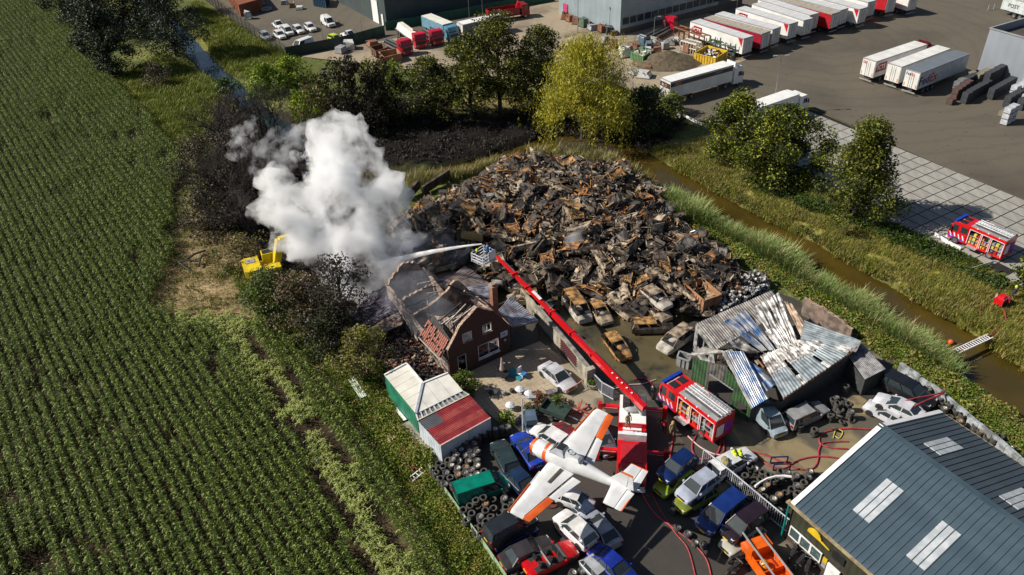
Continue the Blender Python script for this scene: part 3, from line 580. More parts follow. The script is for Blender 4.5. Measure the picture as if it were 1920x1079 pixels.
corr(B2, rel(B2, [A_(885, 556, 3.2), A_(842, 546, 2.9), A_(918, 532, 2.1), A_(932, 560, 2.3)]), 12, .09, .1, SHEETW, seed=7, jit=.2)
corr(B2, rel(B2, [A_(905, 590, 3.0), A_(880, 560, 3.1), A_(928, 560, 2.3), A_(930, 592, 2.6)]), 9, .08, .1, SHEETB, seed=8, jit=.2)
for a, b in (((845, 560), (880, 548)), ((880, 575), (925, 560)), ((915, 590), (930, 566))): MB().bar(A_(*a, 2.2)-B2.location, A_(*b, 2.0)-B2.location, .14).build('charred_rafter', CHAR, B2)
for q in ((835, 545), (885, 560), (925, 560), (905, 590), (868, 508)): MB().bar(A_(*q, 2.2)-B2.location, (A_(*q, 2.2)-B2.location)*1+Vector((0, 0, -2.2)), .14).build('post', CHAR, B2)
B3 = thing('carport_roof', 'scorched white and blue striped carport roof beside the right eave of the brick house', 'carport', at(970, 640))
corr(B3, rel(B3, [A_(931, 585, 2.9), A_(957, 612, 2.7), A_(1010, 602, 2.4), A_(957, 556, 2.7)]), 17, .09, .1, SHEETW, seed=9, jit=.12)
for q, z in (((957, 612), 2.6), ((1010, 602), 2.3), ((957, 558), 2.5), ((935, 586), 2.7)): MB().bar(A_(*q, z)-B3.location, A_(*q, z)-B3.location+Vector((0, 0, -z)), .12).build('post', CHAR, B3)
MB().bar(A_(957, 613, 2.5)-B3.location, A_(1010, 603, 2.25)-B3.location, .15).build('edge_beam', BRKT, B3)
# ---- concrete perimeter wall with brick lattice by the patio
wa, wb = at(1008, 602), at(1103, 718); wv = wb-wa; wl = wv.length; wang = math.atan2(wv.y, wv.x)
W = thing('patio_wall', 'sooty concrete yard wall with a maroon brick lattice running along the patio', 'wall', wa, wang)
n_ = 9
for k in range(n_): MB().box(wl*k/n_+.01, -.12, 0, wl*(k+1)/n_-.01, .12, 1.9-.03*(k % 2)).build('wall_panel', CONC, W)
MB().box(-.05, -.2, 1.9, wl+.05, .2, 2.0).build('coping', M('coping_dark', (.12, .11, .1), .8, col2=(.3, .28, .24), scale=1), W)
MB().box(wl, -.45, 0, wl+.5, .45, 2.05).build('end_pier', CONC, W)
LB = M('lattice_brick', (.13, .03, .035), .8, col2=(.07, .02, .022), scale=4)
lb_ = MB().box(0, 0, 0, .26, .06, .1).mesh('brick', LB)
for j in range(9):
    for i in range(10):
        o = bpy.data.objects.new('brick', lb_); COL.objects.link(o); o.parent = W; o.location = (wl*.50+i*.33+(j % 2)*.16, -.185, .35+j*.15)
# ---- wall continuing behind (to the carport) and tall dark roofing edge
W2 = thing('shed_wall', 'pale sooty rear wall standing between the carport and the car wrecks', 'wall', at(1008, 602), wang)
m = MB(); wallmesh(m, ragged([(-4.0, 1.8), (-2, 1.9), (-.05, 2.0)], 8, .15, 3), -.1, .2); m.build('wall_panel', CONC, W2)
# ---- L shaped shed: green walls, white roof; red roofed shed
def PP(pts): return [Vector(at(*p[:2], p[2])) for p in pts]
GREENW = M('green_cladding', (.02, .20, .115), .5, col2=(.015, .13, .08), scale=1)
PALE = M('pale_roof', (.74, .72, .64), .55, col2=(.62, .60, .53), scale=.6)
def plank_wall(par, a, b, h, m1, n, name='wall_panel', h2=None, d=.05, z0=0):
    """corrugated upright cladding from a to b as separate panels"""
    a = Vector((a[0], a[1], z0)); b = Vector((b[0], b[1], z0)); e = (b-a); L = e.length; e.normalize(); nn = Vector((e.y, -e.x, 0)); h2 = h if h2 is None else h2
    for k in range(n):
        t0, t1 = k/n, (k+1)/n; m = MB(); sub = 4; V = []
        for i in range(sub+1):
            t = t0+(t1-t0)*i/sub; p = a+e*L*t+nn*(d*.5 if i in (1, 2) else 0); hh = h+(h2-h)*t; V += [tuple(p), tuple(p+Vector((0, 0, hh)))]
        m.add(V, [(2*i, 2*i+2, 2*i+3, 2*i+1) for i in range(sub)]); m.build(name, m1, par)
S1 = thing('garden_shed', 'L shaped green shed with a cream white panel roof beside the patio', 'shed')
q = dict(a=at(721, 704, 2.8), b=at(762, 682, 2.8), c=at(793, 719, 2.75), d=at(840, 700, 2.75), e=at(868, 733, 2.7), f=at(780, 776, 2.7))
def dwn(p, z=0): return Vector((p.x, p.y, z))
def quadpanels(par, a, b, c, d, n, mat, gap=.03, th=.06, name='roof_panel'):
    for k in range(n):
        t0, t1 = k/n+gap/n, (k+1)/n-gap/n
        p = [a.lerp(b, t0), a.lerp(b, t1), d.lerp(c, t1), d.lerp(c, t0)]
        MB().hexa([x-Vector((0, 0, th)) for x in p], p).build(name, mat, par)
mid = q['c']; fl = q['f']
quadpanels(S1, q['a'], fl.lerp(q['a'], .0)+Vector((0, 0, 0)), fl+(mid-fl)*.02, q['b'], 1, PALE) if False else None
def arm(a, f, b, c, n, mat):
    # strips parallel to a-b, ending on b-c and then on the valley c-f
    Lf = (f-a).length; Lc = (c-b).length
    def opp(t): return b.lerp(c, t*Lf/Lc) if t*Lf < Lc else c.lerp(f, (t*Lf-Lc)/(Lf-Lc))
    tt = sorted([k/n for k in range(n+1)]+[Lc/Lf])
    for t0, t1 in zip(tt, tt[1:]):
        if t1-t0 < .02: continue
        g = 0 if abs(t1-Lc/Lf) < .01 else .006
        p = [a.lerp(f, t0), a.lerp(f, t1-g), opp(t1-g), opp(t0)]
        MB().hexa([x-Vector((0, 0, .06)) for x in p], p).build('roof_panel', mat, S1)
arm(q['a'], fl, q['b'], mid, 6, PALE)
arm(q['e'], fl, q['d'], mid, 4, M('pale_roof_grey', (.66, .65, .6), .55, scale=.6))
MB().bar(mid+Vector((0, 0, .08)), fl+Vector((0, 0, .08)), .22, .06).build('valley_flashing', M('zinc_flashing', (.5, .53, .62), .4, .3), S1)
WTR = M('white_trim', (.82, .82, .8), .5)
for a, b in (('a', 'b'), ('b', 'c'), ('c', 'd')): MB().bar(q[a]+Vector((0, 0, .06)), q[b]+Vector((0, 0, .06)), .16, .1).build('roof_trim', WTR, S1)
plank_wall(S1, q['f'], q['a'], 2.68, GREENW, 12); plank_wall(S1, q['a'], q['b'], 2.68, GREENW, 4); plank_wall(S1, q['b'], q['c'], 2.68, GREENW, 6); plank_wall(S1, q['c'], q['d'], 2.65, GREENW, 5); plank_wall(S1, q['d'], q['e'], 2.6, GREENW, 4); plank_wall(S1, q['e'], q['f'], 2.6, GREENW, 8)
S2 = thing('tool_shed', 'low shed with a weathered dark red corrugated roof and white end wall', 'shed')
r = dict(a=at(784, 789, 2.35), b=at(880, 741, 2.35), c=at(920, 784, 2.25), d=at(826, 836, 2.25))
REDR = M('red_roof', (.30, .03, .035), .5, col2=(.2, .022, .028), scale=1.2)
REDW = M('red_roof_worn', (.36, .07, .06), .6, col2=(.24, .035, .035), scale=2)
SLATE = M('grey_roof_sheet', (.10, .105, .12), .6)
for k in range(5):
    t0, t1 = k/5, (k+1)/5
    cs = [r['a'].lerp(r['d'], t0), r['a'].lerp(r['d'], t1), r['b'].lerp(r['c'], t1), r['b'].lerp(r['c'], t0)]
    if k < 2:
        ml = [cs[0].lerp(cs[3], .33), cs[1].lerp(cs[2], .33)]
        corr(S2, [cs[0], cs[1], ml[1], ml[0]], 4, .035, 0, SLATE, seed=k, nz=2); corr(S2, [ml[0], ml[1], cs[2], cs[3]], 4, .035, 0, REDW if k else REDR, seed=k, nz=2)
    else: corr(S2, cs, 4, .035, 0, [REDR, REDW][k % 2], seed=k, nz=2)
CW = M('white_cladding', (.55, .60, .66), .5, col2=(.42, .47, .53), scale=1.2)
plank_wall(S2, r['d'], r['a'], 2.2, CW, 8, h2=2.25); plank_wall(S2, r['c'], r['d'], 2.18, CW, 14); plank_wall(S2, r['b'], r['c'], 2.2, CW, 6); plank_wall(S2, r['a'], r['b'], 2.25, CW, 12)
MB().bar(r['d']+Vector((0, 0, .0)), r['c'], .12, .1).build('edge_trim', M('pinkish_trim', (.6, .42, .38), .6), S2)
# glazed strip between the sheds
n_ = 11; e0, e1, g0, g1 = q['f'], q['e'], r['a'], r['b']
GP = M('rooflight_glass', (.16, .19, .2), .2, col2=(.3, .32, .33), scale=3)
for k in range(n_):
    t0, t1 = (k+.12)/n_, (k+.92)/n_; MB().add([g0.lerp(g1, t0), g0.lerp(g1, t1), e0.lerp(e1, t1)-Vector((0, 0, .1)), e0.lerp(e1, t0)-Vector((0, 0, .1))], [(0, 1, 2, 3)]).build('roof_pane', GP, S1)
for k in range(n_+1):
    t = (k+.02)/n_; MB().bar(g0.lerp(g1, min(t, 1)), e0.lerp(e1, min(t, 1))-Vector((0, 0, .06)), .12, .06).build('glazing_bar', WTR, S1)
MB().bar(g0+Vector((0, 0, .04)), g1+Vector((0, 0, .04)), .12).build('glazing_bar', M('timber_pale', (.6, .5, .36), .7), S1)
# ---- collapsed metal hall
HL = thing('collapsed_hall', 'collapsed corrugated metal hall with a torn sagging white and blue scorched roof', 'warehouse')
MW = M('scorched_white_sheet', (.70, .69, .67), .5, .2, col2=(.16, .14, .13), scale=1.6)
MBl = M('scorched_blue_sheet', (.04, .13, .33), .45, .3, col2=(.5, .5, .5), scale=1.0)
MG = M('hall_grey_sheet', (.34, .39, .42), .5, .2, col2=(.17, .20, .22), scale=1.3)
MD = M('soot_grey_sheet', (.30, .28, .26), .6, .2, col2=(.12, .11, .11), scale=1.3)
def S(pts, n, mat, amp=.06, jit=.1, seed=0, nz=6, sag=0, name='roof_sheet'): return corr(HL, PP(pts), n, amp, sag, mat, name, seed, nz, jit)
S([(1306, 607, 3.2), (1332, 633, 3.1), (1480, 566, 3.6), (1447, 545, 3.7)][::1], 8, MD, seed=1, name='roof_sheet') if False else None
# back slope in sheets, ribs running down slope
bt = [(1306, 607, 3.4), (1447, 545, 3.8)]; bb = [(1345, 655, 3.0), (1478, 578, 3.4)]
def lp(p, q_, t): return tuple(p[i]+(q_[i]-p[i])*t for i in range(3))
for k in range(7): S([lp(*bt, k/7), lp(*bt, (k+1)/7-.004), lp(*bb, (k+1)/7-.004), lp(*bb, k/7)], 5, MD, .05, .05, 10+k, 3)
# slope down to the valley
vt = [(1352, 640, 3.2), (1475, 575, 3.6)]; vb = [(1405, 664, 1.9), (1502, 648, 2.3)]
sp_ = [(0, .2, MW, 0, 1.0), (.24, .36, MBl, -.55, .98), (.38, .52, MBl, -.5, 1.0), (.56, .66, MW, .35, 1.0), (.60, .78, MW, -.42, 1.0), (.8, .98, MW, -.4, 1.02)]
for i, (t0, t1, m_, s0, s1) in enumerate(sp_):
    a, b = lp(*vt, t0), lp(*vt, t1); c, d_ = lp(*vb, t1), lp(*vb, t0)
    aa = lp(a, d_, s0); b2 = lp(b, c, s0); S([aa, b2, lp(b, c, s1), lp(a, d_, s1)], 4, m_, .07, .22, 20+i, 6)
# front slope panels from valley to the long eave
ft = [(1425, 668, 2.0), (1515, 632, 2.9)]; fb = [(1469, 747, 2.7), (1592, 663, 3.0)]
seg = [(0, .30, MG, 0, 1), (.36, .68, MG, .0, 1), (.72, 1.0, MG, 0, 1)]
for i, (t0, t1, m_, s0, s1) in enumerate(seg):
    a, b = lp(*ft, t0), lp(*ft, t1); c, d_ = lp(*fb, t1), lp(*fb, t0)
    S([a, b, lp(b, c, .45), lp(a, d_, .45)], 6, MW, .05, .25, 30+i, 5); S([lp(a, d_, .44), lp(b, c, .44), lp(b, c, s1), lp(a, d_, s1)], 7, m_, .05, .06, 40+i, 4)
for t0, t1, u0, u1 in ((.30, .36, .75, 1.0), (.68, .72, .2, .55), (.68, .72, .8, 1), (.30, .36, 0, .3)):
    a, b = lp(*ft, t0), lp(*ft, t1); c, d_ = lp(*fb, t1), lp(*fb, t0); S([lp(a, d_, u0), lp(b, c, u0), lp(b, c, u1), lp(a, d_, u1)], 2, MW, .04, .1, 50, 3)
S([(1508, 600, 3.2), (1500, 640, 2.8), (1605, 661, 2.9), (1615, 640, 3.1)], 9, MG, .05, .12, 60, 6)
S([(1500, 640, 2.5), (1520, 628, 2.7), (1600, 650, 2.95), (1590, 663, 3.0)], 4, MW, .05, .2, 61, 5)
S([(1470, 565, 3.9), (1484, 570, 3.9), (1512, 612, 3.1), (1502, 632, 2.2)], 3, M('rusty_buckled_sheet', (.52, .40, .30), .7, .1, col2=(.22, .15, .11), scale=1.5), .06, .3, 62, 6)
# small gabled front part
S([(1356, 659, 4.6), (1372, 655, 4.4), (1442, 747, 2.9), (1411, 765, 3.0)], 1, MW, .05, .05, 70, 4)
S([(1357, 659, 4.65), (1395, 660, 4.0), (1441, 747, 3.0), (1411, 765, 3.05)], 9, MBl, .07, .12, 71, 6)
S([(1372, 662, 4.2), (1400, 672, 3.6), (1455, 720, 2.6), (1428, 742, 3.0)], 6, MBl, .06, .25, 72, 6)
S([(1289, 667, 3.1), (1320, 650, 3.3), (1356, 658, 4.55), (1355, 662, 4.6)], 5, MD, .04, .05, 73, 3)
S([(1445, 700, 2.2), (1462, 690, 2.3), (1478, 722, 2.4), (1468, 745, 2.6)], 4, MBl, .06, .2, 74, 4)
# walls of the hall
GW = M('hall_green_wall', (.045, .11, .04), .6, col2=(.03, .06, .03), scale=1.2); GD = M('hall_soot_wall', (.05, .05, .048), .7, col2=(.14, .13, .12), scale=1.5)
gl, gr = at(1294, 716), at(1403, 793); ge = (gr-gl); gL = ge.length; gu = ge.normalized()
def gz(t): return 3.0+(4.5-3.0)*(1-abs(t-.53)/.53) if t < .53 else 4.5-(4.5-2.7)*(t-.53)/.47
npan = 20
for k in range(npan):
    t0, t1 = k/npan, (k+1)/npan; tm = (t0+t1)/2; zb = 2.45 if .29 < tm < .71 else (1.7 if .82 < tm < .93 else 0)
    mt = GW if tm < .24 or tm > .55 else GD
    nn = Vector((gu.y, -gu.x, 0)); V = []
    for i in range(5):
        t = t0+(t1-t0)*i/4; p = gl+gu*gL*t+nn*(.04 if i in (1, 2) else 0); V += [Vector((p.x, p.y, zb)), Vector((p.x, p.y, gz(t)))]
    MB().add(V, [(2*i, 2*i+2, 2*i+3, 2*i+1) for i in range(4)]).build('wall_sheet', mt, HL)
    if zb == 1.7: MB().add([gl+gu*gL*t0, gl+gu*gL*t1, gl+gu*gL*t1+Vector((0, 0, .7)), gl+gu*gL*t0+Vector((0, 0, .7))], [(0, 1, 2, 3)]).build('wall_sheet', GW, HL)
MB().bar(gl+Vector((0, 0, 2.45))+gu*gL*.3, gl+Vector((0, 0, 2.45))+gu*gL*.7, .1).build('door_lintel', GREY, HL)
MB().bar(PP([(1356, 660, 4.6)])[0], PP([(1411, 766, 2.95)])[0], .22, .2).build('verge_trim', M('sooty_trim', (.5, .48, .44), .6, col2=(.2, .19, .18), scale=2), HL)
MB().bar(PP([(1356, 660, 4.6)])[0], PP([(1289, 667, 3.1)])[0], .18, .16).build('verge_trim', MATS['sooty_trim'], HL)
ev = PP([(1469, 748, 2.6), (1592, 664, 2.9), (1616, 643, 3.0)])
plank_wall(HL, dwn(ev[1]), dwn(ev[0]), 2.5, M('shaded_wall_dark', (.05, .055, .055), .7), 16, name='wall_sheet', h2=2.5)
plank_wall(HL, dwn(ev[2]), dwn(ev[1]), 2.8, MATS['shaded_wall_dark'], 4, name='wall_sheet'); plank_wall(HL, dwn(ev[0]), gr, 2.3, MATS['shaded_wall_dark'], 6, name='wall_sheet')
MB().bar(ev[0], ev[1], .14).build('eave_gutter', RUST, HL); MB().bar(ev[1], ev[2], .12).build('eave_gutter', RUST, HL)
# left side wall with window openings and rear parapet
la, lb2 = PP([(1306, 609, 3.2), (1345, 660, 3.0)]); le = (lb2-la); lL = Vector((le.x, le.y)).length; lang = math.atan2(le.y, le.x)
T = Matrix.Translation((la.x, la.y, 0)) @ Matrix.Rotation(lang, 4, 'Z')
m = MB(); wallmesh(m, [(0, 3.2), (lL, 2.9)], -.08, .16, [(.6, 1.7, .9, 2.6), (1.9, 2.9, .9, 2.6)], T=T); m.build('side_wall', M('white_sooty_wall', (.4, .4, .38), .7, col2=(.1, .1, .1), scale=1.5), HL)
pa, pb = at(1501, 590), at(1592, 640); pe = pb-pa; T = Matrix.Translation(pa) @ Matrix.Rotation(math.atan2(pe.y, pe.x), 4, 'Z')
pr = ragged([(0, 2.3), (pe.length*.6, 2.1), (pe.length, 1.5)], 16, .25, 5); m = MB(); wallmesh(m, pr, 0, .22, T=T); m.build('rear_wall', M('brown_burnt_wall', (.26, .19, .15), .85, col2=(.1, .08, .07), scale=1.4), HL)
m = MB(); coping(m, pr, 0, .22, T); m.build('broken_edge', BRKT, HL)
m = MB()
for k in range(260):
    t, u = R.random(), R.random(); p = at(1330+130*t+100*u, 680+10*t-40*u, .3); s = R.uniform(.05, .3); m.mi = R.choice((0, 1, 2)); m.box(-s, -s*.4, 0, s, s*.4, s*.6, Matrix.Translation(p+Vector((0, 0, R.random()*.6))) @ Matrix.Rotation(R.random()*6, 4, 'Z') @ Matrix.Rotation(R.uniform(-.8, .8), 4, 'Y'))
m.build('burnt_debris', [CHAR, ASHW, RUST], HL)['kind'] = 'stuff'
for k in range(6): MB().bar(PP([(1420+20*k, 675-7*k, 2.0)])[0], PP([(1475+22*k, 738-14*k, 2.5)])[0], .1, .14).build('purlin', RUST, HL)
# small dark lean-to
LT = thing('lean_to_shed', 'small dark lean-to with a grey ribbed roof by the tyre stacks', 'shed')
cs = PP([(1590, 668, 2.2), (1622, 712, 2.0), (1661, 692, 2.0), (1612, 640, 2.3)])
for k in range(5):
    t0, t1 = k/5, (k+1)/5; corr(LT, [cs[0].lerp(cs[3], t0), cs[0].lerp(cs[3], t1), cs[1].lerp(cs[2], t1), cs[1].lerp(cs[2], t0)], 3, .05, 0, M('lean_to_roof', (.26, .26, .27), .6, col2=(.1, .1, .11), scale=1.8), seed=k, nz=3)
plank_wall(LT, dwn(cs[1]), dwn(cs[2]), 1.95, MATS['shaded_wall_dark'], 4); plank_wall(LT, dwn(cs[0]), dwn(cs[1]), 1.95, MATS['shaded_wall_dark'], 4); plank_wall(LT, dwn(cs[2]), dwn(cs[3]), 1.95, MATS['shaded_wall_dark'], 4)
# ---- big hall with blue grey standing seam roof
c0 = at(1483, 943, 4.3); rdg = at(1648, 797, 7.0); e0 = at(1760, 771, 4.3); rd = Vector((math.cos(rad(-60.0)), math.sin(rad(-60.0)), 0))
BH = thing('steel_hall', 'large hall with a blue grey standing seam roof, white verge and rooflights', 'warehouse')
SEAM = M('roof_blue_grey', (.062, .098, .128), .5, .15, col2=(.045, .075, .10), scale=.6); SEAM_SHADE = M('roof_blue_grey_shaded', (.055, .075, .095), .6, .0, col2=(.042, .06, .078), scale=.35)  # right slope gets a darker copy of the roof, its shade painted in
RL = M('rooflight_white', (.46, .49, .52), .5, col2=(.34, .37, .40), scale=1.5)
L_ = 34; pw_ = .5
def roofside(a, b, mt, lights, nm='roof_panel'):
    """a: eave corner, b: ridge corner"""
    up_ = b-a; nn = rd.cross(up_).normalized()
    if nn.z < 0: nn = -nn
    m1 = MB(); m1.hexa([rd*.02, rd*(pw_-.05), rd*(pw_-.05)+up_, rd*.02+up_], [rd*.02+nn*.04, rd*(pw_-.05)+nn*.04, rd*(pw_-.05)+up_+nn*.04, rd*.02+up_+nn*.04])
    m1.hexa([rd*(pw_-.05), rd*(pw_-.005), rd*(pw_-.005)+up_, rd*(pw_-.05)+up_], [rd*(pw_-.05)+nn*.09, rd*(pw_-.005)+nn*.09, rd*(pw_-.005)+up_+nn*.09, rd*(pw_-.05)+up_+nn*.09])
    me = m1.mesh(nm, mt)
    for k in range(int(L_/pw_)): o = bpy.data.objects.new(nm, me); COL.objects.link(o); o.parent = BH; o.location = a+rd*(k*pw_+.3)
    for k, s0, s1 in lights:
        for i in range(3):
            o = MB(); x0 = rd*(.3+(k+i)*pw_+.02)+nn*.05; x1 = rd*(.3+(k+i)*pw_+pw_-.06)+nn*.05
            o.hexa([x0+up_*s0, x1+up_*s0, x1+up_*s1, x0+up_*s1], [x0+up_*s0+nn*.06, x1+up_*s0+nn*.06, x1+up_*s1+nn*.06, x0+up_*s1+nn*.06]).build('rooflight', RL, BH, loc=a)
    MB().hexa([up_*0-nn*.1, rd*L_-nn*.1, rd*L_+up_-nn*.1, up_-nn*.1], [up_*0, rd*L_, rd*L_+up_, up_]).build('roof_deck', BLACK, BH, loc=a)
roofside(c0, rdg, SEAM, [(6, .28, .66), (15, .27, .66), (26, .3, .66)]); roofside(e0, rdg, SEAM_SHADE, [(5, .42, .80), (17, .42, .80)])
for a, b in ((c0, rdg), (e0, rdg)): MB().hexa([a-Vector((0, 0, .35)), b-Vector((0, 0, .35)), b+rd*.38-Vector((0, 0, .35)), a+rd*.38-Vector((0, 0, .35))], [a+Vector((0, 0, .16)), b+Vector((0, 0, .16)), b+rd*.38+Vector((0, 0, .16)), a+rd*.38+Vector((0, 0, .16))]).build('verge_flashing', WHITE, BH)
MB().bar(rdg+Vector((0, 0, .1)), rdg+rd*L_+Vector((0, 0, .1)), .5, .08, up=(0, 0, 1)).build('ridge_cap', SEAM, BH)
MB().bar(c0+Vector((0, 0, -.08))-rd*.3, c0+rd*L_+Vector((0, 0, -.08)), .38, .16).build('gutter', M('mossy_gutter', (.36, .30, .18), .8, col2=(.2, .15, .08), scale=2), BH)
MB().bar(e0+Vector((0, 0, -.08)), e0+rd*L_+Vector((0, 0, -.08)), .3, .14).build('gutter', MATS['mossy_gutter'], BH)
iw = (e0-c0).normalized(); wc = dwn(c0)+iw*.35; we = dwn(e0)-iw*.35
WD = M('hall_dark_cladding', (.035, .037, .022), .6, scale=1); WBk = M('hall_brick_base', (.07, .045, .035), .85)
plank_wall(BH, wc, wc+rd*L_, 2.5, WD, 60, name='cladding_panel', z0=1.7, d=.06)
T = Matrix.Translation(wc) @ Matrix.Rotation(math.atan2(rd.y, rd.x), 4, 'Z')
m = MB(); wallmesh(m, [(0, 1.72), (L_, 1.72)], -.02, .2, [], T=T); m.build('brick_base', WBk, BH)
plank_wall(BH, we, wc, 4.1, WD, 34, name='cladding_panel'); plank_wall(BH, we+rd*L_, we, 4.1, WD, 40, name='cladding_panel')
gv = MB(); gv.add([wc+Vector((0, 0, 4.1))+rd*.05, we+Vector((0, 0, 4.1))+rd*.05, dwn(rdg, 6.9)+rd*.05], [(0, 1, 2)]); gv.build('gable_panel', WD, BH)
for k in range(3): frame(BH, .33+k*1.0, 1.33+k*1.0, .78, 1.88, -.14, .08, WTR, (), 'window', M('window_teal_glass', (.07, .11, .11), .15), T=T)
MB().box(3.98, -.3, .1, 5.05, -.16, 1.72, T).build('white_door_sign', WHITE, BH)
for k, wz in enumerate((.3, .5, .22)): MB().box(4.5-wz/2, -.313, 1.3-.12*k, 4.5+wz/2, -.301, 1.33-.12*k, T).build('sign_print', GREY, BH)
MB().box(3.5, -.2, .75, 3.85, -.1, 1.2, T).build('letter_box', GREY, BH); MB().box(3.5, -.2, 1.25, 3.85, -.1, 1.75, T).build('yellow_plate', M('sign_yellow', (.7, .48, .02), .5), BH)
m = MB(); pg = [(1.75, 2.85), (1.78, 3.15), (1.98, 3.4), (2.25, 3.52), (2.55, 3.5), (2.8, 3.35), (2.95, 3.15), (3.0, 2.98), (3.75, 2.8), (3.75, 2.76), (2.95, 2.85)]
pg3 = [(x, z) for x, z in pg]; TT = T @ Matrix(((1, 0, 0, 0), (0, 0, 1, 0), (0, 1, 0, 0), (0, 0, 0, 1)))
m.prism(pg3, -.2, -.12, TT); m.build('yellow_car_emblem', MATS['sign_yellow'], BH, label='yellow half oval wall emblem with a long thin tail')
MB().box(4.0, -.16, 2.4, 5.05, -.1, 3.1, T).build('dark_sign', BLACK, BH)
MB().tube([wc-rd*.1-iw*.35+Vector((0, 0, z)) for z in (0, 2, 4.1)], .07).build('downpipe', M('teal_pipe', (.0, .25, .2), .4), BH)
# ---- far buildings
def boxhall(name, label, base, h, wallm, roofm, parapet=.4, npan=12, roof_z=None):
    o = thing(name, label, 'warehouse'); n = len(base)
    for i in range(n):
        a, b = Vector((*base[i], 0)), Vector((*base[(i+1) % n], 0)); plank_wall(o, b, a, h, wallm, max(3, int((b-a).length/1.6)), d=.05, name='wall_panel')
        MB().bar(a+Vector((0, 0, h+.05)), b+Vector((0, 0, h+.05)), .3, .15).build('roof_edge', GREY, o)
    c = sum((Vector((*p, 0)) for p in base), Vector())/n
    MB().add([(Vector((*p, 0))*.995+c*.005+Vector((0, 0, (roof_z or h)-parapet))) for p in base], [tuple(range(n))]).build('roof', roofm, o)
    return o
def quadbase(p0, p1, depth):
    a, b = Vector(at2(*p0)), Vector(at2(*p1)); e = (b-a).normalized(); nn = Vector((-e.y, e.x))*depth
    return [tuple(a), tuple(b), tuple(b+nn), tuple(a+nn)]
DG = M('dark_teal_cladding', (.055, .075, .075), .6, col2=(.045, .06, .065), scale=.3); FR = M('flat_roof_felt', (.07, .065, .06), .9, col2=(.05, .045, .042), scale=.3); FRG = M('grey_roof_felt', (.17, .17, .18), .9)
a, b, c = Vector(at2(726, 52)), Vector(at2(657, 16)), Vector(at2(1015, -12)); dd_ = b-a; T1 = boxhall('dark_warehouse', 'long dark teal warehouse beyond the car park with white doors at its near corner', [tuple(a), tuple(c), tuple(c+dd_*2.2), tuple(a+dd_*2.2)], 6.5, DG, FRG, .1)
ea = (b-a).normalized(); ang_ = math.atan2(ea.y, ea.x); TT = Matrix.Translation((a.x, a.y, 0)) @ Matrix.Rotation(ang_, 4, 'Z')
MB().box(3.4, .06, 0, 6.2, .16, 4.8, TT).build('roller_door', WHITE, T1); MB().box(1.2, .06, 0, 2.0, .16, 2.4, TT).build('door', WHITE, T1)
a, b = Vector(at2(1162, 67)), Vector(at2(1048, 26)); c = Vector(at2(1345, 20)); GB = M('grey_blue_cladding', (.27, .33, .36), .55, col2=(.23, .28, .31), scale=.3)
T2 = boxhall('grey_workshop', 'pale blue grey workshop with a window band on its shaded side', [tuple(a), tuple(c), tuple(c+(b-a)), tuple(b)], 7.5, GB, FR, .5)
ea = (c-a).normalized(); TT = Matrix.Translation((a.x, a.y, 0)) @ Matrix.Rotation(math.atan2(ea.y, ea.x), 4, 'Z')
for k in range(14): MB().box(.6+k*1.9, -.12, 2.0, 2.1+k*1.9, -.03, 3.3, TT).build('window', M('dark_window_grey', (.04, .05, .06), .15), T2)
MB().box(0, -.1, 0, 34, -.02, 1.2, TT).build('brick_plinth', M('plinth_brown', (.1, .09, .08), .8), T2)
ea = (b-a).normalized(); TT = Matrix.Translation((a.x, a.y, 0)) @ Matrix.Rotation(math.atan2(ea.y, ea.x), 4, 'Z'); MB().box(16.5, .05, 0, 18, .15, 2.6, TT).build('pink_door', M('pink_door', (.5, .05, .15)), T2)
a, b = Vector(at2(1831, 136)), Vector(at2(1935, 170)); c = a+Vector((b-a).to_3d().cross(Vector((0, 0, -1))).to_2d())*3
T3 = boxhall('silver_warehouse', 'silver grey flat roofed warehouse behind the stacked garden blocks', [tuple(a), tuple(a+(b-a)*3), tuple(a+(b-a)*3+(c-a)), tuple(c)], 7.6, M('silver_cladding', (.30, .33, .38), .45, .2, col2=(.27, .3, .34), scale=.2), FR, 1.2)
e = (b-a).normalized(); MB().box(-.1, -.12, 0, 34, -.03, .5, Matrix.Translation((a.x, a.y, 0)) @ Matrix.Rotation(math.atan2(e.y, e.x), 4, 'Z')).build('plinth', CONC, T3)
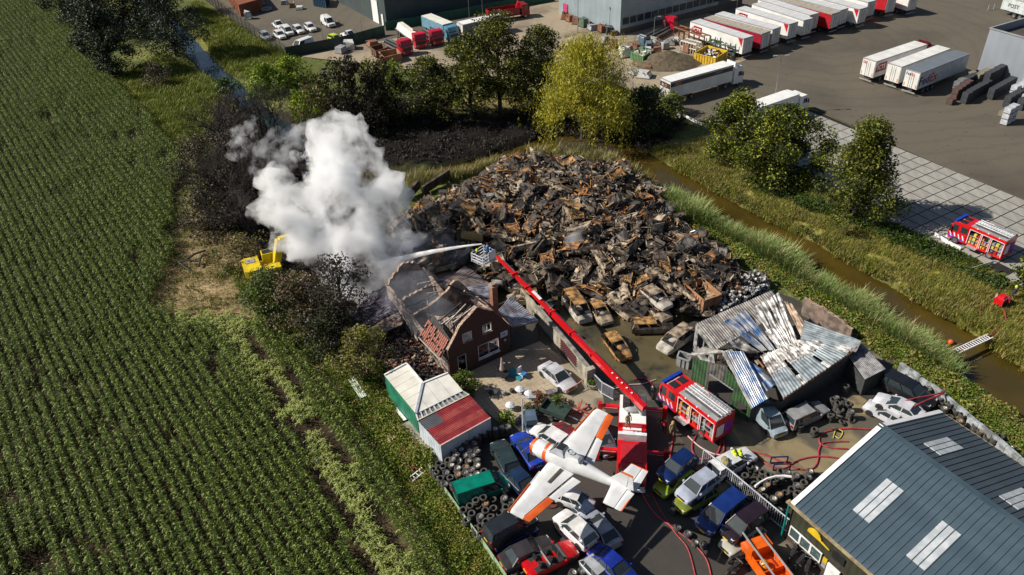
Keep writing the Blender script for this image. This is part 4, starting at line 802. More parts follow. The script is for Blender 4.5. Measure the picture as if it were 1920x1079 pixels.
# ================================================================ TREES
BARK = M('bark', (.09, .075, .055), .9, col2=(.05, .04, .03), scale=3, bump=.3); BARKB = M('burnt_bark', (.022, .02, .019), .9, col2=(.045, .035, .03), scale=3)
def gz_(x, y): return -.1
def tree(name, label, foot, h, rw, seed, leafm, n=5200, cut=.28, size=.34, trunk=BARK, shape='round', mixp=.35, group=None, cat='tree', zfoot=-.1, droop=0., clumps=None, px=True, asp=.6, fill=.9):
    p = at(*foot) if px else Vector((*foot, 0)); o = thing(name, label, cat, (p.x, p.y, zfoot), 0, group); rng = np.random.RandomState(seed); rr = random.Random(seed)
    nb = clumps or 46; tips = []
    m = MB(); k = 5; tr = .018*h+.05
    pts = [Vector((noise.noise(Vector((i, seed, 0)))*.25*i/2, noise.noise(Vector((i, 0, seed)))*.25*i/2, h*.8*i/k)) for i in range(k+1)]
    m.tube(pts, tr*1.2, 7, tr*.25)
    for b in range(nb):
        t = cut+(1-cut)*(b+.5)/nb; a = b*2.399+rr.random()
        if shape == 'round': rr_ = math.sin(math.pi*min(1, max(.08, (t-cut)/(1-cut)*.88+.12)))**.6
        elif shape == 'cone': rr_ = 1.05-(t-cut)/(1-cut)*.85
        elif shape == 'willow': rr_ = (1-((t-cut)/(1-cut))**2.2)**.5*.95+.08
        else: rr_ = .9
        rad_ = rw*rr_*(.45+.6*rr.random()) if b % 3 else rw*rr_*rr.random()*.5
        z = h*(t-.02+rr.uniform(-.04, .04)); tip = Vector((math.cos(a)*rad_, math.sin(a)*rad_, z)); tips.append(tip)
        if b % 2 == 0 or nb < 30:
            s0 = Vector((pts[1].x, pts[1].y, h*max(.15, t-.28))); q_ = s0.lerp(tip, .55)+Vector((rr.uniform(-.3, .3), rr.uniform(-.3, .3), .25)); m.tube([s0, q_, tip], tr*.35, 5, .02)
    m.build('trunk', trunk, o, smooth=60)
    tips = np.array([tuple(t_) for t_ in tips]); ci = rng.randint(0, len(tips), n); cs = rw*(.30 if shape != 'willow' else .26)*(.7+.6*rng.rand(len(tips)))
    d = rng.normal(size=(n, 3)); d /= np.linalg.norm(d, axis=1)[:, None]; P_ = tips[ci]+d*(cs[ci]*rng.rand(n)**.38)[:, None]*np.array([1, 1, .75])
    if droop:
        ns_ = max(60, n//38); pick = rng.randint(0, n, ns_); A0 = P_[pick].copy(); A0[:, :2] *= 1.02; sid = rng.randint(0, ns_, n); hl_ = droop*(.35+.65*rng.rand(ns_))*np.clip(np.hypot(A0[:, 0], A0[:, 1])/rw, .15, 1); st = rng.rand(n) < .6
        Q = A0[sid]+rng.normal(size=(n, 3))*[.13, .13, .1]; Q[:, 2] -= hl_[sid]*rng.rand(n); P_ = np.where(st[:, None], Q, P_); P_[:, 2] = np.maximum(P_[:, 2], .3+rng.rand(n)*.5)
    V, F = leafset(P_, size, rng, asp=asp, droop=1.6 if droop else 0.); cl = (tips.shape[0] and (rng.rand(len(tips))*.5)[ci]); mi = (rng.rand(n) < mixp*(.4+cl*2.4)).astype(int)
    c = link('crown', rawmesh('crown', V, F, leafm, mi), o)
    return o
OAK = [lf('leaf_oak_dark', (.03, .042, .006), (.015, .022, .004)), lf('leaf_oak_olive_sunlit', (.23, .24, .025), (.10, .11, .012))]  # olive tone raised to put sunlit brightness into the leaf colour
FRESH = [lf('leaf_green', (.045, .065, .008), (.022, .032, .004)), lf('leaf_yellow_green_sunlit', (.34, .37, .025), (.16, .19, .012))]  # yellow green tone brightened as painted sunlight on the leaves
WIL = [lf('leaf_willow', (.30, .30, .016), (.13, .14, .008)), lf('leaf_willow_light', (.62, .54, .06), (.38, .36, .025))]
PINE = [lf('leaf_night', (.012, .022, .006), (.007, .012, .004), .1), lf('leaf_night_grey', (.045, .07, .025), (.022, .034, .012), .1)]
SCOR = [lf('leaf_scorched', (.045, .033, .02), (.018, .014, .011), .1), lf('leaf_scorched_brown', (.16, .11, .05), (.09, .065, .035), .1)]
LIMEY = [lf('leaf_lime', (.14, .23, .01), (.07, .12, .006)), lf('leaf_lime_light', (.36, .42, .03), (.22, .28, .015))]
# trees of the right bank
tree('roadside_tree', 'bushy yellow green tree with the person standing in its shade, behind the canal', (1378, 300), 9.5, 5.0, 1, FRESH, 19000, cut=.14, size=.31)
tree('roadside_tree', 'broad dark green tree nearest the slab paving, beside the white cab', (1455, 340), 10.5, 6.0, 2, FRESH, 26000, cut=.12, mixp=.28, size=.31)
tree('roadside_tree', 'pointed green tree standing alone in front of the slab paving', (1600, 410), 12.6, 5.3, 3, [FRESH[0], OAK[1]], 24000, shape='cone', size=.3, cut=.16, mixp=.5, clumps=60)
tree('edge_bush', 'dark green bush at the tail of the fire engine on the slabs', (1925, 545), 5.0, 2.0, 4, FRESH, 2500, cut=.1, cat='bush')
tree('edge_bush', 'dark bush between the weeping willow and the white lorry', (1205, 245), 6.5, 5.0, 5, [OAK[0], FRESH[0]], 6000, cut=.05, cat='bush')
tree('edge_bush', 'grey green shrub under the rear doors of the white lorry', (1258, 215), 3.6, 2.3, 6, [OAK[1], REED[0]], 2200, cut=.05, cat='bush', size=.28)
tree('edge_bush', 'low light green shrub beside the dark bush at the yard corner', (1222, 200), 3.2, 3.0, 7, [FRESH[0], LIMEY[0]], 1800, cut=.05, cat='bush')
o = tree('weeping_willow', 'large golden weeping willow trailing down to the burnt bank', (1092, 258), 15.0, 8.0, 8, WIL, 34000, cut=.30, size=.42, shape='willow', droop=8.5, asp=.22, clumps=80, mixp=.5)
tree('bank_tree', 'dark oak leaning left of the row behind the burnt bank', (812, 222), 10.0, 5.0, 9, OAK, 10000, cut=.16, mixp=.35)
tree('bank_tree', 'slim dark oak with a bare straight stem, second of the row', (884, 224), 13.4, 5.0, 10, OAK, 12000, cut=.24, mixp=.45)
tree('bank_tree', 'tallest dark oak of the row, reaching over the grey lorry trailer', (938, 211), 15.5, 6.0, 11, OAK, 16000, cut=.22, mixp=.45)
tree('bank_tree', 'small dark oak between the tallest oak and the willow', (1015, 175), 11.5, 4.8, 12, OAK, 9000, cut=.2, mixp=.35)
tree('bank_tree', 'low dark tree tucked behind the two middle oaks', (985, 185), 8.0, 3.6, 13, OAK, 4500, cut=.1, mixp=.3)
tree('creeper_tree', 'tall tree hung with scorched brown foliage above the green bush', (612, 245), 9.0, 4.2, 14, [SCOR[1], LIMEY[0]], 8000, cut=.05, droop=3.5, shape='willow', mixp=.35)
tree('creeper_tree', 'black burnt leafy tree in front of the rusty open skips', (668, 240), 11.5, 5.2, 15, [SCOR[0], OAK[0]], 10000, cut=.05, droop=3.5, shape='willow', mixp=.3)
tree('creeper_tree', 'burnt dark tree with olive tips beside the lime shrub', (722, 222), 10.0, 4.6, 16, [SCOR[0], OAK[1]], 8000, cut=.05, droop=3, shape='willow', mixp=.3)
tree('lime_bush', 'bright lime green bush at the corner of the car park fence', (500, 175), 5.2, 4.0, 17, LIMEY, 4500, cut=.03, cat='bush', mixp=.35)
tree('lime_bush', 'bright green bush under the mesh fence above the stream bend', (545, 155), 4.6, 3.6, 18, LIMEY, 3600, cut=.03, cat='bush')
tree('lime_bush', 'yellow green overhanging bush on the stream bank', (575, 225), 5.0, 3.6, 19, [LIMEY[0], LIMEY[1]], 4200, cut=.03, cat='bush', droop=1.5, mixp=.5)
tree('lime_bush', 'light green shrub between the burnt tree and the first oak', (742, 165), 4.6, 3.2, 20, LIMEY, 3200, cut=.03, cat='bush', mixp=.25)
for i, (fx, fy, h, w_, lab) in enumerate([(150, 50, 13, 6.0, 'tall dark tree at the far corner of the maize field'), (212, 140, 13, 5.0, 'slender dark grey green tree beside the maize, in front of the grove'), (245, 50, 14, 6.8, 'dark broad tree in the middle of the grove'), (332, 105, 15, 7.0, 'tallest dark tree of the grove, next to the blue stream'), (290, 30, 13, 6.5, 'black tree at the rear of the grove'), (195, 70, 13, 6.5, 'dark tree standing in the shade at the back of the grove')]):
    tree('grove_tree', lab, (fx, fy), h, w_, 21+i, PINE, 14000, cut=.08, mixp=.3, trunk=BARKB, group=None)
tree('round_bush', 'grey green rounded bush on the maize edge', (172, 92), 5.0, 3.6, 27, PINE, 3000, cut=.03, cat='bush', mixp=.6)
tree('round_bush', 'brown bare looking bush in the middle of the meadow', (298, 160), 3.8, 3.0, 28, SCOR, 2600, cut=.03, cat='bush', size=.22)
tree('round_bush', 'green bush on the stream bank next to the meadow', (425, 175), 2.6, 2.4, 29, [WEED[0], DRK[0]], 1500, cut=.03, cat='bush')
tree('hedge_tree', 'dark brown leafed tree in front of the excavator', (575, 620), 7.0, 4.0, 30, [SCOR[1], OAK[0]], 6500, cut=.08, size=.26)
tree('hedge_tree', 'green leafed shrub on the corner of the maize headland', (520, 585), 5.0, 3.6, 31, [FRESH[0], WEED[0]], 5000, cut=.04, size=.26, mixp=.3)
tree('hedge_tree', 'olive green tree with open spreading twigs beside the fallen roof sheets', (690, 712), 6.2, 3.0, 32, [OAK[1], SCOR[1]], 3800, cut=.25, size=.24)
tree('hedge_tree', 'dense dark tree in the corner behind the olive tree', (630, 665), 5.8, 3.6, 33, [OAK[0], SCOR[0]], 6000, cut=.06, size=.24, trunk=BARKB)
tree('scorched_tree', 'scorched tree with curled black leaves in front of the smoke', (655, 640), 10.5, 3.2, 34, [SCOR[0], BARKB], 2600, cut=.42, size=.26, trunk=BARKB, mixp=.3)
tree('brown_shrub', 'yellow brown scorched shrub beside the yellow excavator', (462, 500), 4.2, 3.6, 35, [SCOR[1], DRY[1]], 3200, cut=.03, cat='bush', size=.24)
tree('brown_shrub', 'pale straw coloured shrub between excavator and maize', (505, 560), 3.6, 2.8, 36, [DRY[1], WEED[0]], 2600, cut=.03, cat='bush', size=.24)
# bare burnt trees
def bare(label, foot, h, spread, seed, depth=5, lean=0.):
    rr = random.Random(seed); p = at(*foot); o = thing('burnt_tree', label, 'tree', (p.x, p.y, -.15), 0); m = MB(); tw = MB()
    def br(a, d, L, r_, k):
        b = a+d*L+Vector((0, 0, .04*L)); (m if k > 2 else tw).tube([a, a.lerp(b, .5)+Vector((rr.uniform(-.08, .08), rr.uniform(-.08, .08), .03))*L, b], r_, 5 if k > 2 else 3, r_*.62, cap=False)
        if k <= 0: return
        for i in range(3 if k > 1 else 4):
            nd = (d+Vector((rr.gauss(0, 1), rr.gauss(0, 1), rr.gauss(.15, .55)))*spread).normalized(); br(b if i else a.lerp(b, .7), nd, L*rr.uniform(.62, .85), r_*.6, k-1)
    for i in range(4): br(Vector((0, 0, 0)), Vector((rr.uniform(-.4, .4)+lean, rr.uniform(-.35, .35), 1)).normalized(), h*.36, .035*h*.35+.05, depth)
    m.build('trunk', BARKB, o, smooth=60); tw.build('twigs', M('burnt_twig', (.05, .04, .032), .9, col2=(.02, .018, .017), scale=2), o); return o
bare('burnt leafless tree at the meadow corner left of the smoke', (430, 300), 9.5, .62, 1)
bare('burnt leafless tree behind the thin smoke wisps above the stream', (505, 290), 9.5, .55, 2)
bare('spreading burnt tree leaning over the maize edge', (440, 395), 9, .62, 3, lean=-.25)
bare('burnt tree with a twisted stem nearest the excavator', (480, 440), 8.5, .6, 4, lean=-.35)
bare('thin burnt tree standing in the edge of the white smoke', (520, 400), 8, .5, 5)
bare('burnt tree at the bank behind the smoke', (545, 330), 7, .55, 6)
tree('brown_shrub', 'brown scorched thicket where maize field and burnt trees meet', (395, 350), 7.5, 5.0, 37, SCOR, 6000, cut=.03, cat='bush', size=.26)
tree('brown_shrub', 'dark scorched thicket below the leaning burnt tree', (400, 430), 5.5, 4.2, 38, [SCOR[0], SCOR[1]], 6000, cut=.03, cat='bush', size=.26, mixp=.2)
tree('brown_shrub', 'black thicket between stream and burnt trees', (455, 270), 8, 5.0, 39, [SCOR[0], BARKB], 4500, cut=.03, cat='bush', size=.24, mixp=.3)
tree('brown_shrub', 'sooty thicket beside the smoke left of the excavator arm', (450, 345), 8, 5.2, 40, [SCOR[0], SCOR[1]], 6000, cut=.03, cat='bush', size=.24, mixp=.15)
tree('garden_bush', 'small green hedge growing between the white shed roof and the house', (872, 738), 2.8, 1.4, 41, [WEED[0], WEED[1]], 2400, cut=.03, cat='bush', size=.2)
tree('garden_bush', 'brown climber on the side wall of the burnt house', (822, 672), 2.2, 1.0, 42, [DRY[1], OAK[1]], 1200, cut=.03, cat='bush', size=.2)
tree('garden_bush', 'red leaved ornamental shrub on the patio edge', (1010, 757), 1.5, .9, 43, [M('leaf_red', (.3, .06, .05), .6), WEED[0]], 700, cut=.03, cat='bush', size=.18)
tree('garden_bush', 'yellow green shrub near the tyre row and lamp post', (950, 792), 1.3, .9, 44, LIMEY, 700, cut=.03, cat='bush', size=.18)
tree('garden_bush', 'round green box shrub behind the small trailer', (1045, 762), 1.3, .9, 45, [WEED[0], OAK[1]], 800, cut=.03, cat='bush', size=.16)
tree('garden_bush', 'small dark shrub at the foot of the patio post', (992, 775), 1.2, .8, 46, [OAK[0], WEED[0]], 500, cut=.03, cat='bush', size=.16)
# ================================================================ CARS
RIM = M('rim_alloy', (.5, .5, .52), .3, .8); LAMP = M('headlamp_glass', (.6, .63, .65), .08); TAIL = M('tail_lamp', (.45, .01, .012), .2); PLATE = M('yellow_plate_nl', (.75, .5, .02), .5)
INT = M('car_interior', (.03, .03, .032), .9)
BODY = {  # L, W, H, belt, hood z, deck z, (rear cabin bottom, front cabin bottom, rear roof, front roof) as fractions of L from rear
 'hatch': (4.0, 1.7, 1.45, .92, .86, .92, (.02, .74, .12, .56)), 'sedan': (4.5, 1.75, 1.42, .9, .84, .9, (.13, .74, .26, .56)),
 'estate': (4.6, 1.76, 1.45, .92, .86, .92, (.02, .74, .07, .57)), 'mpv': (4.5, 1.8, 1.68, 1.0, .95, 1.0, (.02, .82, .07, .62)),
 'coupe': (4.4, 1.75, 1.32, .86, .8, .88, (.08, .72, .26, .52)), 'van': (4.8, 1.9, 1.95, 1.1, 1.05, 1.1, (.0, .86, .02, .70)),
 'suv': (4.5, 1.85, 1.72, 1.05, 1.0, 1.05, (.02, .76, .08, .58)), 'small': (3.5, 1.6, 1.42, .92, .86, .92, (.02, .80, .12, .6)), 'pickup': (5.0, 1.8, 1.7, .98, .95, .7, (.40, .76, .44, .60))}
def wheel_mesh():
    T = Matrix.Rotation(rad(90), 4, 'X'); return MB().lathe([(.19, -.1), (.29, -.1), (.315, -.06), (.315, .06), (.29, .1), (.19, .1)], 14, T, True).mesh('wheel', RUBBER, 40), MB().lathe([(.001, .05), (.06, .085), (.17, .06), (.2, .09), (.2, -.09), (.001, -.07)], 10, T).mesh('rim', RIM, 30)
WM = wheel_mesh()
def wheel(par, x, y, r_=.315, s=1, rimmat=None, wdt=1.):
    w_ = bpy.data.objects.new('wheel', WM[0]); COL.objects.link(w_); w_.parent = par; w_.location = (x, y, r_); k = r_/.315; w_.scale = (k, wdt, k); w_.rotation_euler = (0, 0, 0 if s < 0 else math.pi)
    q_ = bpy.data.objects.new('rim', WM[1]); COL.objects.link(q_); q_.parent = w_; q_.rotation_euler = (0, 0, math.pi)
    return w_
def body_mb(kind, L, W, H, belt, hood, deck, c, mbx=None):
    m = mbx or MB(); x = lambda f: (f-.5)*L
    st = [(0, .40, .32, deck-.25), (.02, .47, .24, deck-.02), (.12, .5, .2, deck), (.3, .5, .2, belt), (.5, .5, .2, belt), (.7, .5, .2, belt), (.8, .495, .2, hood+.01), (.93, .47, .22, hood-.1), (.985, .43, .28, hood-.2), (1.0, .37, .34, hood-.34)]
    if kind == 'pickup': st[3] = (.38, .5, .2, .7); st[4] = (.42, .5, .2, belt)
    rings = []
    for f, w_, zb, zt in st:
        w2 = w_*W; rings.append([Vector((x(f), y, z)) for y, z in ((-w2*.9, zb), (-w2, zb+.12), (-w2, (zb+zt)/2+.1), (-w2*.97, zt-.06), (-w2*.86, zt), (0, zt+.025), (w2*.86, zt), (w2*.97, zt-.06), (w2, (zb+zt)/2+.1), (w2, zb+.12), (w2*.9, zb))])
    return m.loft(rings), x
def cabin(kind, L, W, H, belt, c, x, inset=.0):
    rb, fb, rt_, ft_ = c; zb = belt-.03; wb, wt = W*.455, W*.36
    bot = [Vector((x(rb), -wb, zb)), Vector((x(fb), -wb, zb)), Vector((x(fb)-0, wb, zb)), Vector((x(rb), wb, zb))]
    top = [Vector((x(rt_), -wt, H-.04)), Vector((x(ft_), -wt, H-.04)), Vector((x(ft_), wt, H-.04)), Vector((x(rt_), wt, H-.04))]
    return bot, top
def car(kind, label, col, loc, yaw, group=None, scale=1., burnt=False, name=None, L=None, catg='car', name_='parked_car', roofcol=None, rustmat=None, dist=0.):
    L0, W, H, belt, hood, deck, c = BODY[kind]; L = L or L0; W = W*(1 if kind != 'van' else 1)
    o = thing(name_, label, catg, loc, yaw, group); o.scale = (scale,)*3; pm = col if not isinstance(col, tuple) else paint(name, col)
    m, x = body_mb(kind, L, W, H, belt, hood, deck, c); bo = m.build('body', [pm], o, smooth=35)
    bot, top = cabin(kind, L, W, H, belt, c, x)
    mid = [Vector(((top[0].x+top[1].x)/2, s*W*.37, H)) for s in (-1, 1)]; rm = roofcol or pm
    m = MB(); t = [p.copy() for p in top]
    m.add([t[0], Vector((mid[0].x, t[0].y, H)), t[1], Vector((t[1].x+.02, 0, H-.01)), t[2], Vector((mid[0].x, t[2].y, H)), t[3], Vector((t[3].x-.02, 0, H-.01)), Vector((mid[0].x, 0, H+.035))], [(0, 1, 8, 7), (1, 2, 3, 8), (8, 3, 4, 5), (7, 8, 5, 6)])
    tk = .07
    def pil(a, b, w_=.08): m.bar(a, b, w_, w_*.8)
    for i in range(4): pil(bot[i], top[i])
    for s in (0, 3): n_ = 1 if kind in ('coupe', 'pickup') else 2; [pil(bot[s].lerp(bot[1 if s == 0 else 2], .2+.42*k if n_ == 2 else .5), top[s].lerp(top[1 if s == 0 else 2], .16+.42*k if n_ == 2 else .5)) for k in range(n_)]
    for a, b in ((0, 1), (1, 2), (2, 3), (3, 0)): m.bar(top[a]-Vector((0, 0, .02)), top[b]-Vector((0, 0, .02)), .07, .07)
    m.build('roof', rm, o, smooth=30)
    cen = sum(bot+top, Vector())/8
    MB().add([p+Vector((0, 0, .045)) for p in bot], [(0, 1, 2, 3)]).build('interior', INT, o)
    if not burnt:
        def pane(nm, ia, ib):
            a, b, cc, d = bot[ia].copy(), bot[ib].copy(), top[ib].copy(), top[ia].copy(); q_ = [a.lerp(b, .05), b.lerp(a, .05), cc.lerp(d, .05), d.lerp(cc, .05)]; q_ = [p+(cen-p).normalized()*.01 for p in q_]; return MB().add(q_, [(0, 1, 2, 3)]).build(nm, GLASS, o)
        pane('side_window', 0, 1); pane('windscreen', 1, 2); pane('side_window', 2, 3); pane('rear_window', 3, 0)
        if kind == 'van':
            for s in (0, 3):
                j = 1 if s == 0 else 2; a, b, cc, d = bot[s], bot[s].lerp(bot[j], .62), top[s].lerp(top[j], .62), top[s]; MB().add([p+Vector((0, -.02 if s == 0 else .02, 0)) for p in (a, b, cc, d)], [(0, 1, 2, 3)]).build('side_panel', pm, o)
        hz = hood-.3
        for s in (-1, 1):
            MB().hexa([Vector((x(.95), s*W*.42, hz)), Vector((x(.993), s*W*.38, hz)), Vector((x(.997), s*W*.25, hz)), Vector((x(.97), s*W*.25, hz))], [Vector((x(.93), s*W*.43, hz+.17)), Vector((x(.975), s*W*.385, hz+.14)), Vector((x(.98), s*W*.25, hz+.13)), Vector((x(.95), s*W*.25, hz+.17))]).build('headlight', LAMP, o)
            MB().box(x(.0)-.02, s*W*.36-.1, deck-.3, x(.03), s*W*.36+.1, deck-.1).build('tail_light', TAIL, o)
            MB().box(x(c[1])-.35, s*(W*.5+.09)-.08, belt-.02, x(c[1])-.2, s*(W*.5+.09)+.08, belt+.13).build('wing_mirror', pm, o)
        MB().box(x(1)-.03, -W*.24, hood-.34, x(1)+.015, W*.24, hood-.2).build('grille', BLACK, o)
        MB().box(x(1)-.02, -.26, .38, x(1)+.03, .26, .49).build('number_plate', PLATE, o); MB().box(x(0)-.03, -.26, .55, x(0)+.03, .26, .66).build('number_plate', PLATE, o)
    r_ = .31 if kind not in ('suv', 'van', 'pickup') else .34
    for f in (.17, .81):
        for s in (-1, 1):
            if burnt and dist: MB().lathe([(.08, -.06), (.2, -.08), (.2, .08), (.08, .06)], 10, Matrix.Rotation(rad(90), 4, 'X') @ Matrix.Identity(4)).build('bare_rim', RUST, o, loc=(x(f), s*W*.44, .2))
            else: wheel(o, x(f), s*(W*.5-.09), r_, s)
            if not burnt: MB().lathe([(.001, 0), (r_+.07, 0)], 14, Matrix.Translation((x(f), s*(W*.5+.004), r_+.0)) @ Matrix.Rotation(rad(90), 4, 'X')).build('wheel_arch', BLACK, o)
    return o
def putcar(kind, label, col, name, rear, front, z=0., zr=.7, **kw):
    p, yw, L = place(rear, front, zr+z); L0 = BODY[kind][0]; return car(kind, label, col, (p.x, p.y, z), yw, name=name, scale=kw.pop('scale', .97), **kw)
cars = [
 ('sedan', 'silver saloon parked on the patio beside the lattice wall, barrier tape across its nose', (.55, .56, .6), 'silver', (1018, 682), (1074, 728), 0, {}),
 ('hatch', 'dark green grey hatchback with red tail lights beside the tyre stacks', (.025, .045, .05), 'dark_teal', (962, 884), (932, 826), .25, {}),
 ('sedan', 'bright blue saloon with yellow bumper under the aeroplane propeller', (.015, .05, .38), 'bright_blue', (1008, 868), (972, 815), .35, {}),
 ('small', 'small steel blue car wreck at the foot of the patio lamp post', (.10, .15, .22), 'steel_blue', (994, 778), (999, 803), 0, dict(scale=.8)),
 ('hatch', 'white rally style hatchback under the right wing root', (.8, .8, .8), 'white', (1052, 830), (1012, 806), .3, {}),
 ('hatch', 'dark red car mostly hidden under the aeroplane wing', (.2, .02, .025), 'dark_red', (1075, 830), (1052, 806), 0, {}),
 ('estate', 'grey blue car between aeroplane wing and the red platform lorry', (.12, .13, .17), 'slate', (1118, 800), (1142, 842), 0, dict(scale=.9)),
 ('sedan', 'navy saloon with open bonnet between dark hatchback and green van', (.012, .03, .08), 'navy', (962, 888), (996, 922), .1, {}),
 ('van', 'green panel van wedged between two groups of tyres', (.0, .19, .13), 'van_green', (858, 932), (948, 903), 0, dict(scale=.97)),
 ('suv', 'black off-road car stacked on a blue car at the fence', (.02, .024, .03), 'near_black', (920, 1006), (993, 968), .95, {}),
 ('hatch', 'blue hatchback crushed underneath the black off-road car', (.01, .035, .22), 'royal_blue', (925, 1018), (1000, 982), 0, {}),
 ('sedan', 'charcoal saloon with a misted rear window beside the red convertible', (.045, .04, .045), 'charcoal', (946, 1054), (1030, 1016), .3, {}),
 ('hatch', 'white rounded hatchback stacked on a dark car near the rusty pole', (.85, .85, .86), 'white', (1108, 1018), (1050, 962), .75, {}),
 ('hatch', 'dark violet car flattened underneath the white rounded hatchback', (.03, .02, .045), 'violet', (1105, 1026), (1048, 970), 0, dict(scale=.92)),
 ('coupe', 'silver blue saloon with a missing bonnet right of the white hatchback', (.35, .38, .46), 'ice_blue', (1150, 1018), (1098, 958), .2, {}),
 ('sedan', 'bright blue car with a dark bonnet at the bottom edge of the yard', (.01, .03, .3), 'royal_blue2', (1122, 1036), (1182, 1090), .4, {}),
 ('hatch', 'pale silver car beneath the bright blue car at the bottom edge', (.4, .42, .45), 'silver2', (1105, 1052), (1150, 1100), 0, dict(scale=.9)),
 ('small', 'white compact car below the aeroplane tail boom', (.8, .8, .8), 'white', (1062, 930), (1096, 942), .2, dict(scale=.9)),
 ('small', 'dark blue wreck beneath the rear fuselage of the aeroplane', (.03, .05, .1), 'navy2', (1104, 962), (1075, 935), 0, dict(scale=.8)),
 ('hatch', 'dark blue hatchback stacked on the lime green car', (.006, .02, .10), 'deep_blue', (1298, 852), (1240, 896), 1.05, {}),
 ('hatch', 'lime green car underneath the dark blue hatchback', (.32, .42, .03), 'lime', (1298, 880), (1232, 922), 0, dict(scale=.95)),
 ('hatch', 'silver blue hatchback stacked on the olive green car', (.38, .42, .52), 'silver_blue', (1340, 888), (1275, 934), 1.05, {}),
 ('hatch', 'olive green car underneath the silver blue hatchback', (.16, .2, .03), 'olive', (1340, 912), (1268, 952), 0, dict(scale=.95)),
 ('mpv', 'blue people carrier with a loose tyre lying on its bonnet', (.008, .03, .17), 'mid_blue', (1392, 930), (1312, 995), .5, dict(scale=1.03)),
 ('mpv', 'black and dark red people carrier stacked on a silver car', (.022, .012, .02), 'plum', (1430, 958), (1362, 1005), .8, dict(scale=.92)),
 ('hatch', 'silver hatchback half hidden underneath the black people carrier', (.42, .42, .36), 'champagne', (1425, 985), (1358, 1030), 0, dict(scale=.95)),
 ('estate', 'white estate car with firefighter coats and helmets laid on its roof', (.72, .73, .76), 'white3', (1345, 882), (1400, 852), 0, dict(scale=1.0)),
 ('estate', 'silver grey estate car with shaded bonnet in front of the collapsed hall', (.30, .30, .31), 'grey_silver', (1480, 790), (1542, 762), 0, dict(scale=1.0)),
 ('van', 'pale blue grey delivery van backed against the green hall wall', (.30, .38, .43), 'pale_blue', (1420, 762), (1458, 805), 0, dict(scale=.9)),
 ('coupe', 'silver coupe without front wheel stacked near the hall gable', (.6, .61, .66), 'silver3', (1722, 778), (1650, 745), .75, {}),
 ('coupe', 'silver coupe lying underneath the other silver coupe', (.55, .56, .6), 'silver4', (1700, 792), (1634, 758), 0, {}),
 ('estate', 'black estate car next to the whitewashed tyre wall', (.012, .014, .018), 'black_blue', (1666, 712), (1742, 752), .1, dict(scale=1.08)),
 # car park far left
 ('hatch', 'white hatchback parked nearest the mesh fence', (.8, .8, .8), 'white', (516, 59), (533, 71), 0, {}),
 ('mpv', 'white van like car second in the parked row', (.8, .8, .8), 'white', (529, 50), (549, 66), 0, {}),
 ('hatch', 'white car with a red roof light third in the parked row', (.8, .8, .8), 'white', (549, 48), (570, 62), 0, {}),
 ('hatch', 'white car at the open end of the parked row', (.8, .8, .8), 'white', (572, 44), (592, 58), 0, {}),
 ('pickup', 'white pickup with a canopy behind the parked row', (.8, .8, .8), 'white', (513, 40), (530, 52), 0, dict(scale=.9)),
 ('hatch', 'silver car seen through the mesh fence', (.4, .43, .47), 'silver2', (487, 60), (508, 74), 0, {}),
 ('van', 'white van parked alone with two cones in front', (.8, .8, .8), 'white', (603, 34), (628, 50), 0, {}),
 ('van', 'white minibus with an open trailer bonnet behind the dark screen fence', (.8, .8, .8), 'white', (586, 78), (548, 92), 0, {}),
 ('hatch', 'fluorescent yellow car beside the white pickup', (.62, .75, .02), 'fluo', (618, 68), (640, 76), 0, dict(scale=.95)),
 ('pickup', 'white pickup beside the fluorescent yellow car', (.8, .8, .8), 'white', (641, 60), (668, 71), 0, dict(scale=.95)),
]
for k, lab, col, nm, re_, fr_, z, kw in cars: putcar(k, lab, col, nm, re_, fr_, z, **kw)
# red convertible
o = putcar('sedan', 'bright red open convertible without a roof beside the charcoal saloon', (.55, .006, .01), 'red', (992, 1066), (1072, 1026), .45)
for ch in list(o.children):
    if ch.name.split('.')[0] in ('roof', 'side_window', 'rear_window'): bpy.data.objects.remove(ch)
for y in (-.38, .38):
    for xx in (-.9, .05): MB().box(xx-.3, y-.24, .7, xx+.2, y+.24, .95).build('seat', BLACK, o); MB().box(xx-.36, y-.24, .95, xx-.2, y+.24, 1.3).build('seat_back', BLACK, o)
MB().bar((-.45, -.7, .98), (-.45, .7, .98), .1).build('roll_bar', GREY, o)
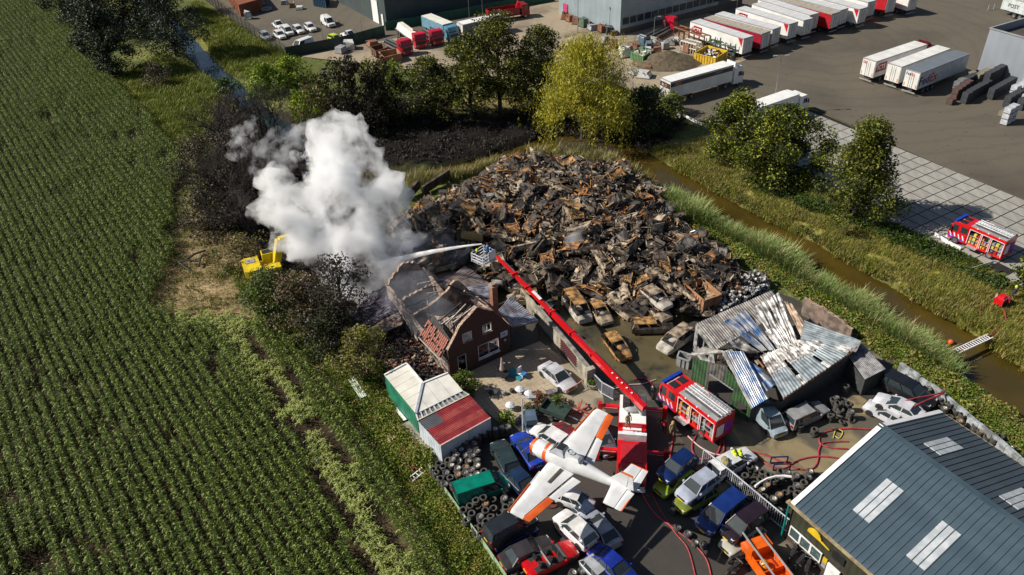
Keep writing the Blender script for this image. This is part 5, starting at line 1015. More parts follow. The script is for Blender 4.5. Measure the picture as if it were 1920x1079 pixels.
# ---- burnt cars of the wet floor
BA = M('burnt_ash_paint', (.44, .35, .25), .75, .1, col2=(.055, .04, .03), scale=1.3, bump=.2); BR_ = M('burnt_rust_paint', (.46, .25, .08), .8, 0, col2=(.07, .04, .02), scale=1.4, bump=.2); BW = M('burnt_white_paint', (.55, .52, .47), .7, .1, col2=(.2, .16, .12), scale=1.2, bump=.2); BK_ = M('burnt_black_paint', (.10, .075, .055), .7, .1, col2=(.012, .010, .009), scale=1.5, bump=.2)
burnt = [('van', 'burnt white van with a rust roof and turquoise bumper, first of the front row', BW, BR_, (1068, 558), (1097, 598), 0), ('sedan', 'burnt beige saloon with a rusty open roof beside the burnt van', BA, BR_, (1109, 563), (1139, 603), 0), ('hatch', 'burnt pale hatchback with a black windscreen hole, third of the front row', BA, BA, (1149, 562), (1184, 590), 0), ('estate', 'burnt brown estate car standing broadside on the wet floor', BK_, BR_, (1186, 612), (1260, 610), 0), ('mpv', 'burnt white people carrier with a rusty bonnet next to the collapsed hall', BW, BA, (1290, 620), (1242, 654), .2), ('coupe', 'small burnt rust yellow car nearest the red boom', BR_, BR_, (1145, 630), (1170, 664), 0), ('hatch', 'burnt grey hatchback just right of the house chimney', BA, BK_, (942, 524), (972, 540), .2), ('hatch', 'burnt car with yellow rust roof under the start of the boom', BA, BR_, (1005, 556), (958, 560), .2), ('hatch', 'crumpled white wreck lying in the dark behind the house roof', BA, BK_, (845, 492), (812, 500), .1), ('hatch', 'burnt wreck dumped beside the rescue cage', BK_, BK_, (872, 462), (862, 488), .6), ('hatch', 'burnt sooty car between the row and the scrap heap', BK_, BA, (1015, 596), (1040, 565), .1), ('estate', 'burnt grey wreck piled against the rusty container', BA, BK_, (1205, 560), (1250, 595), .5), ('hatch', 'burnt white wreck on top of its neighbour by the container', BW, BA, (1215, 545), (1248, 570), 1.5)]
for k, lab, bm_, rf_, re_, fr_, z in burnt:
    o = putcar(k, lab, bm_, None, re_, fr_, z, burnt=True, roofcol=rf_, dist=1., name_='burnt_car'); o.rotation_euler.x = R.uniform(-.05, .05)
# ---- scrap heap: crushed cars
CM = [BK_, BA, BR_, M('burnt_orange_rust', (.48, .21, .06), .8, col2=(.10, .05, .022), scale=1.3, bump=.2), M('burnt_blue_grey', (.20, .18, .17), .6, .3, col2=(.015, .014, .014), scale=1.3, bump=.2), M('sooty_steel', (.10, .085, .075), .55, .4, col2=(.018, .016, .015), scale=1.4, bump=.2)]
def crushed(seed):
    rr = random.Random(seed); kd = rr.choice(['hatch', 'sedan', 'estate', 'mpv', 'hatch']); L, W, H, belt, hood, deck, c = BODY[kd]; m = MB(); mt = [CM[rr.choice((0, 0, 1, 4, 5))], CM[rr.choice((1, 2, 3, 5))], CM[rr.choice((0, 5))]]
    _, x = body_mb(kd, L*.93, W*.93, H, belt, hood, deck, c, m); bot, top = cabin(kd, L*.93, W*.93, H, belt, c, x); m.mi = 1; sq = rr.uniform(.35, .8)
    top = [t+Vector((rr.uniform(-.25, .25), rr.uniform(-.25, .25), -(H-belt)*(1-sq))) for t in top]
    g = 4; V = [top[0].lerp(top[1], i/g).lerp(top[3].lerp(top[2], i/g), j/2)+Vector((0, 0, rr.uniform(-.16, .05))) for j in range(3) for i in range(g+1)]
    m.add(V, [(j*(g+1)+i, j*(g+1)+i+1, (j+1)*(g+1)+i+1, (j+1)*(g+1)+i) for j in range(2) for i in range(g)])
    for i in range(4): m.bar(bot[i], top[i], .08)
    for a, b in ((0, 1), (1, 2), (2, 3), (3, 0)): m.bar(top[a], top[b], .08)
    m.mi = 2; m.add([p+Vector((0, 0, .02)) for p in bot], [(0, 1, 2, 3)])
    for k in range(10):
        a = Vector((rr.uniform(-2, 2), rr.uniform(-.9, .9), rr.uniform(.2, 1.0))); m.mi = rr.choice((0, 1, 1)); m.bar(a, a+Vector((rr.uniform(-.7, .7), rr.uniform(-.7, .7), rr.uniform(-.1, .7))), .07, .12)
    for k in range(7):
        a = Vector((rr.uniform(-1.9, 1.9), rr.uniform(-.8, .8), rr.uniform(.5, 1.1))); d = [Vector((rr.uniform(-.5, .5), rr.uniform(-.5, .5), rr.uniform(-.3, .4))) for _ in range(3)]; m.mi = rr.choice((0, 1)); m.add([a, a+d[0], a+d[0]+d[1], a+d[1]+d[2]*.5], [(0, 1, 2, 3)])
    V = []
    amp = rr.uniform(.16, .34); hz = rr.uniform(.6, .9)
    for v in m.v:
        p = Vector(v); n1 = Vector((noise.noise(p*1.3+Vector((seed, 0, 0))), noise.noise(p*1.3+Vector((0, seed, 5))), noise.noise(p*1.3+Vector((9, 0, seed))))); n2 = Vector((noise.noise(p*3.7+Vector((seed, 3, 0))), noise.noise(p*3.7+Vector((4, seed, 5))), noise.noise(p*3.7+Vector((9, 8, seed)))))
        p = p+n1*amp+n2*amp*.45; p.z = p.z*hz-.4*hz; V.append(tuple(p))
    m.v = V; return m.mesh('crushed_car', mt, 25)
CR = [crushed(100+i) for i in range(16)]
bb = np.array(pile); n_c = 0; spots = []
rr = random.Random(5)
for t in range(60000):
    if len(spots) >= 285: break
    x, y = rr.uniform(bb[:, 0].min(), bb[:, 0].max()), rr.uniform(bb[:, 1].min(), bb[:, 1].max()); h = mound_h(x, y)
    if h < .18: continue
    if any((x-a)**2+(y-b)**2 < 1.66**2 for a, b, _ in spots): continue
    spots.append((x, y, h))
cmid = np.array(spots)[:, :2].mean(0)
ROWN = ['front edge', 'front', 'centre', 'back', 'rear edge']; COLN = ['far left', 'left', 'middle', 'right', 'far right']
qx = np.quantile(np.array(spots)[:, 0], [.2, .4, .6, .8]); qy = np.quantile(np.array(spots)[:, 1], [.2, .4, .6, .8])
where = lambda x, y: ROWN[int((qy < y).sum())]+' '+COLN[int((qx < x).sum())]
where_ = lambda x, y: ('far left' if x < cmid[0]-9 else 'far right' if x > cmid[0]+9 else 'middle')+(' rear' if y > cmid[1]+6 else ' front' if y < cmid[1]-6 else '')
colw = {0: 'sooty black', 1: 'ash grey', 2: 'rusty brown', 3: 'orange rusted', 4: 'blue grey', 5: 'dark steel'}
for i, (x, y, h) in enumerate(spots):
    me = CR[rr.randrange(16)]; o = bpy.data.objects.new('crushed_car', me); COL.objects.link(o); s = rr.uniform(.8, 1.08); o.scale = (s*rr.uniform(.8, 1.05), s, s*rr.uniform(.8, 1.25))
    o.location = (x, y, h+rr.uniform(.15, .6)); o.rotation_euler = (rr.choice((0, 0, 0, 3.14))+rr.gauss(0, .35), rr.gauss(0, .4), rr.uniform(0, 6.28))
    c1 = colw[CM.index(me.materials[1])]; c0_ = colw[CM.index(me.materials[0])]
    tl_ = abs(o.rotation_euler.y) > .35; up_ = abs(o.rotation_euler.x) > 1.6
    tag(o, '%s%s crushed car, %s roof, %s of heap' % (('small ' if s < .89 else 'large ' if s > .99 else '')+('overturned ' if up_ else 'tilted ' if tl_ else ''), c0_, c1, where(x, y)), 'car wreck', 'crushed burnt cars heaped in the scrapyard')
# loose scrap in between: twisted bars, panels, pipes
m = MB(); rr = random.Random(9)
for k in range(7500):
    x, y = rr.uniform(bb[:, 0].min(), bb[:, 0].max()), rr.uniform(bb[:, 1].min(), bb[:, 1].max()); h = mound_h(x, y)
    if h < .05: continue
    a = Vector((x, y, h+rr.uniform(.1, 1.25))); m.mi = rr.choices(range(7), (6, 5, 3, 1.6, 3, 6, .35))[0]; k_ = rr.random()
    if k_ < .30: b = a+Vector((rr.gauss(0, .55), rr.gauss(0, .55), rr.gauss(.05, .3))); c_ = b+Vector((rr.gauss(0, .35), rr.gauss(0, .35), rr.gauss(0, .3))); m.tube([a, b, c_], rr.uniform(.02, .05), 4)
    elif k_ < .82:
        u = Vector((rr.gauss(0, .27), rr.gauss(0, .27), rr.gauss(0, .2))); v = Vector((rr.gauss(0, .2), rr.gauss(0, .2), rr.gauss(0, .2))); n3 = u.cross(v).normalized()*.13
        m.add([a, a+u*.5+n3, a+u, a+v, a+v+u*.5+n3*rr.uniform(-1, 1), a+v+u*.9], [(0, 1, 4, 3), (1, 2, 5, 4)])
    else:
        T = Matrix.Translation(a) @ Matrix.Rotation(rr.uniform(0, 6), 4, Vector((rr.gauss(0, 1), rr.gauss(0, 1), rr.gauss(0, 1))).normalized()); s = rr.uniform(.1, .3); m.box(-s, -s*.5, -s*.3, s, s*.5, s*.3, T)
tag(m.build('loose_scrap', CM+[M('bare_aluminium', (.5, .5, .5), .4, .6)]), 'twisted burnt panels, pipes and sills between the crushed cars', None, None, 'stuff')
# ================================================================ LORRIES, TRAILERS
TWHITE = M('trailer_white', (.74, .74, .73), .45, col2=(.62, .61, .58), scale=.5); TROOF = M('trailer_roof', (.60, .61, .62), .5, var=.12, scale=.5); LOGO = M('logo_maroon', (.32, .008, .03), .5); ORANGE = M('marker_orange', (.8, .25, .02), .5)
DKB = M('band_dark', (.05, .045, .05), .5); NAVY = M('logo_navy', (.03, .02, .12), .5); TGREY = M('trailer_grey_roof', (.15, .17, .20), .5, var=.1, scale=.5); TBLUE = M('trailer_shade_side', (.42, .48, .6), .45, var=.06)
def text(par, s, size, T, mat, name='lettering', ext=.004, sx=1.0):
    c = bpy.data.curves.new(name, 'FONT'); c.body = s; c.size = size; c.extrude = ext; c.offset = size*.018; c.materials.append(mat); c.resolution_u = 2
    tmp = bpy.data.objects.new('tmp', c); COL.objects.link(tmp); bpy.context.view_layer.update(); me = bpy.data.meshes.new_from_object(tmp.evaluated_get(bpy.context.evaluated_depsgraph_get())); bpy.data.objects.remove(tmp); bpy.data.curves.remove(c)
    if not me.materials: me.materials.append(mat)
    o = bpy.data.objects.new(name, me); COL.objects.link(o); o.parent = par; o.matrix_local = T @ Matrix.Diagonal((sx, 1, 1, 1)); return o
def side_T(x, y, z, s):      # text plane on side s (-1: right side at -y, +1: left side)
    if s < 0: return Matrix.Translation((x, y, z)) @ Matrix.Rotation(rad(90), 4, 'X')
    return Matrix.Translation((x, y, z)) @ Matrix.Rotation(rad(180), 4, 'Z') @ Matrix.Rotation(rad(90), 4, 'X')
def rear_T(x, y, z): return Matrix.Translation((x, y, z)) @ Matrix.Rotation(rad(-90), 4, 'Z') @ Matrix.Rotation(rad(90), 4, 'X')
def trailer(label, loc, yaw, mside=TWHITE, mroof=TROOF, L=13.6, H=4.0, logo=None, rear_logo=None, group=None, doors=True, wheels=True, panels=12, red=False):
    o = thing('lorry_trailer', label, 'trailer', loc, yaw, group); W = 2.55
    MB().box(0, -W/2, 1.15, L, W/2, H-.06).build('box_body', mside, o)
    for k in range(panels):
        MB().box(L*k/panels+.02, -W/2+.04, H-.06, L*(k+1)/panels-.02, W/2-.04, H).build('roof_panel', mroof, o)
    m = MB()
    for a in ((0, -W/2-.02, H-.14, L, -W/2+.05, H+.02), (0, W/2-.05, H-.14, L, W/2+.02, H+.02), (-.02, -W/2, H-.16, .06, W/2, H+.02)): m.box(*a)
    m.build('edge_rail', GREY, o)
    if doors:
        for s in (-1, 1):
            d = MB().box(-.06, s*.04 if s > 0 else -W/2+.08, 1.2, -.0, W/2-.08 if s > 0 else -.04, H-.2).build('rear_door', TWHITE, o); MB().box(-.11, s*.35-.02, 1.25, -.06, s*.35+.02, H-.3).build('lock_bar', STEEL, d)
            MB().box(-.08, s*1.02-.08, 1.35, -.062, s*1.02+.08, 1.9).build('orange_marker', ORANGE, d)
    MB().box(.2, -.5, .75, L-.4, .5, 1.15).build('chassis', BLACK, o); MB().box(-.1, -1.15, .45, .0, 1.15, .62).build('bumper', GREY, o)
    if wheels:
        for x in (2.2, 3.5, 4.8):
            for s in (-1, 1): wheel(o, x, s*1.1, .5, s, wdt=1.5)
    for x in (10.8,): MB().box(x, -.9, 0, x+.12, -.78, 1.1).build('landing_leg', GREY, o); MB().box(x, .78, 0, x+.12, .9, 1.1).build('landing_leg', GREY, o)
    if logo:
        s, kind, x = logo
        y = s*(W/2+.012)
        if kind == 'ICTS':
            pg = [(0, 0), (2.7, 0), (2.7, 1.35), (.7, 1.35), (0, .8)] ; T = side_T(x, y, 2.1, s); m = MB(); m.prism(pg, 0, .01, T); m.build('logo_plate', LOGO, o); text(o, 'ICTS', 1.05, T @ Matrix.Translation((.28, .3, .014)), WHITE)
            MB().prism([(0, -.14), (2.7, -.14), (2.7, -.06), (0, -.06)], 0, .008, T).build('logo_strip', DKB, o)
            if mside is TWHITE and L > 12:
                T2 = side_T(x+s*(-10.6) if False else (L-.2 if s < 0 else .2) , y, 3.55, s)
        elif kind == 'FedEx':
            T = side_T(x, y, 1.75, s); text(o, 'Fed', 2.0, T, NAVY); text(o, 'Ex', 2.0, T @ Matrix.Translation((3.05, 0, 0)), M('logo_red', (.6, .02, .02), .5))
    if rear_logo == 'FedEx': text(o, 'Fed', .62, rear_T(-.07, 1.1, 3.2), NAVY, ext=.008); text(o, 'Ex', .62, rear_T(-.07, .16, 3.2), M('logo_red', (.6, .02, .02), .5), ext=.008)
    if rear_logo == 'ICTS': MB().box(-.075, .3, 3.2, -.062, 1.05, 3.6).build('logo_plate', LOGO, o); text(o, 'ICTS', .34, rear_T(-.078, 1.0, 3.28), WHITE)
    return o
def cab(par, x0, mat, W=2.45, H=3.0, L=2.1, defl=False):
    """lorry cab: rear at x0, front at x0+L"""
    pr = [(x0, .5), (x0+L-.05, .5), (x0+L, 1.2), (x0+L-.1, 1.9), (x0+L-.4, H-.1), (x0+L-.55, H), (x0, H)]
    m = MB(); T = Matrix(((1, 0, 0, 0), (0, 0, 1, 0), (0, 1, 0, 0), (0, 0, 0, 1))); m.prism([(a, b) for a, b in pr], -W/2, W/2, T); o = m.build('cab', mat, par)
    MB().add([(x0+L-.08+.012, -W*.45, 1.85), (x0+L-.08+.012, W*.45, 1.85), (x0+L-.36, W*.43, H-.3), (x0+L-.36, -W*.43, H-.3)], [(0, 1, 2, 3)]).build('windscreen', GLASS, o)
    for s in (-1, 1):
        MB().add([(x0+L-1.25, s*(W/2+.01), 1.75), (x0+L-.25, s*(W/2+.01), 1.75), (x0+L-.5, s*(W/2+.01), 2.5), (x0+L-1.2, s*(W/2+.01), 2.5)], [(0, 1, 2, 3)]).build('side_window', GLASS, o)
        MB().box(x0+L-.1, s*W*.36-.18, .65, x0+L+.03, s*W*.36+.18, .9).build('headlight', LAMP, o); MB().box(x0+L-.35, s*(W/2+.2)-.06, 1.7, x0+L-.2, s*(W/2+.2)+.06, 2.4).build('mirror', BLACK, o)
    MB().box(x0+L-.03, -W*.35, .95, x0+L+.03, W*.35, 1.5).build('grille', BLACK, o); MB().box(x0+L-.05, -W/2, .35, x0+L+.06, W/2, .62).build('bumper', mat, o)
    if defl: MB().hexa([Vector(p) for p in ((x0+.1, -1, H), (x0+L-.7, -.9, H), (x0+L-.7, .9, H), (x0+.1, 1, H))], [Vector(p) for p in ((x0+.1, -1, H+.75), (x0+.3, -1, H+.75), (x0+.3, 1, H+.75), (x0+.1, 1, H+.75))]).build('roof_deflector', mat, o)
    for s in (-1, 1): wheel(par, x0+L-.95, s*1.02, .5, s, wdt=1.4)
    return o
def tpl(rear, front, z): p, yw, L = place(rear, front, z); a = at(*rear, z); return (a.x, a.y, 0), yw, L
# three trailers side by side
l, y, L = tpl((1713.2, 133.4), (1805.5, 97.4), 4.0); trailer('white trailer with FedEx lettering and grey roof, nearest the garden blocks', l, y, M('trailer_silver', (.5, .52, .55), .45), TGREY, L, 4.0, (-1, 'FedEx', .2), 'FedEx')
l, y, L = tpl((1678.5, 122.0), (1770, 88.0), 4.0); trailer('plain white trailer in the middle of the three parked on the open asphalt', l, y, TWHITE, TWHITE, L, 4.0)
l, y, L = tpl((1631.3, 112.0), (1727, 80), 4.0); o = trailer('white trailer with ICTS sign behind a dark red tractor, outermost of the three', l, y, TWHITE, TWHITE, L, 4.0, (-1, 'ICTS', .35), 'ICTS')
t = thing('lorry_tractor', 'dark red lorry tractor coupled to the ICTS trailer on the open asphalt', 'lorry', l, y); cab(t, L+.6, M('paint_maroon', (.12, .01, .015), .3), H=3.4, defl=True); MB().box(L-1, -.45, .6, L+.8, .45, 1.0).build('chassis', BLACK, t)
# white lorry with dark band
l, y, L = tpl((1248.3, 150.0), (1366, 118), 4.0); o = trailer('long white trailer with a dark band and orange blocks along its top', l, y, TWHITE, WHITE, L, 4.0, None, None)
MB().box(.05, -1.3, 3.05, L-.1, -1.285, 3.75).build('dark_band', DKB, o); MB().box(-.09, -1.2, 2.75, -.075, 1.2, 3.6).build('dark_band', DKB, o)
text(o, 'HO', .75, side_T(1.0, -1.305, 3.15, -1), M('ltr_orange', (.85, .28, .05), .5)); text(o, 'H', .7, rear_T(-.095, .75, 2.9), WHITE); text(o, 'O', .7, rear_T(-.095, .05, 2.9), MATS['ltr_orange']); text(o, 'TRANSPORT', .3, side_T(9.4, -1.305, 3.35, -1), GREY)
t = thing('lorry_tractor', 'white lorry tractor pulling the trailer with the dark band', 'lorry', l, y); cab(t, L+.5, WHITE, H=3.4, defl=True); MB().box(L-2, -.45, .6, L+.6, .45, 1.05).build('chassis', BLACK, t)
for x in (L-1.2,): [wheel(t, x, s*1.05, .5, s, wdt=1.5) for s in (-1, 1)]
# white lorry half behind the trees
l, y, L = tpl((1405, 200), (1488, 172), 3.6); t = thing('box_lorry', 'white box lorry half hidden behind the broad green tree', 'lorry', l, y); MB().box(0, -1.25, 1.0, L, 1.25, 3.6).build('box_body', WHITE, t); MB().box(0, -.5, .6, L+.5, .5, 1.0).build('chassis', BLACK, t); cab(t, L+.35, WHITE, H=3.0)
for x in (1.5, L-1): [wheel(t, x, s*1.05, .5, s, wdt=1.5) for s in (-1, 1)]
# dock trailers: near (front-right) end px to far-left end px at roof height, logo on the side towards the camera
def dock(label, fl, nr, logo=None, mside=TWHITE, mroof=TROOF, tri=False, z=4.0):
    """fl/nr: camera-side roof edge, upper-left end and lower-right end"""
    a, b = at(*nr, z), at(*fl, z); d = (b-a); yaw = math.atan2(d.y, d.x); L = min(d.length, 13.6); n_ = Vector((-d.y, d.x, 0)).normalized()
    # camera-side edge is the +y side of the trailer when looking along d
    side = 1
    c = a-n_*1.275*side; o = trailer(label, (c.x, c.y, 0), yaw, mside, mroof, L, z, (1, 'ICTS', L-.5) if logo else None, None, None, True, True, 9)
    if tri: T = side_T(1.35, 1.29, 2.2, 1); MB().prism([(0, 1.7), (1.2, 1.7), (1.05, .2)], 0, .01, T).build('red_triangle', M('triangle_red', (.5, .01, .03), .5), o)
    if logo: MB().prism([(0, 0), (2.2, 0), (2.2, .3), (0, .3)], 0, .01, side_T(3.6, 1.29, 1.4, 1)).build('address_strip', DKB, o)
    return o
dock('white ICTS trailer at the dock nearest the rusty racks', (1294.6, 40.3), (1394.6, 73.1), True, tri=True)
dock('trailer with a tan weathered roof between two white trailers at the dock', (1313, 32), (1429, 64), mside=LOGO, mroof=M('trailer_tan_roof', (.40, .36, .29), .7))
dock('white topped trailer third from the rusty racks', (1334, 25), (1449, 56))
dock('white ICTS trailer of the middle dock group with its logo fully visible', (1380, 16), (1480, 46), True, tri=True)
dock('grey roofed white trailer behind the middle ICTS trailer', (1405, 6), (1507, 39))
dock('white trailer with a small red edge mark in the middle dock group', (1418, -2), (1519, 29))
dock('red sided trailer with a tan roof in the dock row', (1452, -2), (1560, 27), mside=M('trailer_red', (.42, .012, .02), .45), mroof=MATS['trailer_tan_roof'])
dock('white trailer standing right behind the red sided trailer', (1468, -8), (1576, 20))
dock('white trailer with a red triangle at the end of the dock row', (1500, -12), (1612, 18), tri=True)
dock('white trailer beside the last red triangle trailer', (1520, -24), (1628, 5))
dock('red trailer with a white line at the top edge of the lot', (1560, -36), (1664, -2), mside=MATS['trailer_red'])
dock('white and red striped trailer last at the top of the lot', (1600, -38), (1706, -6))
l, y, L = tpl((1960, 10), (1900, -6), 3.6); o = trailer('pale grey trailer with black capital letters at the top corner', l, y, M('trailer_pale', (.55, .6, .6), .5), TROOF, 8, 3.6, None, None); text(o, 'POST', 1.0, side_T(6.6, 1.29, 1.9, 1), BLACK)
# small lorries in the tan yard
def tipper(label, rear, front, col, kind, z=2.0, cat='lorry'):
    p, yw, L = place(rear, front, z); a = at(*rear, z); o = thing('lorry', label, cat, (a.x, a.y, 0), yw); L = max(L, 6.0)
    MB().box(0, -.45, .6, L-1.5, .45, 1.05).build('chassis', BLACK, o); cab(o, L-2.0, col, H=2.9, L=1.9)
    for x in (.9, 2.1): [wheel(o, x, s*1.0, .5, s, wdt=1.5) for s in (-1, 1)]
    if kind == 'hook':
        for s in (-1, 1): MB().bar((.0, s*.5, 1.15), (L-2.4, s*.5, 1.15), .14).build('hook_arm', STEEL, o); MB().box(.1, s*1.15-.04, .7, L-2.6, s*1.15+.04, 1.0).build('side_guard', STEEL, o)
        MB().bar((L-3.0, 0, 1.2), (L-3.6, 0, 2.6), .2).build('hook_arm', STEEL, o); MB().tube([(L-2.5, .3, 1.2), (L-2.5, .3, 2.7), (L-3.2, -.3, 3.0)], .12).build('crane', M('crane_maroon', (.25, .01, .03), .4), o)
    elif kind == 'bed':
        MB().box(0, -1.2, 1.1, L-2.5, 1.2, 1.2).build('load_bed', GREY, o); MB().hexa([Vector(q) for q in ((.2, -1.0, 1.2), (L-3, -1.0, 1.2), (L-3, 1.0, 1.2), (.2, 1.0, 1.2))], [Vector(q) for q in ((.2, -.5, 2.3), (L-3, -.6, 2.3), (L-3, .6, 2.3), (.2, .5, 2.3))]).build('covered_load', PALE, o); MB().tube([(L-2.4, .3, 1.2), (L-2.4, .2, 2.8), (L-3.0, -.5, 3.1)], .14).build('crane', MATS['crane_maroon'], o)
    elif kind == 'box': MB().box(0, -1.25, 1.05, L-2.2, 1.25, 3.1).build('box_body', M('paint_lightblue', (.16, .32, .42), .4), o); MB().box(.02, -1.2, 3.1, L-2.22, 1.2, 3.16).build('tarpaulin_roof', PALE, o)
    elif kind == 'dump':
        for a_ in ((0, -1.25, 1.1, L-2.5, -1.17, 2.5), (0, 1.17, 1.1, L-2.5, 1.25, 2.5), (0, -1.17, 1.1, .08, 1.17, 2.5), (L-2.6, -1.17, 1.1, L-2.5, 1.17, 2.5), (0.08, -1.17, 1.1, L-2.6, 1.17, 1.2)): MB().box(*a_).build('tipper_panel', col, o)
        MB().tube([(L-2.3, .3, 1.2), (L-2.3, .2, 3.4), (L-2.9, -.5, 2.6)], .16).build('crane', RED, o); text(o, 'TERRA', .8, side_T(2.2, -1.27, 1.5, -1), MATS['sign_yellow'])
    return o
tipper('red hook lift lorry first of three parked in the tan yard', (722, 66), (764, 86), M('lorry_red', (.5, .01, .03), .3), 'hook')
tipper('red lorry with a covered load, middle of the three', (750, 44), (790, 74), M('lorry_red2', (.55, .01, .04), .3), 'bed')
tipper('red crane lorry parked against the light blue lorry', (790, 48), (822, 68), MATS['lorry_red'], 'hook')
tipper('light blue lorry with a cream tarpaulin roof', (800, 38), (852, 60), M('lorry_lightblue', (.10, .28, .40), .3), 'box')
tipper('dark red tipper lorry with yellow lettering beside the green fence', (915, 26), (990, 14), M('lorry_maroon', (.30, .01, .02), .35), 'dump', 1.8)
tipper('red lorry with a raised crane in front of the grey workshop windows', (1215, 60), (1262, 36), MATS['lorry_red2'], 'hook')
l, y, L = tpl((862, 45), (925, 31), 3.2); trailer('grey lorry trailer with a white tarpaulin roof behind the tallest oak', l, y, M('trailer_teal', (.12, .16, .18), .5), WHITE, 9.5, 3.3)
# containers / skips
def skip(label, corners, h, mat, name='skip', cat='skip', fill=None, ribs=8, z=0, th=.12):
    """corners: 4 ground px"""
    c = [at(*p, z) for p in corners]; o = thing(name, label, cat, tuple(sum(c, Vector())/4)); c = [p-o.location for p in c]; ce = Vector((0, 0, 0))
    for i in range(4):
        a, b = c[i], c[(i+1) % 4]; ai, bi = a.lerp(ce, .06), b.lerp(ce, .06); up = Vector((0, 0, h)); MB().hexa([a, b, bi, ai], [a+up, b+up, bi+up, ai+up]).build('side_wall', mat, o)
        n_ = ribs if (b-a).length > 3 else 3
        out = (a+b).normalized()*.06
        for k in range(1, n_): p = a.lerp(b, k/n_); MB().bar(p+out*.5, p+out*.5+up, .1).build('rib', mat, o)
        MB().bar(a+up, b+up, .14).build('rim_rail', mat, o)
    MB().add([p+Vector((0, 0, .1)) for p in c], [(0, 1, 2, 3)]).build('floor', DARK, o)
    if fill:
        m = MB()
        for k in range(fill[0]):
            u, v = R.random(), R.random(); p = c[0].lerp(c[1], u).lerp(c[3].lerp(c[2], u), v)*.85+Vector((0, 0, fill[1]*h+R.uniform(-.2, .2))); s = R.uniform(.08, .3); m.mi = R.randrange(len(fill[2])); m.box(-s, -s*.6, -s*.4, s, s*.6, s*.4, Matrix.Translation(p) @ Matrix.Rotation(R.random()*6, 4, 'Z') @ Matrix.Rotation(R.uniform(-.7, .7), 4, 'X'))
        m.build('load', fill[2], o)['kind'] = 'stuff'
    return o
RUSTO = M('rusty_tan_steel', (.42, .22, .11), .75, 0, col2=(.26, .13, .07), scale=.9, bump=.15)
skip('large rust orange open container at the foot of the scrap heap', [(1316, 596), (1348, 584), (1312, 552), (1280, 563)], 2.2, RUSTO, 'container', 'container', (60, .25, [BLACK, RUST, CHAR]))
c = skip('rust brown shipping container beside the mesh fence of the car park', [(452, 32), (495, 20), (470, -12), (425, -2)], 2.6, M('container_brown', (.24, .075, .03), .75, col2=(.16, .05, .025), scale=.6), 'container', 'container')
p4 = [at(*p)-c.location for p in [(452, 32), (495, 20), (470, -12), (425, -2)]]; MB().add([p+Vector((0, 0, 2.62)) for p in p4], [(0, 1, 2, 3)]).build('roof', MATS['container_brown'], c)
skip('long rusty open skip nearest the burnt trees', [(722, 123), (754, 115), (745, 106), (712, 112)], 1.5, RUSTO)
skip('rusty open skip behind the long one', [(706, 110), (728, 103), (718, 96), (696, 102)], 1.4, M('rust_dark', (.16, .08, .05), .8))
skip('yellow open skip filled with white and blue waste', [(1300, 116), (1340, 126), (1362, 112), (1325, 102)], 1.6, M('skip_yellow', (.65, .42, .03), .6), fill=(60, .8, [WHITE, NAVY, BLACK]))
skip('green and white waste skip beside the soil heap', [(1182, 112), (1205, 122), (1218, 113), (1196, 105)], 1.5, M('skip_green', (.12, .24, .1), .6), fill=(50, .85, [ASHW, PALE, GREY]))
skip('dark blue skip behind the timber stacks at the top', [(588, 12), (612, 16), (618, 4), (594, 0)], 1.8, M('skip_blue', (.02, .07, .13), .6))
skip('small grey skip between fire engine and collapsed hall', [(1268, 686), (1290, 694), (1294, 682), (1272, 675)], 1.1, GREY)
# soil heap
sh = at(1250, 118); V = []; nn_ = 24
for j in range(9):
    for i in range(nn_):
        a = i/nn_*6.283; r_ = 5.2*(1-j/8)*(1+.12*noise.noise(Vector((math.cos(a)*2, math.sin(a)*2, 3)))); z = 2.3*(j/8)**.9+.25*noise.noise(Vector((math.cos(a)*3, math.sin(a)*3, j*.7))); V.append((math.cos(a)*r_*1.25, math.sin(a)*r_*.9, max(0, z)))
o = MB().add(V, [(j*nn_+i, j*nn_+(i+1) % nn_, (j+1)*nn_+(i+1) % nn_, (j+1)*nn_+i) for j in range(8) for i in range(nn_)]).build('soil_heap', M('soil', (.13, .10, .06), .95, col2=(.07, .055, .035), scale=1.6, bump=1), smooth=80, loc=sh); tag(o, 'heap of brown soil in the tan yard beside the green skip', 'soil heap')
# junk in the tan yard
JM = [M('junk_dark', (.05, .055, .06), .7), M('junk_white', (.6, .6, .58), .6), M('junk_rust', (.25, .11, .06), .8), M('junk_green', (.08, .13, .09), .7), M('junk_grey', (.28, .29, .3), .7), M('junk_blue', (.1, .17, .25), .7)]
jn = ['black', 'white', 'rusty', 'green', 'grey', 'blue']
def pallet_load(label, px, mi, s=1.3, h=1.2, seed=0, cat='pallet', z=0.):
    rr = random.Random(seed); p = at(*px); o = thing('pallet_load', label, cat, (p.x, p.y, z), rr.uniform(0, 3)); MB().box(-s/2, -s/2, 0, s/2, s/2, .14).build('pallet', CHAR, o); m = MB()
    V0 = [Vector((sx*s*.5*rr.uniform(.8, 1.05), sy*s*.5*rr.uniform(.8, 1.05), .14)) for sx, sy in ((-1, -1), (1, -1), (1, 1), (-1, 1))]; V1 = [v*rr.uniform(.6, 1)+Vector((0, 0, h*rr.uniform(.75, 1.1))) for v in V0]; m.hexa(V0, V1); m.build('load', JM[mi], o)
    for k in range(3): a = rr.uniform(-.4, .4)*s; MB().bar((a, -s*.4, h*.9), (a+rr.uniform(-.4, .4), s*.5, h*(.9+rr.uniform(0, .3))), .12).build('loose_piece', JM[rr.randrange(6)], o)
    return o
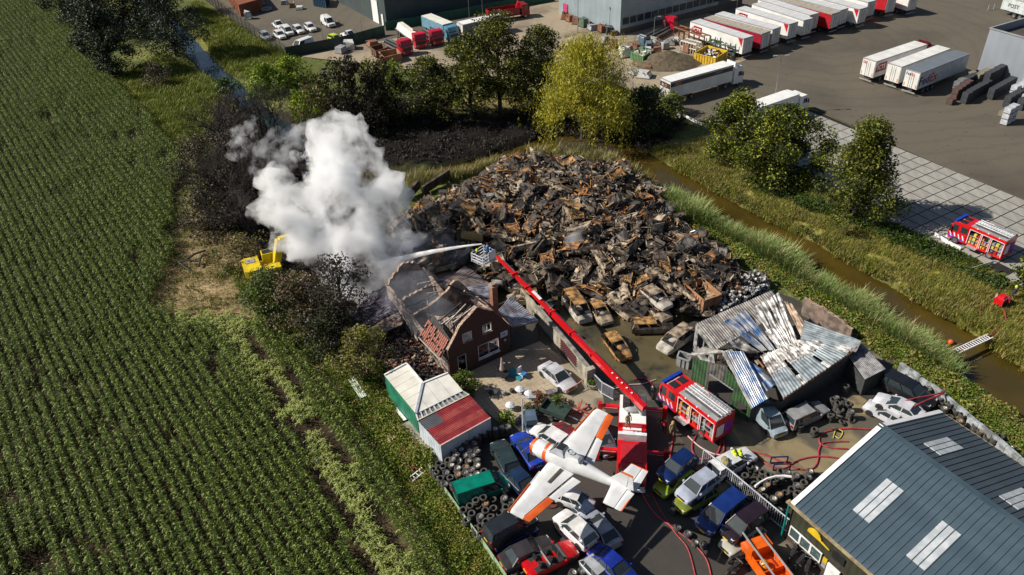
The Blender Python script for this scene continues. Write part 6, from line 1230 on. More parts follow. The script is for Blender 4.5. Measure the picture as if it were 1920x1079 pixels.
jp = [(1124, 95, 0, 1.5, 1.2), (1135, 82, 4, 1.4, 1.3), (1150, 90, 2, 1.5, 1.6), (1168, 96, 1, 1.6, 1.0), (1178, 100, 4, 1.8, 1.6), (1171, 107, 1, 1.7, 1.9), (1192, 92, 2, 1.4, 1.1), (1203, 84, 5, 1.6, 1.7), (1206, 98, 3, 1.6, 1.2), (1215, 101, 1, 1.5, 1.1), (1216, 90, 5, 1.3, 1.0), (1225, 86, 1, 1.5, 1.5), (1232, 100, 2, 1.7, 1.4), (1236, 88, 0, 1.5, 1.1), (1246, 92, 4, 1.4, 1.3), (1258, 84, 4, 1.6, 1.0), (1268, 80, 1, 1.4, .9), (1280, 86, 2, 1.4, 1.0), (1290, 98, 2, 1.6, 1.5), (1270, 104, 1, 2.2, .3), (1208, 144, 1, 2.4, 1.0), (1190, 139, 4, 1.8, .6), (1216, 130, 2, 1.2, .5), (1059, 36, 2, 1.5, 1.6), (1068, 40, 2, 1.4, 1.2), (1080, 45, 2, 1.6, 1.3), (1095, 50, 3, 1.8, 1.5), (1112, 56, 4, 2.0, 1.0), (1130, 60, 2, 1.8, 1.6), (1142, 63, 0, 1.5, 1.3), (1152, 66, 2, 1.4, .8), (534, 8, 4, 1.6, .8), (548, 14, 2, 1.4, .9), (562, 18, 1, 1.6, .6), (466, 36, 1, 1.5, 1.7), (655, 92, 1, 2.4, 1.5), (640, 99, 4, 1.8, 1.2), (700, 86, 2, 2.4, .9), (1178, 40, 0, 1.6, 1.0), (488, 10, 4, 2.0, 1.8), (500, 20, 4, 2, .6)]
JC = {}
for i, (x, y, mi, s, h) in enumerate(jp):
    wh = 'along the grey workshop wall' if 1050 < x < 1160 and y < 70 else 'beside the brown container' if x < 600 else 'below the dark screen fence' if x < 760 else 'at the rear of the white lorry' if y > 125 else 'on the waste heap behind the willow'
    sz = 'flat' if h < .8 else 'low' if h < 1.15 else 'tall' if h > 1.5 else 'medium'
    key = (sz, mi, wh); JC[key] = JC.get(key, 0)+1; od = ['', 'next ', 'third ', 'fourth '][JC[key]-1]
    pallet_load('%s%s pallet of %s scrap pieces %s' % (od, sz, jn[mi], wh), (x, y), mi, s, h, i)
# rusty rack frames by the dock
for i, (x0, y0, x1, y1, h, lab, mt) in enumerate([(1262, 76, 1318, 96, 2.6, 'long rusty steel girder frame in front of the dock trailer', RUST), (1322, 100, 1376, 112, 2.2, 'rack of upright green posts beside the yellow skip', JM[3]), (1275, 96, 1304, 104, 2.0, 'pale steel frame standing on the waste ground', PALE)]):
    a, b = at(x0, y0), at(x1, y1); o = thing('steel_rack', lab, 'rack', a); d = b-a; nn = Vector((-d.y, d.x, 0)).normalized()*1.6
    for off in (Vector(), nn):
        MB().bar(off+Vector((0, 0, h)), d+off+Vector((0, 0, h)), .2).build('top_rail', mt, o); MB().bar(off+Vector((0, 0, h*.5)), d+off+Vector((0, 0, h*.5)), .12).build('rail', mt, o)
        for k in range(7): MB().bar(d*k/6+off, d*k/6+off+Vector((0, 0, h*(1.3 if i == 1 else 1))), .14).build('post', mt, o)
    for k in range(6): MB().bar(d*k/6+Vector((0, 0, h)), d*(k+1)/6+nn+Vector((0, 0, h)), .1).build('brace', mt, o)
# stacked garden blocks
BLK = [M('block_charcoal', (.04, .045, .055), .8), M('block_brown', (.10, .055, .05), .8), M('block_grey', (.16, .17, .18), .8), M('block_tan', (.22, .20, .15), .8), M('block_silver', (.5, .53, .58), .6)]
bn = ['charcoal', 'brown', 'grey', 'tan', 'silver wrapped']
base_px = [(1782, 195, 1, 1), (1790, 186, 1, 2), (1797, 181, 1, 2), (1804, 176, 1, 2), (1811, 171, 1, 2), (1809, 193, 0, 2), (1816, 188, 0, 2), (1823, 184, 0, 2), (1830, 180, 0, 2), (1838, 176, 0, 2), (1846, 171, 0, 2), (1858, 185, 0, 2), (1865, 181, 0, 2), (1872, 177, 0, 2), (1879, 173, 0, 2), (1886, 169, 0, 2), (1893, 165, 0, 2), (1793, 172, 2, 2), (1800, 167, 2, 2), (1812, 163, 0, 2), (1819, 159, 0, 2), (1817, 154, 3, 2), (1830, 158, 3, 2), (1838, 153, 3, 2), (1846, 149, 3, 2), (1848, 164, 0, 3), (1856, 160, 0, 3), (1864, 155, 0, 3), (1872, 151, 0, 3), (1880, 147, 0, 3), (1888, 200, 0, 2), (1896, 195, 0, 2), (1905, 190, 0, 2), (1913, 205, 0, 2), (1920, 197, 4, 2), (1900, 180, 4, 2), (1912, 175, 4, 2), (1922, 166, 4, 3), (1884, 233, 4, 3), (1892, 228, 4, 3), (1880, 218, 3, 1)]
ORD = ['first', 'second', 'third', 'fourth', 'fifth', 'sixth', 'seventh', 'eighth', 'ninth', 'tenth', 'eleventh', 'twelfth', 'thirteenth', 'fourteenth', 'fifteenth', 'sixteenth', 'seventeenth', 'eighteenth', 'nineteenth', 'twentieth']; ORD += ['twenty '+q_ for q_ in ORD[:9]]+['thirtieth']+['thirty '+q_ for q_ in ORD[:9]]+['fortieth', 'forty first', 'forty second']
me_b = []
for mt in BLK: me_b.append((MB().box(-.62, -.5, .12, .62, .5, .88).mesh('block_pack', mt), MB().box(-.6, -.48, 0, .6, .48, .12).mesh('pallet', CHAR)))
yb = rad(32)
for i, (x, y, mi, n_) in enumerate(base_px):
    p = at(x, y)
    for k in range(n_):
        top = k == n_-1; rowname = 'stack %s from the near end' % ORD[i] 
        o = thing('block_pallet', '%s block pallet, %s, in the %s' % (bn[mi], 'on top' if top else ['at the bottom', 'in the middle'][k > 0], rowname), 'block pallet', (p.x, p.y, k*.9), yb+R.uniform(-.03, .03), 'pallets of paving blocks stacked on the lot')
        for nm, me in (('block_pack', me_b[mi][0]), ('pallet', me_b[mi][1])): c = bpy.data.objects.new(nm, me); COL.objects.link(c); c.parent = o
# ================================================================ FIRE ENGINES
SILV = M('shutter_silver', (.5, .52, .54), .35, .5); BLUEL = M('blue_light', (.01, .05, .4), .15); STRB = M('stripe_violet', (.25, .04, .45), .4); STRW = M('stripe_white', (.85, .85, .88), .4); EQ = [M('gear_orange', (.8, .25, .05), .5), M('gear_red', (.5, .02, .02), .5), M('gear_yellow', (.7, .6, .1), .5), M('gear_grey', (.3, .3, .3), .5), BLACK]
def ladder(par, a, b, wd=.45, rung=.32, r_=.035, mat=STEEL, up=(0, 0, 1), name='ladder'):
    a, b = Vector(a), Vector(b); d = (b-a); s = d.cross(Vector(up)).normalized()*wd/2; m = MB(); n_ = max(2, int(d.length/rung))
    for q_ in (-1, 1): m.bar(a+s*q_, b+s*q_, r_*1.3, r_*2)
    for k in range(1, n_): p = a+d*k/n_; m.bar(p-s, p+s, r_)
    return m.build(name, mat, par)
def engine(label, rear, front, z=3.0, LL=None):
    a = at(*rear, z); p, yw, L = place(rear, front, z); L = LL or L; W = 2.4; H = z; o = thing('fire_engine', label, 'fire engine', (a.x, a.y, 0), yw); cl = L*.34; xb = L-cl
    # cab: tapered front
    T = Matrix(((1, 0, 0, 0), (0, 0, 1, 0), (0, 1, 0, 0), (0, 0, 0, 1)))
    pr = [(xb+.05, .5), (L, .5), (L+.05, 1.1), (L-.0, 1.5), (L-.22, H-.5), (L-.4, H-.22), (xb+.05, H-.22)]
    c = MB().prism(pr, -W/2+.03, W/2-.03, T).build('cab', RED, o)
    MB().add([(L+.02, -W*.44, 1.5), (L+.02, W*.44, 1.5), (L-.2, W*.42, H-.5), (L-.2, -W*.42, H-.5)], [(0, 1, 2, 3)]).build('windscreen', GLASS, c)
    for s in (-1, 1):
        y = s*(W/2-.02)
        MB().add([(L-1.0, y, 1.55), (L-.2, y, 1.55), (L-.38, y, H-.5), (L-1.0, y, H-.5)], [(0, 1, 2, 3)]).build('side_window', GLASS, c); MB().add([(L-2.1, y, 1.65), (L-1.3, y, 1.65), (L-1.3, y, H-.5), (L-2.1, y, H-.5)], [(0, 1, 2, 3)]).build('side_window', GLASS, c)
        for k in range(4): MB().prism([(L-2.0+k*.5, .8), (L-1.85+k*.5, .8), (L-1.6+k*.5, 1.35), (L-1.75+k*.5, 1.35)], s*(W/2-.025)-.005, s*(W/2-.025)+.008, T).build('stripe', STRW, c)
        MB().prism([(L-2.0, .62), (L, .62), (L-.1, 1.05), (L-2.0, .85)], s*(W/2-.028)-.005, s*(W/2-.028)+.004, T).build('violet_stripe', STRB, c)
        MB().box(L-.25, s*(W/2+.2)-.06, 1.5, L-.1, s*(W/2+.2)+.06, 2.2).build('mirror', BLACK, c); MB().box(L-.02, s*.85-.18, .7, L+.07, s*.85+.18, .95).build('headlight', LAMP, c)
    MB().box(L-.62, -W/2+.05, H-.22, L-.3, W/2-.05, H-.02).build('blue_light_bar', BLUEL, c)
    for y in (-.5, .5): MB().box(xb+.7, y-.38, H-.215, xb+1.5, y+.38, H-.17).build('roof_hatch', BLACK, c)
    text(c, 'BRANDWEER', .26, Matrix.Translation((L-.85, .95, H-.21)) @ Matrix.Rotation(rad(-90), 4, 'Z'), STRW); MB().box(L, -W*.4, .95, L+.07, W*.4, 1.3).build('grille', BLACK, c); MB().box(L-.1, -W/2, .38, L+.14, W/2, .62).build('bumper', STRW, c)
    # body: frame leaving open lockers on the left (+y) side
    B = MB(); B.box(0, -W/2, .55, xb, W/2-.62, H-.06); B.box(0, W/2-.62, H-.42, xb, W/2, H-.06); B.box(0, W/2-.62, .55, xb, W/2, .75); xs = [0, xb*.03, xb*.36, xb*.40, xb*.62, xb*.66, xb*.97, xb]
    for i in (0, 2, 4, 6): B.box(xs[i], W/2-.62, .75, xs[i+1], W/2-.003, H-.42)
    b_ = B.build('body', RED, o); text(b_, 'BRANDWEER', .3, side_T(xb*.3, -W/2-.004, 1.9, -1), STRW)
    MB().box(.05, -W/2+.12, H-.055, xb-.05, W/2-.12, H-.02).build('roof_deck', M('deck_grey', (.33, .34, .35), .6), o)
    for (i, j) in ((1, 2), (3, 4), (5, 6)):
        x0, x1 = xs[i], xs[j]; lk = MB().box(x0, W/2-.615, .76, x1, W/2-.56, H-.43).build('locker', SILV if i < 5 else BLACK, o)
        for zz in (1.25, 1.75): MB().box(x0+.03, W/2-.56, zz, x1-.03, W/2-.06, zz+.04).build('shelf', SILV, lk)
        for zz in (.78, 1.3, 1.8):
            for q_ in range(3):
                xx = x0+(x1-x0)*(q_+.2)/3; MB().box(xx, W/2-.5, zz, xx+(x1-x0)*.22, W/2-.1-.1*R.random(), zz+R.uniform(.2, .36)).build('equipment_box', EQ[R.randrange(5)], lk)
        for xx in (x0, x1): MB().box(xx-.03, W/2-.05, .72, xx+.03, W/2+.01, H-.42).build('locker_frame', STRW, lk)
    MB().box(.2, W/2-.02, H-.41, xb-.1, W/2+.02, H-.36).build('shutter_roll', STRW, o); MB().box(xs[5]-.1, W/2, .55, xs[6]-.2, W/2+.55, .6).build('fold_down_step', SILV, o)
    for s in (-1, 1):
        for k in range(3): MB().lathe([(.001, 0), (.09, 0), (.09, .06), (.001, .09)], 8, Matrix.Translation((xb*(.2+.3*k), s*(W/2-.1), H-.06))).build('roof_lamp', STRW, o)
    for y in (.15, -.55): ladder(o, (.1, y, H+.16), (xb-.1, y, H+.16), .42, .3, .04, STRW)
    for y in (.5, .62): MB().cyl((.3, y, H+.1), (xb-.3, y, H+.1), .05).build('suction_hose', BLACK, o)
    MB().box(.1, -.95, H-.02, xb*.6, -.7, H+.2).build('roof_box', SILV, o)
    MB().tube([(.05, -1.0, H), (-.02, -1.0, H+.25), (-.02, .9, H+.25), (.05, .9, H)], .03).build('rear_rail', STEEL, o)
    for s in (-1, 1): MB().box(-.05, s*1.0-.12, .7, .0, s*1.0+.12, 1.1).build('tail_light', TAIL, o); MB().box(-.03, s*.5-.45, 1.0, -.005, s*.5+.42, 2.2).build('rear_chevron', STRW if s > 0 else STRB, o)
    for x in (xb*.31, L-1.0): [wheel(o, x, s*(W/2-.14), .48, s, wdt=1.5) for s in (-1, 1)]
    return o
e1 = engine('red fire engine with open equipment lockers next to the platform lorry', (1361, 781), (1254, 700), 3.05)
e2 = engine('red fire engine parked on the concrete slabs across the canal', (1899, 447), (1797, 404), 2.95)
# ---- platform lorry with long boom
a, b = at(1187, 742, 2.2), at(1184, 892, 2.2); dv = b-a; yw = math.atan2(dv.y, dv.x); PL = dv.length; o = P = thing('platform_lorry', 'red aerial platform lorry with outriggers spread, cab towards the viewer', 'fire engine', (a.x, a.y, 0), yw)
W = 2.4
MB().box(0, -W/2+.1, .7, PL-2.2, W/2-.1, 1.15).build('chassis', BLACK, P); MB().box(0, -W/2, 1.15, PL*.38, W/2, 2.2).build('rear_body', RED, P); MB().box(.05, -W/2+.05, 2.2, PL*.38-.05, W/2-.05, 2.26).build('white_deck', WHITE, P)
MB().box(PL*.38, -W/2, 1.15, PL*.52, W/2, 1.7).build('mid_body', RED, P)
for k in range(3): MB().box(PL*.385+k*.4, -.8, 1.72, PL*.385+.28+k*.4, .8, 1.78).build('step_plate', STRW, P)
MB().box(PL*.515, -W/2, 1.15, PL*.55, W/2, 2.5).build('white_crossbar', STRW, P); MB().cyl((PL*.6, -.7, 2.1), (PL*.6, .7, 2.1), .2, 12).build('winch_drum', STEEL, P)
MB().box(PL*.55, -W/2, 1.0, PL*.64, W/2, 1.8).build('mid_body', RED, P)
T = Matrix(((1, 0, 0, 0), (0, 0, 1, 0), (0, 1, 0, 0), (0, 0, 0, 1))); c = MB().prism([(PL*.64, .5), (PL, .5), (PL+.04, 1.2), (PL-.05, 1.55), (PL-.5, 2.45), (PL-.75, 2.6), (PL*.64, 2.6)], -W/2, W/2, T).build('cab', RED, P)
MB().add([(PL-.03, -W*.45, 1.56), (PL-.03, W*.45, 1.56), (PL-.46, W*.43, 2.44), (PL-.46, -W*.43, 2.44)], [(0, 1, 2, 3)]).build('windscreen', GLASS, c); MB().box(PL-.3, -.25, 1.9, PL-.15, .0, 2.1).build('yellow_helmet', EQ[2], c)
MB().box(PL*.68, -W*.38, 2.6, PL-1.0, W*.38, 2.66).build('roof_panel', M('roof_red_matt', (.5, .02, .03), .5), c); MB().box(PL, -W*.42, .75, PL+.07, W*.42, 1.3).build('grille', BLACK, c); MB().box(PL-.1, -W/2, .38, PL+.12, W/2, .66).build('bumper', STRW, c)
for s in (-1, 1):
    MB().box(PL-.03, s*.9-.2, .75, PL+.08, s*.9+.2, 1.0).build('headlight', LAMP, c); MB().box(PL-.4, s*(W/2+.2)-.07, 1.4, PL-.25, s*(W/2+.2)+.07, 2.1).build('mirror', BLACK, c)
    for x in (1.4, 2.7, PL-1.2): wheel(P, x, s*(W/2-.15), .5, s, wdt=1.5)
    for x in (.55, PL*.62):
        og = MB().box(x-.16, s*1.2 if s > 0 else -2.9, 1.0, x+.16, 2.9 if s > 0 else -1.2, 1.32).build('outrigger', RED, P); MB().box(x-.165, s*1.3 if s > 0 else -2.7, 1.12, x+.165, 2.7 if s > 0 else -1.3, 1.2).build('stripe', STRW, og)
        MB().box(x-.2, s*2.9-.18, .1, x+.2, s*2.9+.18, 1.6).build('outrigger_leg', RED, og); MB().box(x-.35, s*2.9-.35, 0, x+.35, s*2.9+.35, .1).build('foot_plate', BLACK, og)
MB().lathe([(.9, 2.26), (.9, 2.5), (.6, 2.7), (.001, 2.7)], 20, Matrix.Translation((1.5, 0, 0))).build('turntable', GREY, P); MB().box(1.0, -.9, 2.5, 2.0, -.3, 3.2).build('turntable_motor', BLACK, P)
inv = P.matrix_basis.inverted() if False else (Matrix.Translation(P.location) @ Matrix.Rotation(yw, 4, 'Z')).inverted()
b0 = at(1200, 757, 3.4); b1 = at(932, 482, 7.8); L0, L1 = inv @ b0, inv @ b1; bd = (L1-L0)
bst = bd.normalized(); MB().bar(L0-bst*.6, L0+bd*.30, .48, .54).build('boom_section', RED, P); MB().bar(L0+bd*.28, L0+bd*.58, .39, .43).build('boom_section', RED, P); MB().bar(L0+bd*.56, L0+bd*.84, .31, .34).build('boom_section', RED, P); MB().bar(L0+bd*.82, L1, .24, .26).build('boom_section', RED, P)
sd_ = bst.cross(Vector((0, 0, 1))).normalized()
for t in (.30, .44, .58, .76, .86): MB().bar(L0+bd*t-sd_*.36+Vector((0, 0, .1)), L0+bd*t+sd_*.36+Vector((0, 0, .1)), .18, .3).build('boom_bracket', RED, P)
for k in range(5): MB().box(-.001, -.1, -.1, .14, .06, -.04, Matrix.Translation(L0+bd*(.05+.03*k)+Vector((0, 0, .38)))).build('boom_marker', STRW, P)
MB().bar(L0+bd*.66+Vector((0, 0, .3)), L0+bd*.72+Vector((0, 0, .3)), .3, .03).build('boom_plate', STRW, P)
MB().tube([L0+bd*.02+sd_*.5, L0+bd*.5+sd_*.42, L0+bd*.97+sd_*.25], .05).build('boom_pipe', STEEL, P)
MB().bar(L0-bst*.4-Vector((0, 0, .9)), L0+bd*.12-Vector((0, 0, .2)), .25).build('boom_ram', STEEL, P)
# cage
cg = thing('rescue_cage', 'white rescue cage with water cannon at the tip of the red boom', 'cage', at(907, 488, 6.9), 2.4); cg.scale = (.85, .85, .9)
CWm = M('cage_white', (.75, .77, .82), .4)
MB().box(-.95, -1.1, 0, .95, 1.1, .08).build('floor_grid', GREY, cg)
for z in (.35, .75, 1.15):
    for a_, b_ in (((-.95, -1.1), (.95, -1.1)), ((.95, -1.1), (.95, 1.1)), ((.95, 1.1), (-.95, 1.1)), ((-.95, 1.1), (-.95, -1.1))): MB().bar((*a_, z), (*b_, z), .07).build('guard_rail', CWm, cg)
for x, y in ((-.95, -1.1), (.95, -1.1), (.95, 1.1), (-.95, 1.1), (.95, 0), (-.95, 0), (0, 1.1), (0, -1.1)): MB().bar((x, y, 0), (x, y, 1.15), .07).build('post', CWm, cg)
MB().box(-.93, -1.05, .1, -.86, .1, 1.3).build('control_panel', M('panel_bluegrey', (.4, .5, .62), .4), cg); MB().box(-1.0, -1.0, .2, -.94, -.1, 1.2).build('white_panel', STRW, cg)
MB().tube([(.6, .4, .1), (.6, .4, 1.1), (1.1, .8, 1.35)], .09).build('water_cannon', STEEL, cg)
# ================================================================ AEROPLANE
z = 6.3; tl, ns_ = at(1180, 920, z), at(995, 832, z); dv = ns_-tl; yw = math.atan2(dv.y, dv.x); cen = (tl+ns_)/2; A = thing('aeroplane', 'white single engined aeroplane with orange wing tips mounted on a pole above the cars', 'aeroplane', (cen.x, cen.y, 5.7), yw)
AW = M('plane_white', (.66, .67, .68), .45, col2=(.54, .55, .56), scale=.9); AO = M('plane_orange', (.70, .12, .015), .45, col2=(.52, .08, .012), scale=1); AG = M('plane_grey', (.42, .45, .5), .4)
hl = dv.length/2
def ring(x, w_, h_, zc, n_=16): return [Vector((x, math.cos(i/n_*6.283)*w_, zc+math.copysign(abs(math.sin(i/n_*6.283))**.8, math.sin(i/n_*6.283))*h_)) for i in range(n_)]
m = MB().loft([ring(hl-.35, .52, .5, .55), ring(hl-.5, .66, .66, .55), ring(hl-1.45, .68, .7, .58)]); m.build('engine_cowling', AW, A, smooth=50)
MB().loft([ring(hl-.22, .54, .54, .55), ring(hl-.42, .68, .68, .55), ring(hl-.52, .69, .69, .55)]).build('cowling_ring', AO, A, smooth=50); MB().loft([ring(hl-1.45, .69, .71, .58), ring(hl-1.75, .70, .74, .6)], caps=False).build('cowling_band', AO, A, smooth=50)
MB().lathe([(.001, .3), (.12, .2), (.17, 0), (.001, -.05)], 12, Matrix.Translation((hl-.2, 0, .55)) @ Matrix.Rotation(rad(90), 4, 'Y')).build('spinner', AG, A, smooth=60)
pm_ = MB(); ax = Vector((0, .93, .36)).normalized()
for s in (-1, 1): c0_ = Vector((hl-.15, 0, .55)); pm_.bar(c0_+ax*s*.1, c0_+ax*s*1.5, .16, .04, up=(1, 0, .3))
pm_.build('propeller', M('prop_grey', (.3, .27, .28), .4, .3), A)
MB().loft([ring(hl-1.75, .69, .74, .6), ring(hl-2.6, .68, .82, .66), ring(hl-3.6, .66, .80, .66), ring(hl-4.6, .52, .62, .62), ring(hl-6.5, .33, .42, .60), ring(-hl+.35, .14, .24, .62), ring(-hl-.15, .05, .12, .66)]).build('fuselage', AW, A, smooth=50)
cp_ = MB().hexa([Vector(q) for q in ((hl-3.3, -.5, 1.3), (hl-1.9, -.5, 1.15), (hl-1.9, .5, 1.15), (hl-3.3, .5, 1.3))], [Vector(q) for q in ((hl-3.1, -.38, 1.85), (hl-2.45, -.4, 1.8), (hl-2.45, .4, 1.8), (hl-3.1, .38, 1.85))]).build('canopy', AG, A)
MB().add([(hl-2.5, -.36, 1.86), (hl-2.5, .36, 1.86), (hl-3.05, .34, 1.9), (hl-3.05, -.34, 1.9)], [(0, 1, 2, 3)]).build('cockpit_opening', DARK, cp_); MB().add([(hl-1.87, -.42, 1.22), (hl-1.87, .42, 1.22), (hl-2.4, .34, 1.83), (hl-2.4, -.34, 1.83)], [(0, 1, 2, 3)]).build('windscreen', GLASS, cp_)
MB().hexa([Vector(q) for q in ((hl-4.5, -.35, 1.35), (hl-3.3, -.4, 1.4), (hl-3.3, .4, 1.4), (hl-4.5, .35, 1.35))], [Vector(q) for q in ((hl-4.3, -.15, 1.5), (hl-3.3, -.25, 1.75), (hl-3.3, .25, 1.75), (hl-4.3, .15, 1.5))]).build('hump_fairing', AW, A)
MB().lathe([(.20, 0), (.26, .02), (.2, .05)], 14, Matrix.Translation((hl-3.55, 0, 1.75))).build('hopper_lid', AG, A); MB().box(hl-4.95, -.12, 1.22, hl-4.65, .16, 1.26).build('roof_hatch', BLACK, A)
def wingp(le0, te0, le1, te1, z0, z1, t0, t1, mat, nm, par=A, s=1):
    R0 = []; 
    for (le, te, zz, t, y) in ((le0, te0, z0, t0, 0), (le1, te1, z1, t1, 1)): R0.append((le, te, zz, t))
    def sec(le, te, zz, t, y): c_ = le-te; return [Vector((le, y, zz)), Vector((le-c_*.12, y, zz+t*.55)), Vector((le-c_*.4, y, zz+t*.6)), Vector((te, y, zz)), Vector((le-c_*.4, y, zz-t*.4)), Vector((le-c_*.12, y, zz-t*.4))]
    return sec
def wing(y0, y1, le0, te0, le1, te1, z0, z1, t0, t1, mat, nm):
    sec = wingp(0, 0, 0, 0, 0, 0, 0, 0, mat, nm); a_, b_ = sec(le0, te0, z0, t0, y0), sec(le1, te1, z1, t1, y1)
    return MB().loft([a_, b_] if y1 < y0 else [b_, a_]).build(nm, mat, A, smooth=40)
for s in (-1, 1):
    y0, yt = s*.5, s*6.25; yo = s*.25
    wing(y0, s*5.9, 2.35, .1, 2.1, .95, .15, .42, .34, .2, AW, 'wing'); wing(s*5.9, yt, 2.1, .95, 1.95, .85, .42, .44, .2, .12, AW, 'wing_tip')
    wing(y0+s*1.2, s*6.3, 2.43, 2.28, 2.16, 2.0, .16, .44, .1, .08, AO if False else AW, 'leading_edge'); wing(s*3.2, s*6.28, 2.34, 2.14, 2.16, 2.0, .30, .45, .22, .16, AO, 'orange_leading_edge')
    wing(s*3.6, s*6.2, .52, -.05, .95, .35, .30, .43, .13, .1, AO, 'aileron'); wing(s*.9, s*3.5, .02, -.75, .45, -.12, .2, .30, .14, .12, AW, 'flap'); MB().bar((.05, s*1.0, .33), (.5, s*3.5, .40), .08, .02).build('flap_gap', DARK, A)
wing(.75, 2.4, 1.15, .92, 1.25, 1.02, .36, .4, .12, .12, M('oil_stain', (.12, .09, .06), .6), 'walkway_strip')
for s in (-1, 1): wing(s*.1, s*2.15, -hl+1.35, -hl+.15, -hl+1.0, -hl+.12, .75, .8, .14, .1, AW, 'tailplane'); wing(s*.2, s*2.15, -hl+.1, -hl-.5, -hl+.08, -hl-.4, .74, .79, .1, .08, AW, 'elevator')
MB().box(-hl-.4, -2.2, .72, -hl+1.0, -2.15, .86).build('tailplane_tip', AO, A); MB().box(-hl-.5, .9, .74, -hl-.42, 2.1, .82).build('elevator_trim', AO, A)
MB().hexa([Vector(q) for q in ((-hl+.25, -.05, .8), (-hl+1.7, -.05, .85), (-hl+1.7, .05, .85), (-hl+.25, .05, .8))], [Vector(q) for q in ((-hl+.1, -.03, 2.1), (-hl+.75, -.03, 2.1), (-hl+.75, .03, 2.1), (-hl+.1, .03, 2.1))]).build('fin', AW, A); MB().hexa([Vector(q) for q in ((-hl-.35, -.05, .8), (-hl+.2, -.05, .8), (-hl+.2, .05, .8), (-hl-.35, .05, .8))], [Vector(q) for q in ((-hl-.2, -.03, 2.05), (-hl+.06, -.03, 2.1), (-hl+.06, .03, 2.1), (-hl-.2, .03, 2.05))]).build('rudder', AW, A); MB().box(-hl-.2, -.05, 2.08, -hl+.75, .05, 2.2).build('fin_tip', AO, A)
# mount
Mt = thing('aeroplane_mount', 'rusty red steel pole and beam carrying the aeroplane', 'pole', at(1033, 942), 0); RP = M('mount_oxide', (.14, .045, .03), .6, col2=(.08, .03, .025), scale=2)
MB().cyl((0, 0, 0), (.0, 0, 5.6), .33, 16).build('pole', RP, Mt, smooth=40); MB().cyl((0, 0, 0), (0, 0, .12), .7, 16).build('base_plate', RP, Mt)
top = Vector((0, 0, 5.55)); tb = at(1150, 905, 6.0)-Mt.location; MB().bar(top, (A.location-Mt.location)+Vector((0, 0, -.1)), .3).build('beam', RP, Mt); MB().bar((A.location-Mt.location)+Vector((0, 0, -.12)), tb, .22, .3).build('beam', RP, Mt)
MB().bar((0, 0, 2.6), (A.location-Mt.location)*.8+Vector((0, 0, -.3)), .18).build('strut', RP, Mt)
p2 = at(1130, 945)-Mt.location; MB().bar(p2, tb*1.0+Vector((0, 0, -.1)), .18).build('rear_strut', RP, Mt); MB().bar(p2+Vector((.8, .5, 0)), tb+Vector((0, 0, -.1)), .14).build('rear_strut', RP, Mt)
# ================================================================ EXCAVATOR
EY = M('excavator_yellow', (.66, .50, .01), .4, col2=(.5, .36, .02), scale=1.2); X = thing('excavator', 'yellow excavator standing in scorched bushes beside the smoke', 'excavator', at(506, 522), rad(24)); X.scale = (1.12, 1.2, 1.05)
for s in (-1, 1):
    MB().prism([(-1.8, .15), (-1.5, 0), (1.5, 0), (1.8, .15), (1.8, .6), (1.5, .8), (-1.5, .8), (-1.8, .6)], s*1.0-.25, s*1.0+.25, Matrix(((1, 0, 0, 0), (0, 0, 1, 0), (0, 1, 0, 0), (0, 0, 0, 1)))).build('track', BLACK, X)
MB().box(-2.0, -1.35, 1.0, .8, 1.35, 1.5).build('deck', EY, X); MB().prism([(-2.3, -1.1), (-2.0, -1.3), (-.6, -1.3), (-.6, 1.3), (-2.0, 1.3), (-2.3, 1.1)], 1.5, 2.35).build('engine_cover', EY, X); MB().box(-1.9, .2, 2.35, -1.0, .9, 2.42).build('vent_panel', GREY, X)
cbx = MB().box(-.2, .35, 1.5, 1.3, 1.25, 2.9).build('cab', EY, X); MB().box(.0, 1.25, 1.9, 1.1, 1.27, 2.75).build('side_window', GLASS, cbx); MB().box(1.3, .45, 1.8, 1.32, 1.15, 2.75).build('windscreen', GLASS, cbx); MB().box(-.1, .45, 2.9, 1.2, 1.15, 2.94).build('roof_hatch', BLACK, cbx)
MB().box(-.5, -1.25, 1.5, 1.3, -.2, 2.0).build('tool_box', EY, X); MB().tube([(.9, -1.2, 2.0), (.9, -1.2, 2.6), (-.6, -1.2, 2.6), (-.6, -1.2, 2.0)], .03).build('hand_rail', STEEL, X)
MB().bar((1.0, .05, 1.7), (1.9, .35, 4.3), .5, .8).build('boom', EY, X); MB().bar((1.8, .33, 4.2), (2.9, .65, 4.0), .48, .7).build('boom', EY, X); MB().bar((3.0, .7, 3.9), (3.5, .9, 2.2), .3, .4).build('stick', EY, X); MB().bar((1.3, .1, 1.8), (2.2, .4, 3.4), .14).build('boom_ram', STEEL, X)
MB().prism([(3.2, 1.4), (3.9, 1.3), (4.0, 2.1), (3.5, 2.4)], .5, 1.3, Matrix(((1, 0, 0, 0), (0, 0, 1, 0), (0, 1, 0, 0), (0, 0, 0, 1)))).build('bucket', BLACK, X)
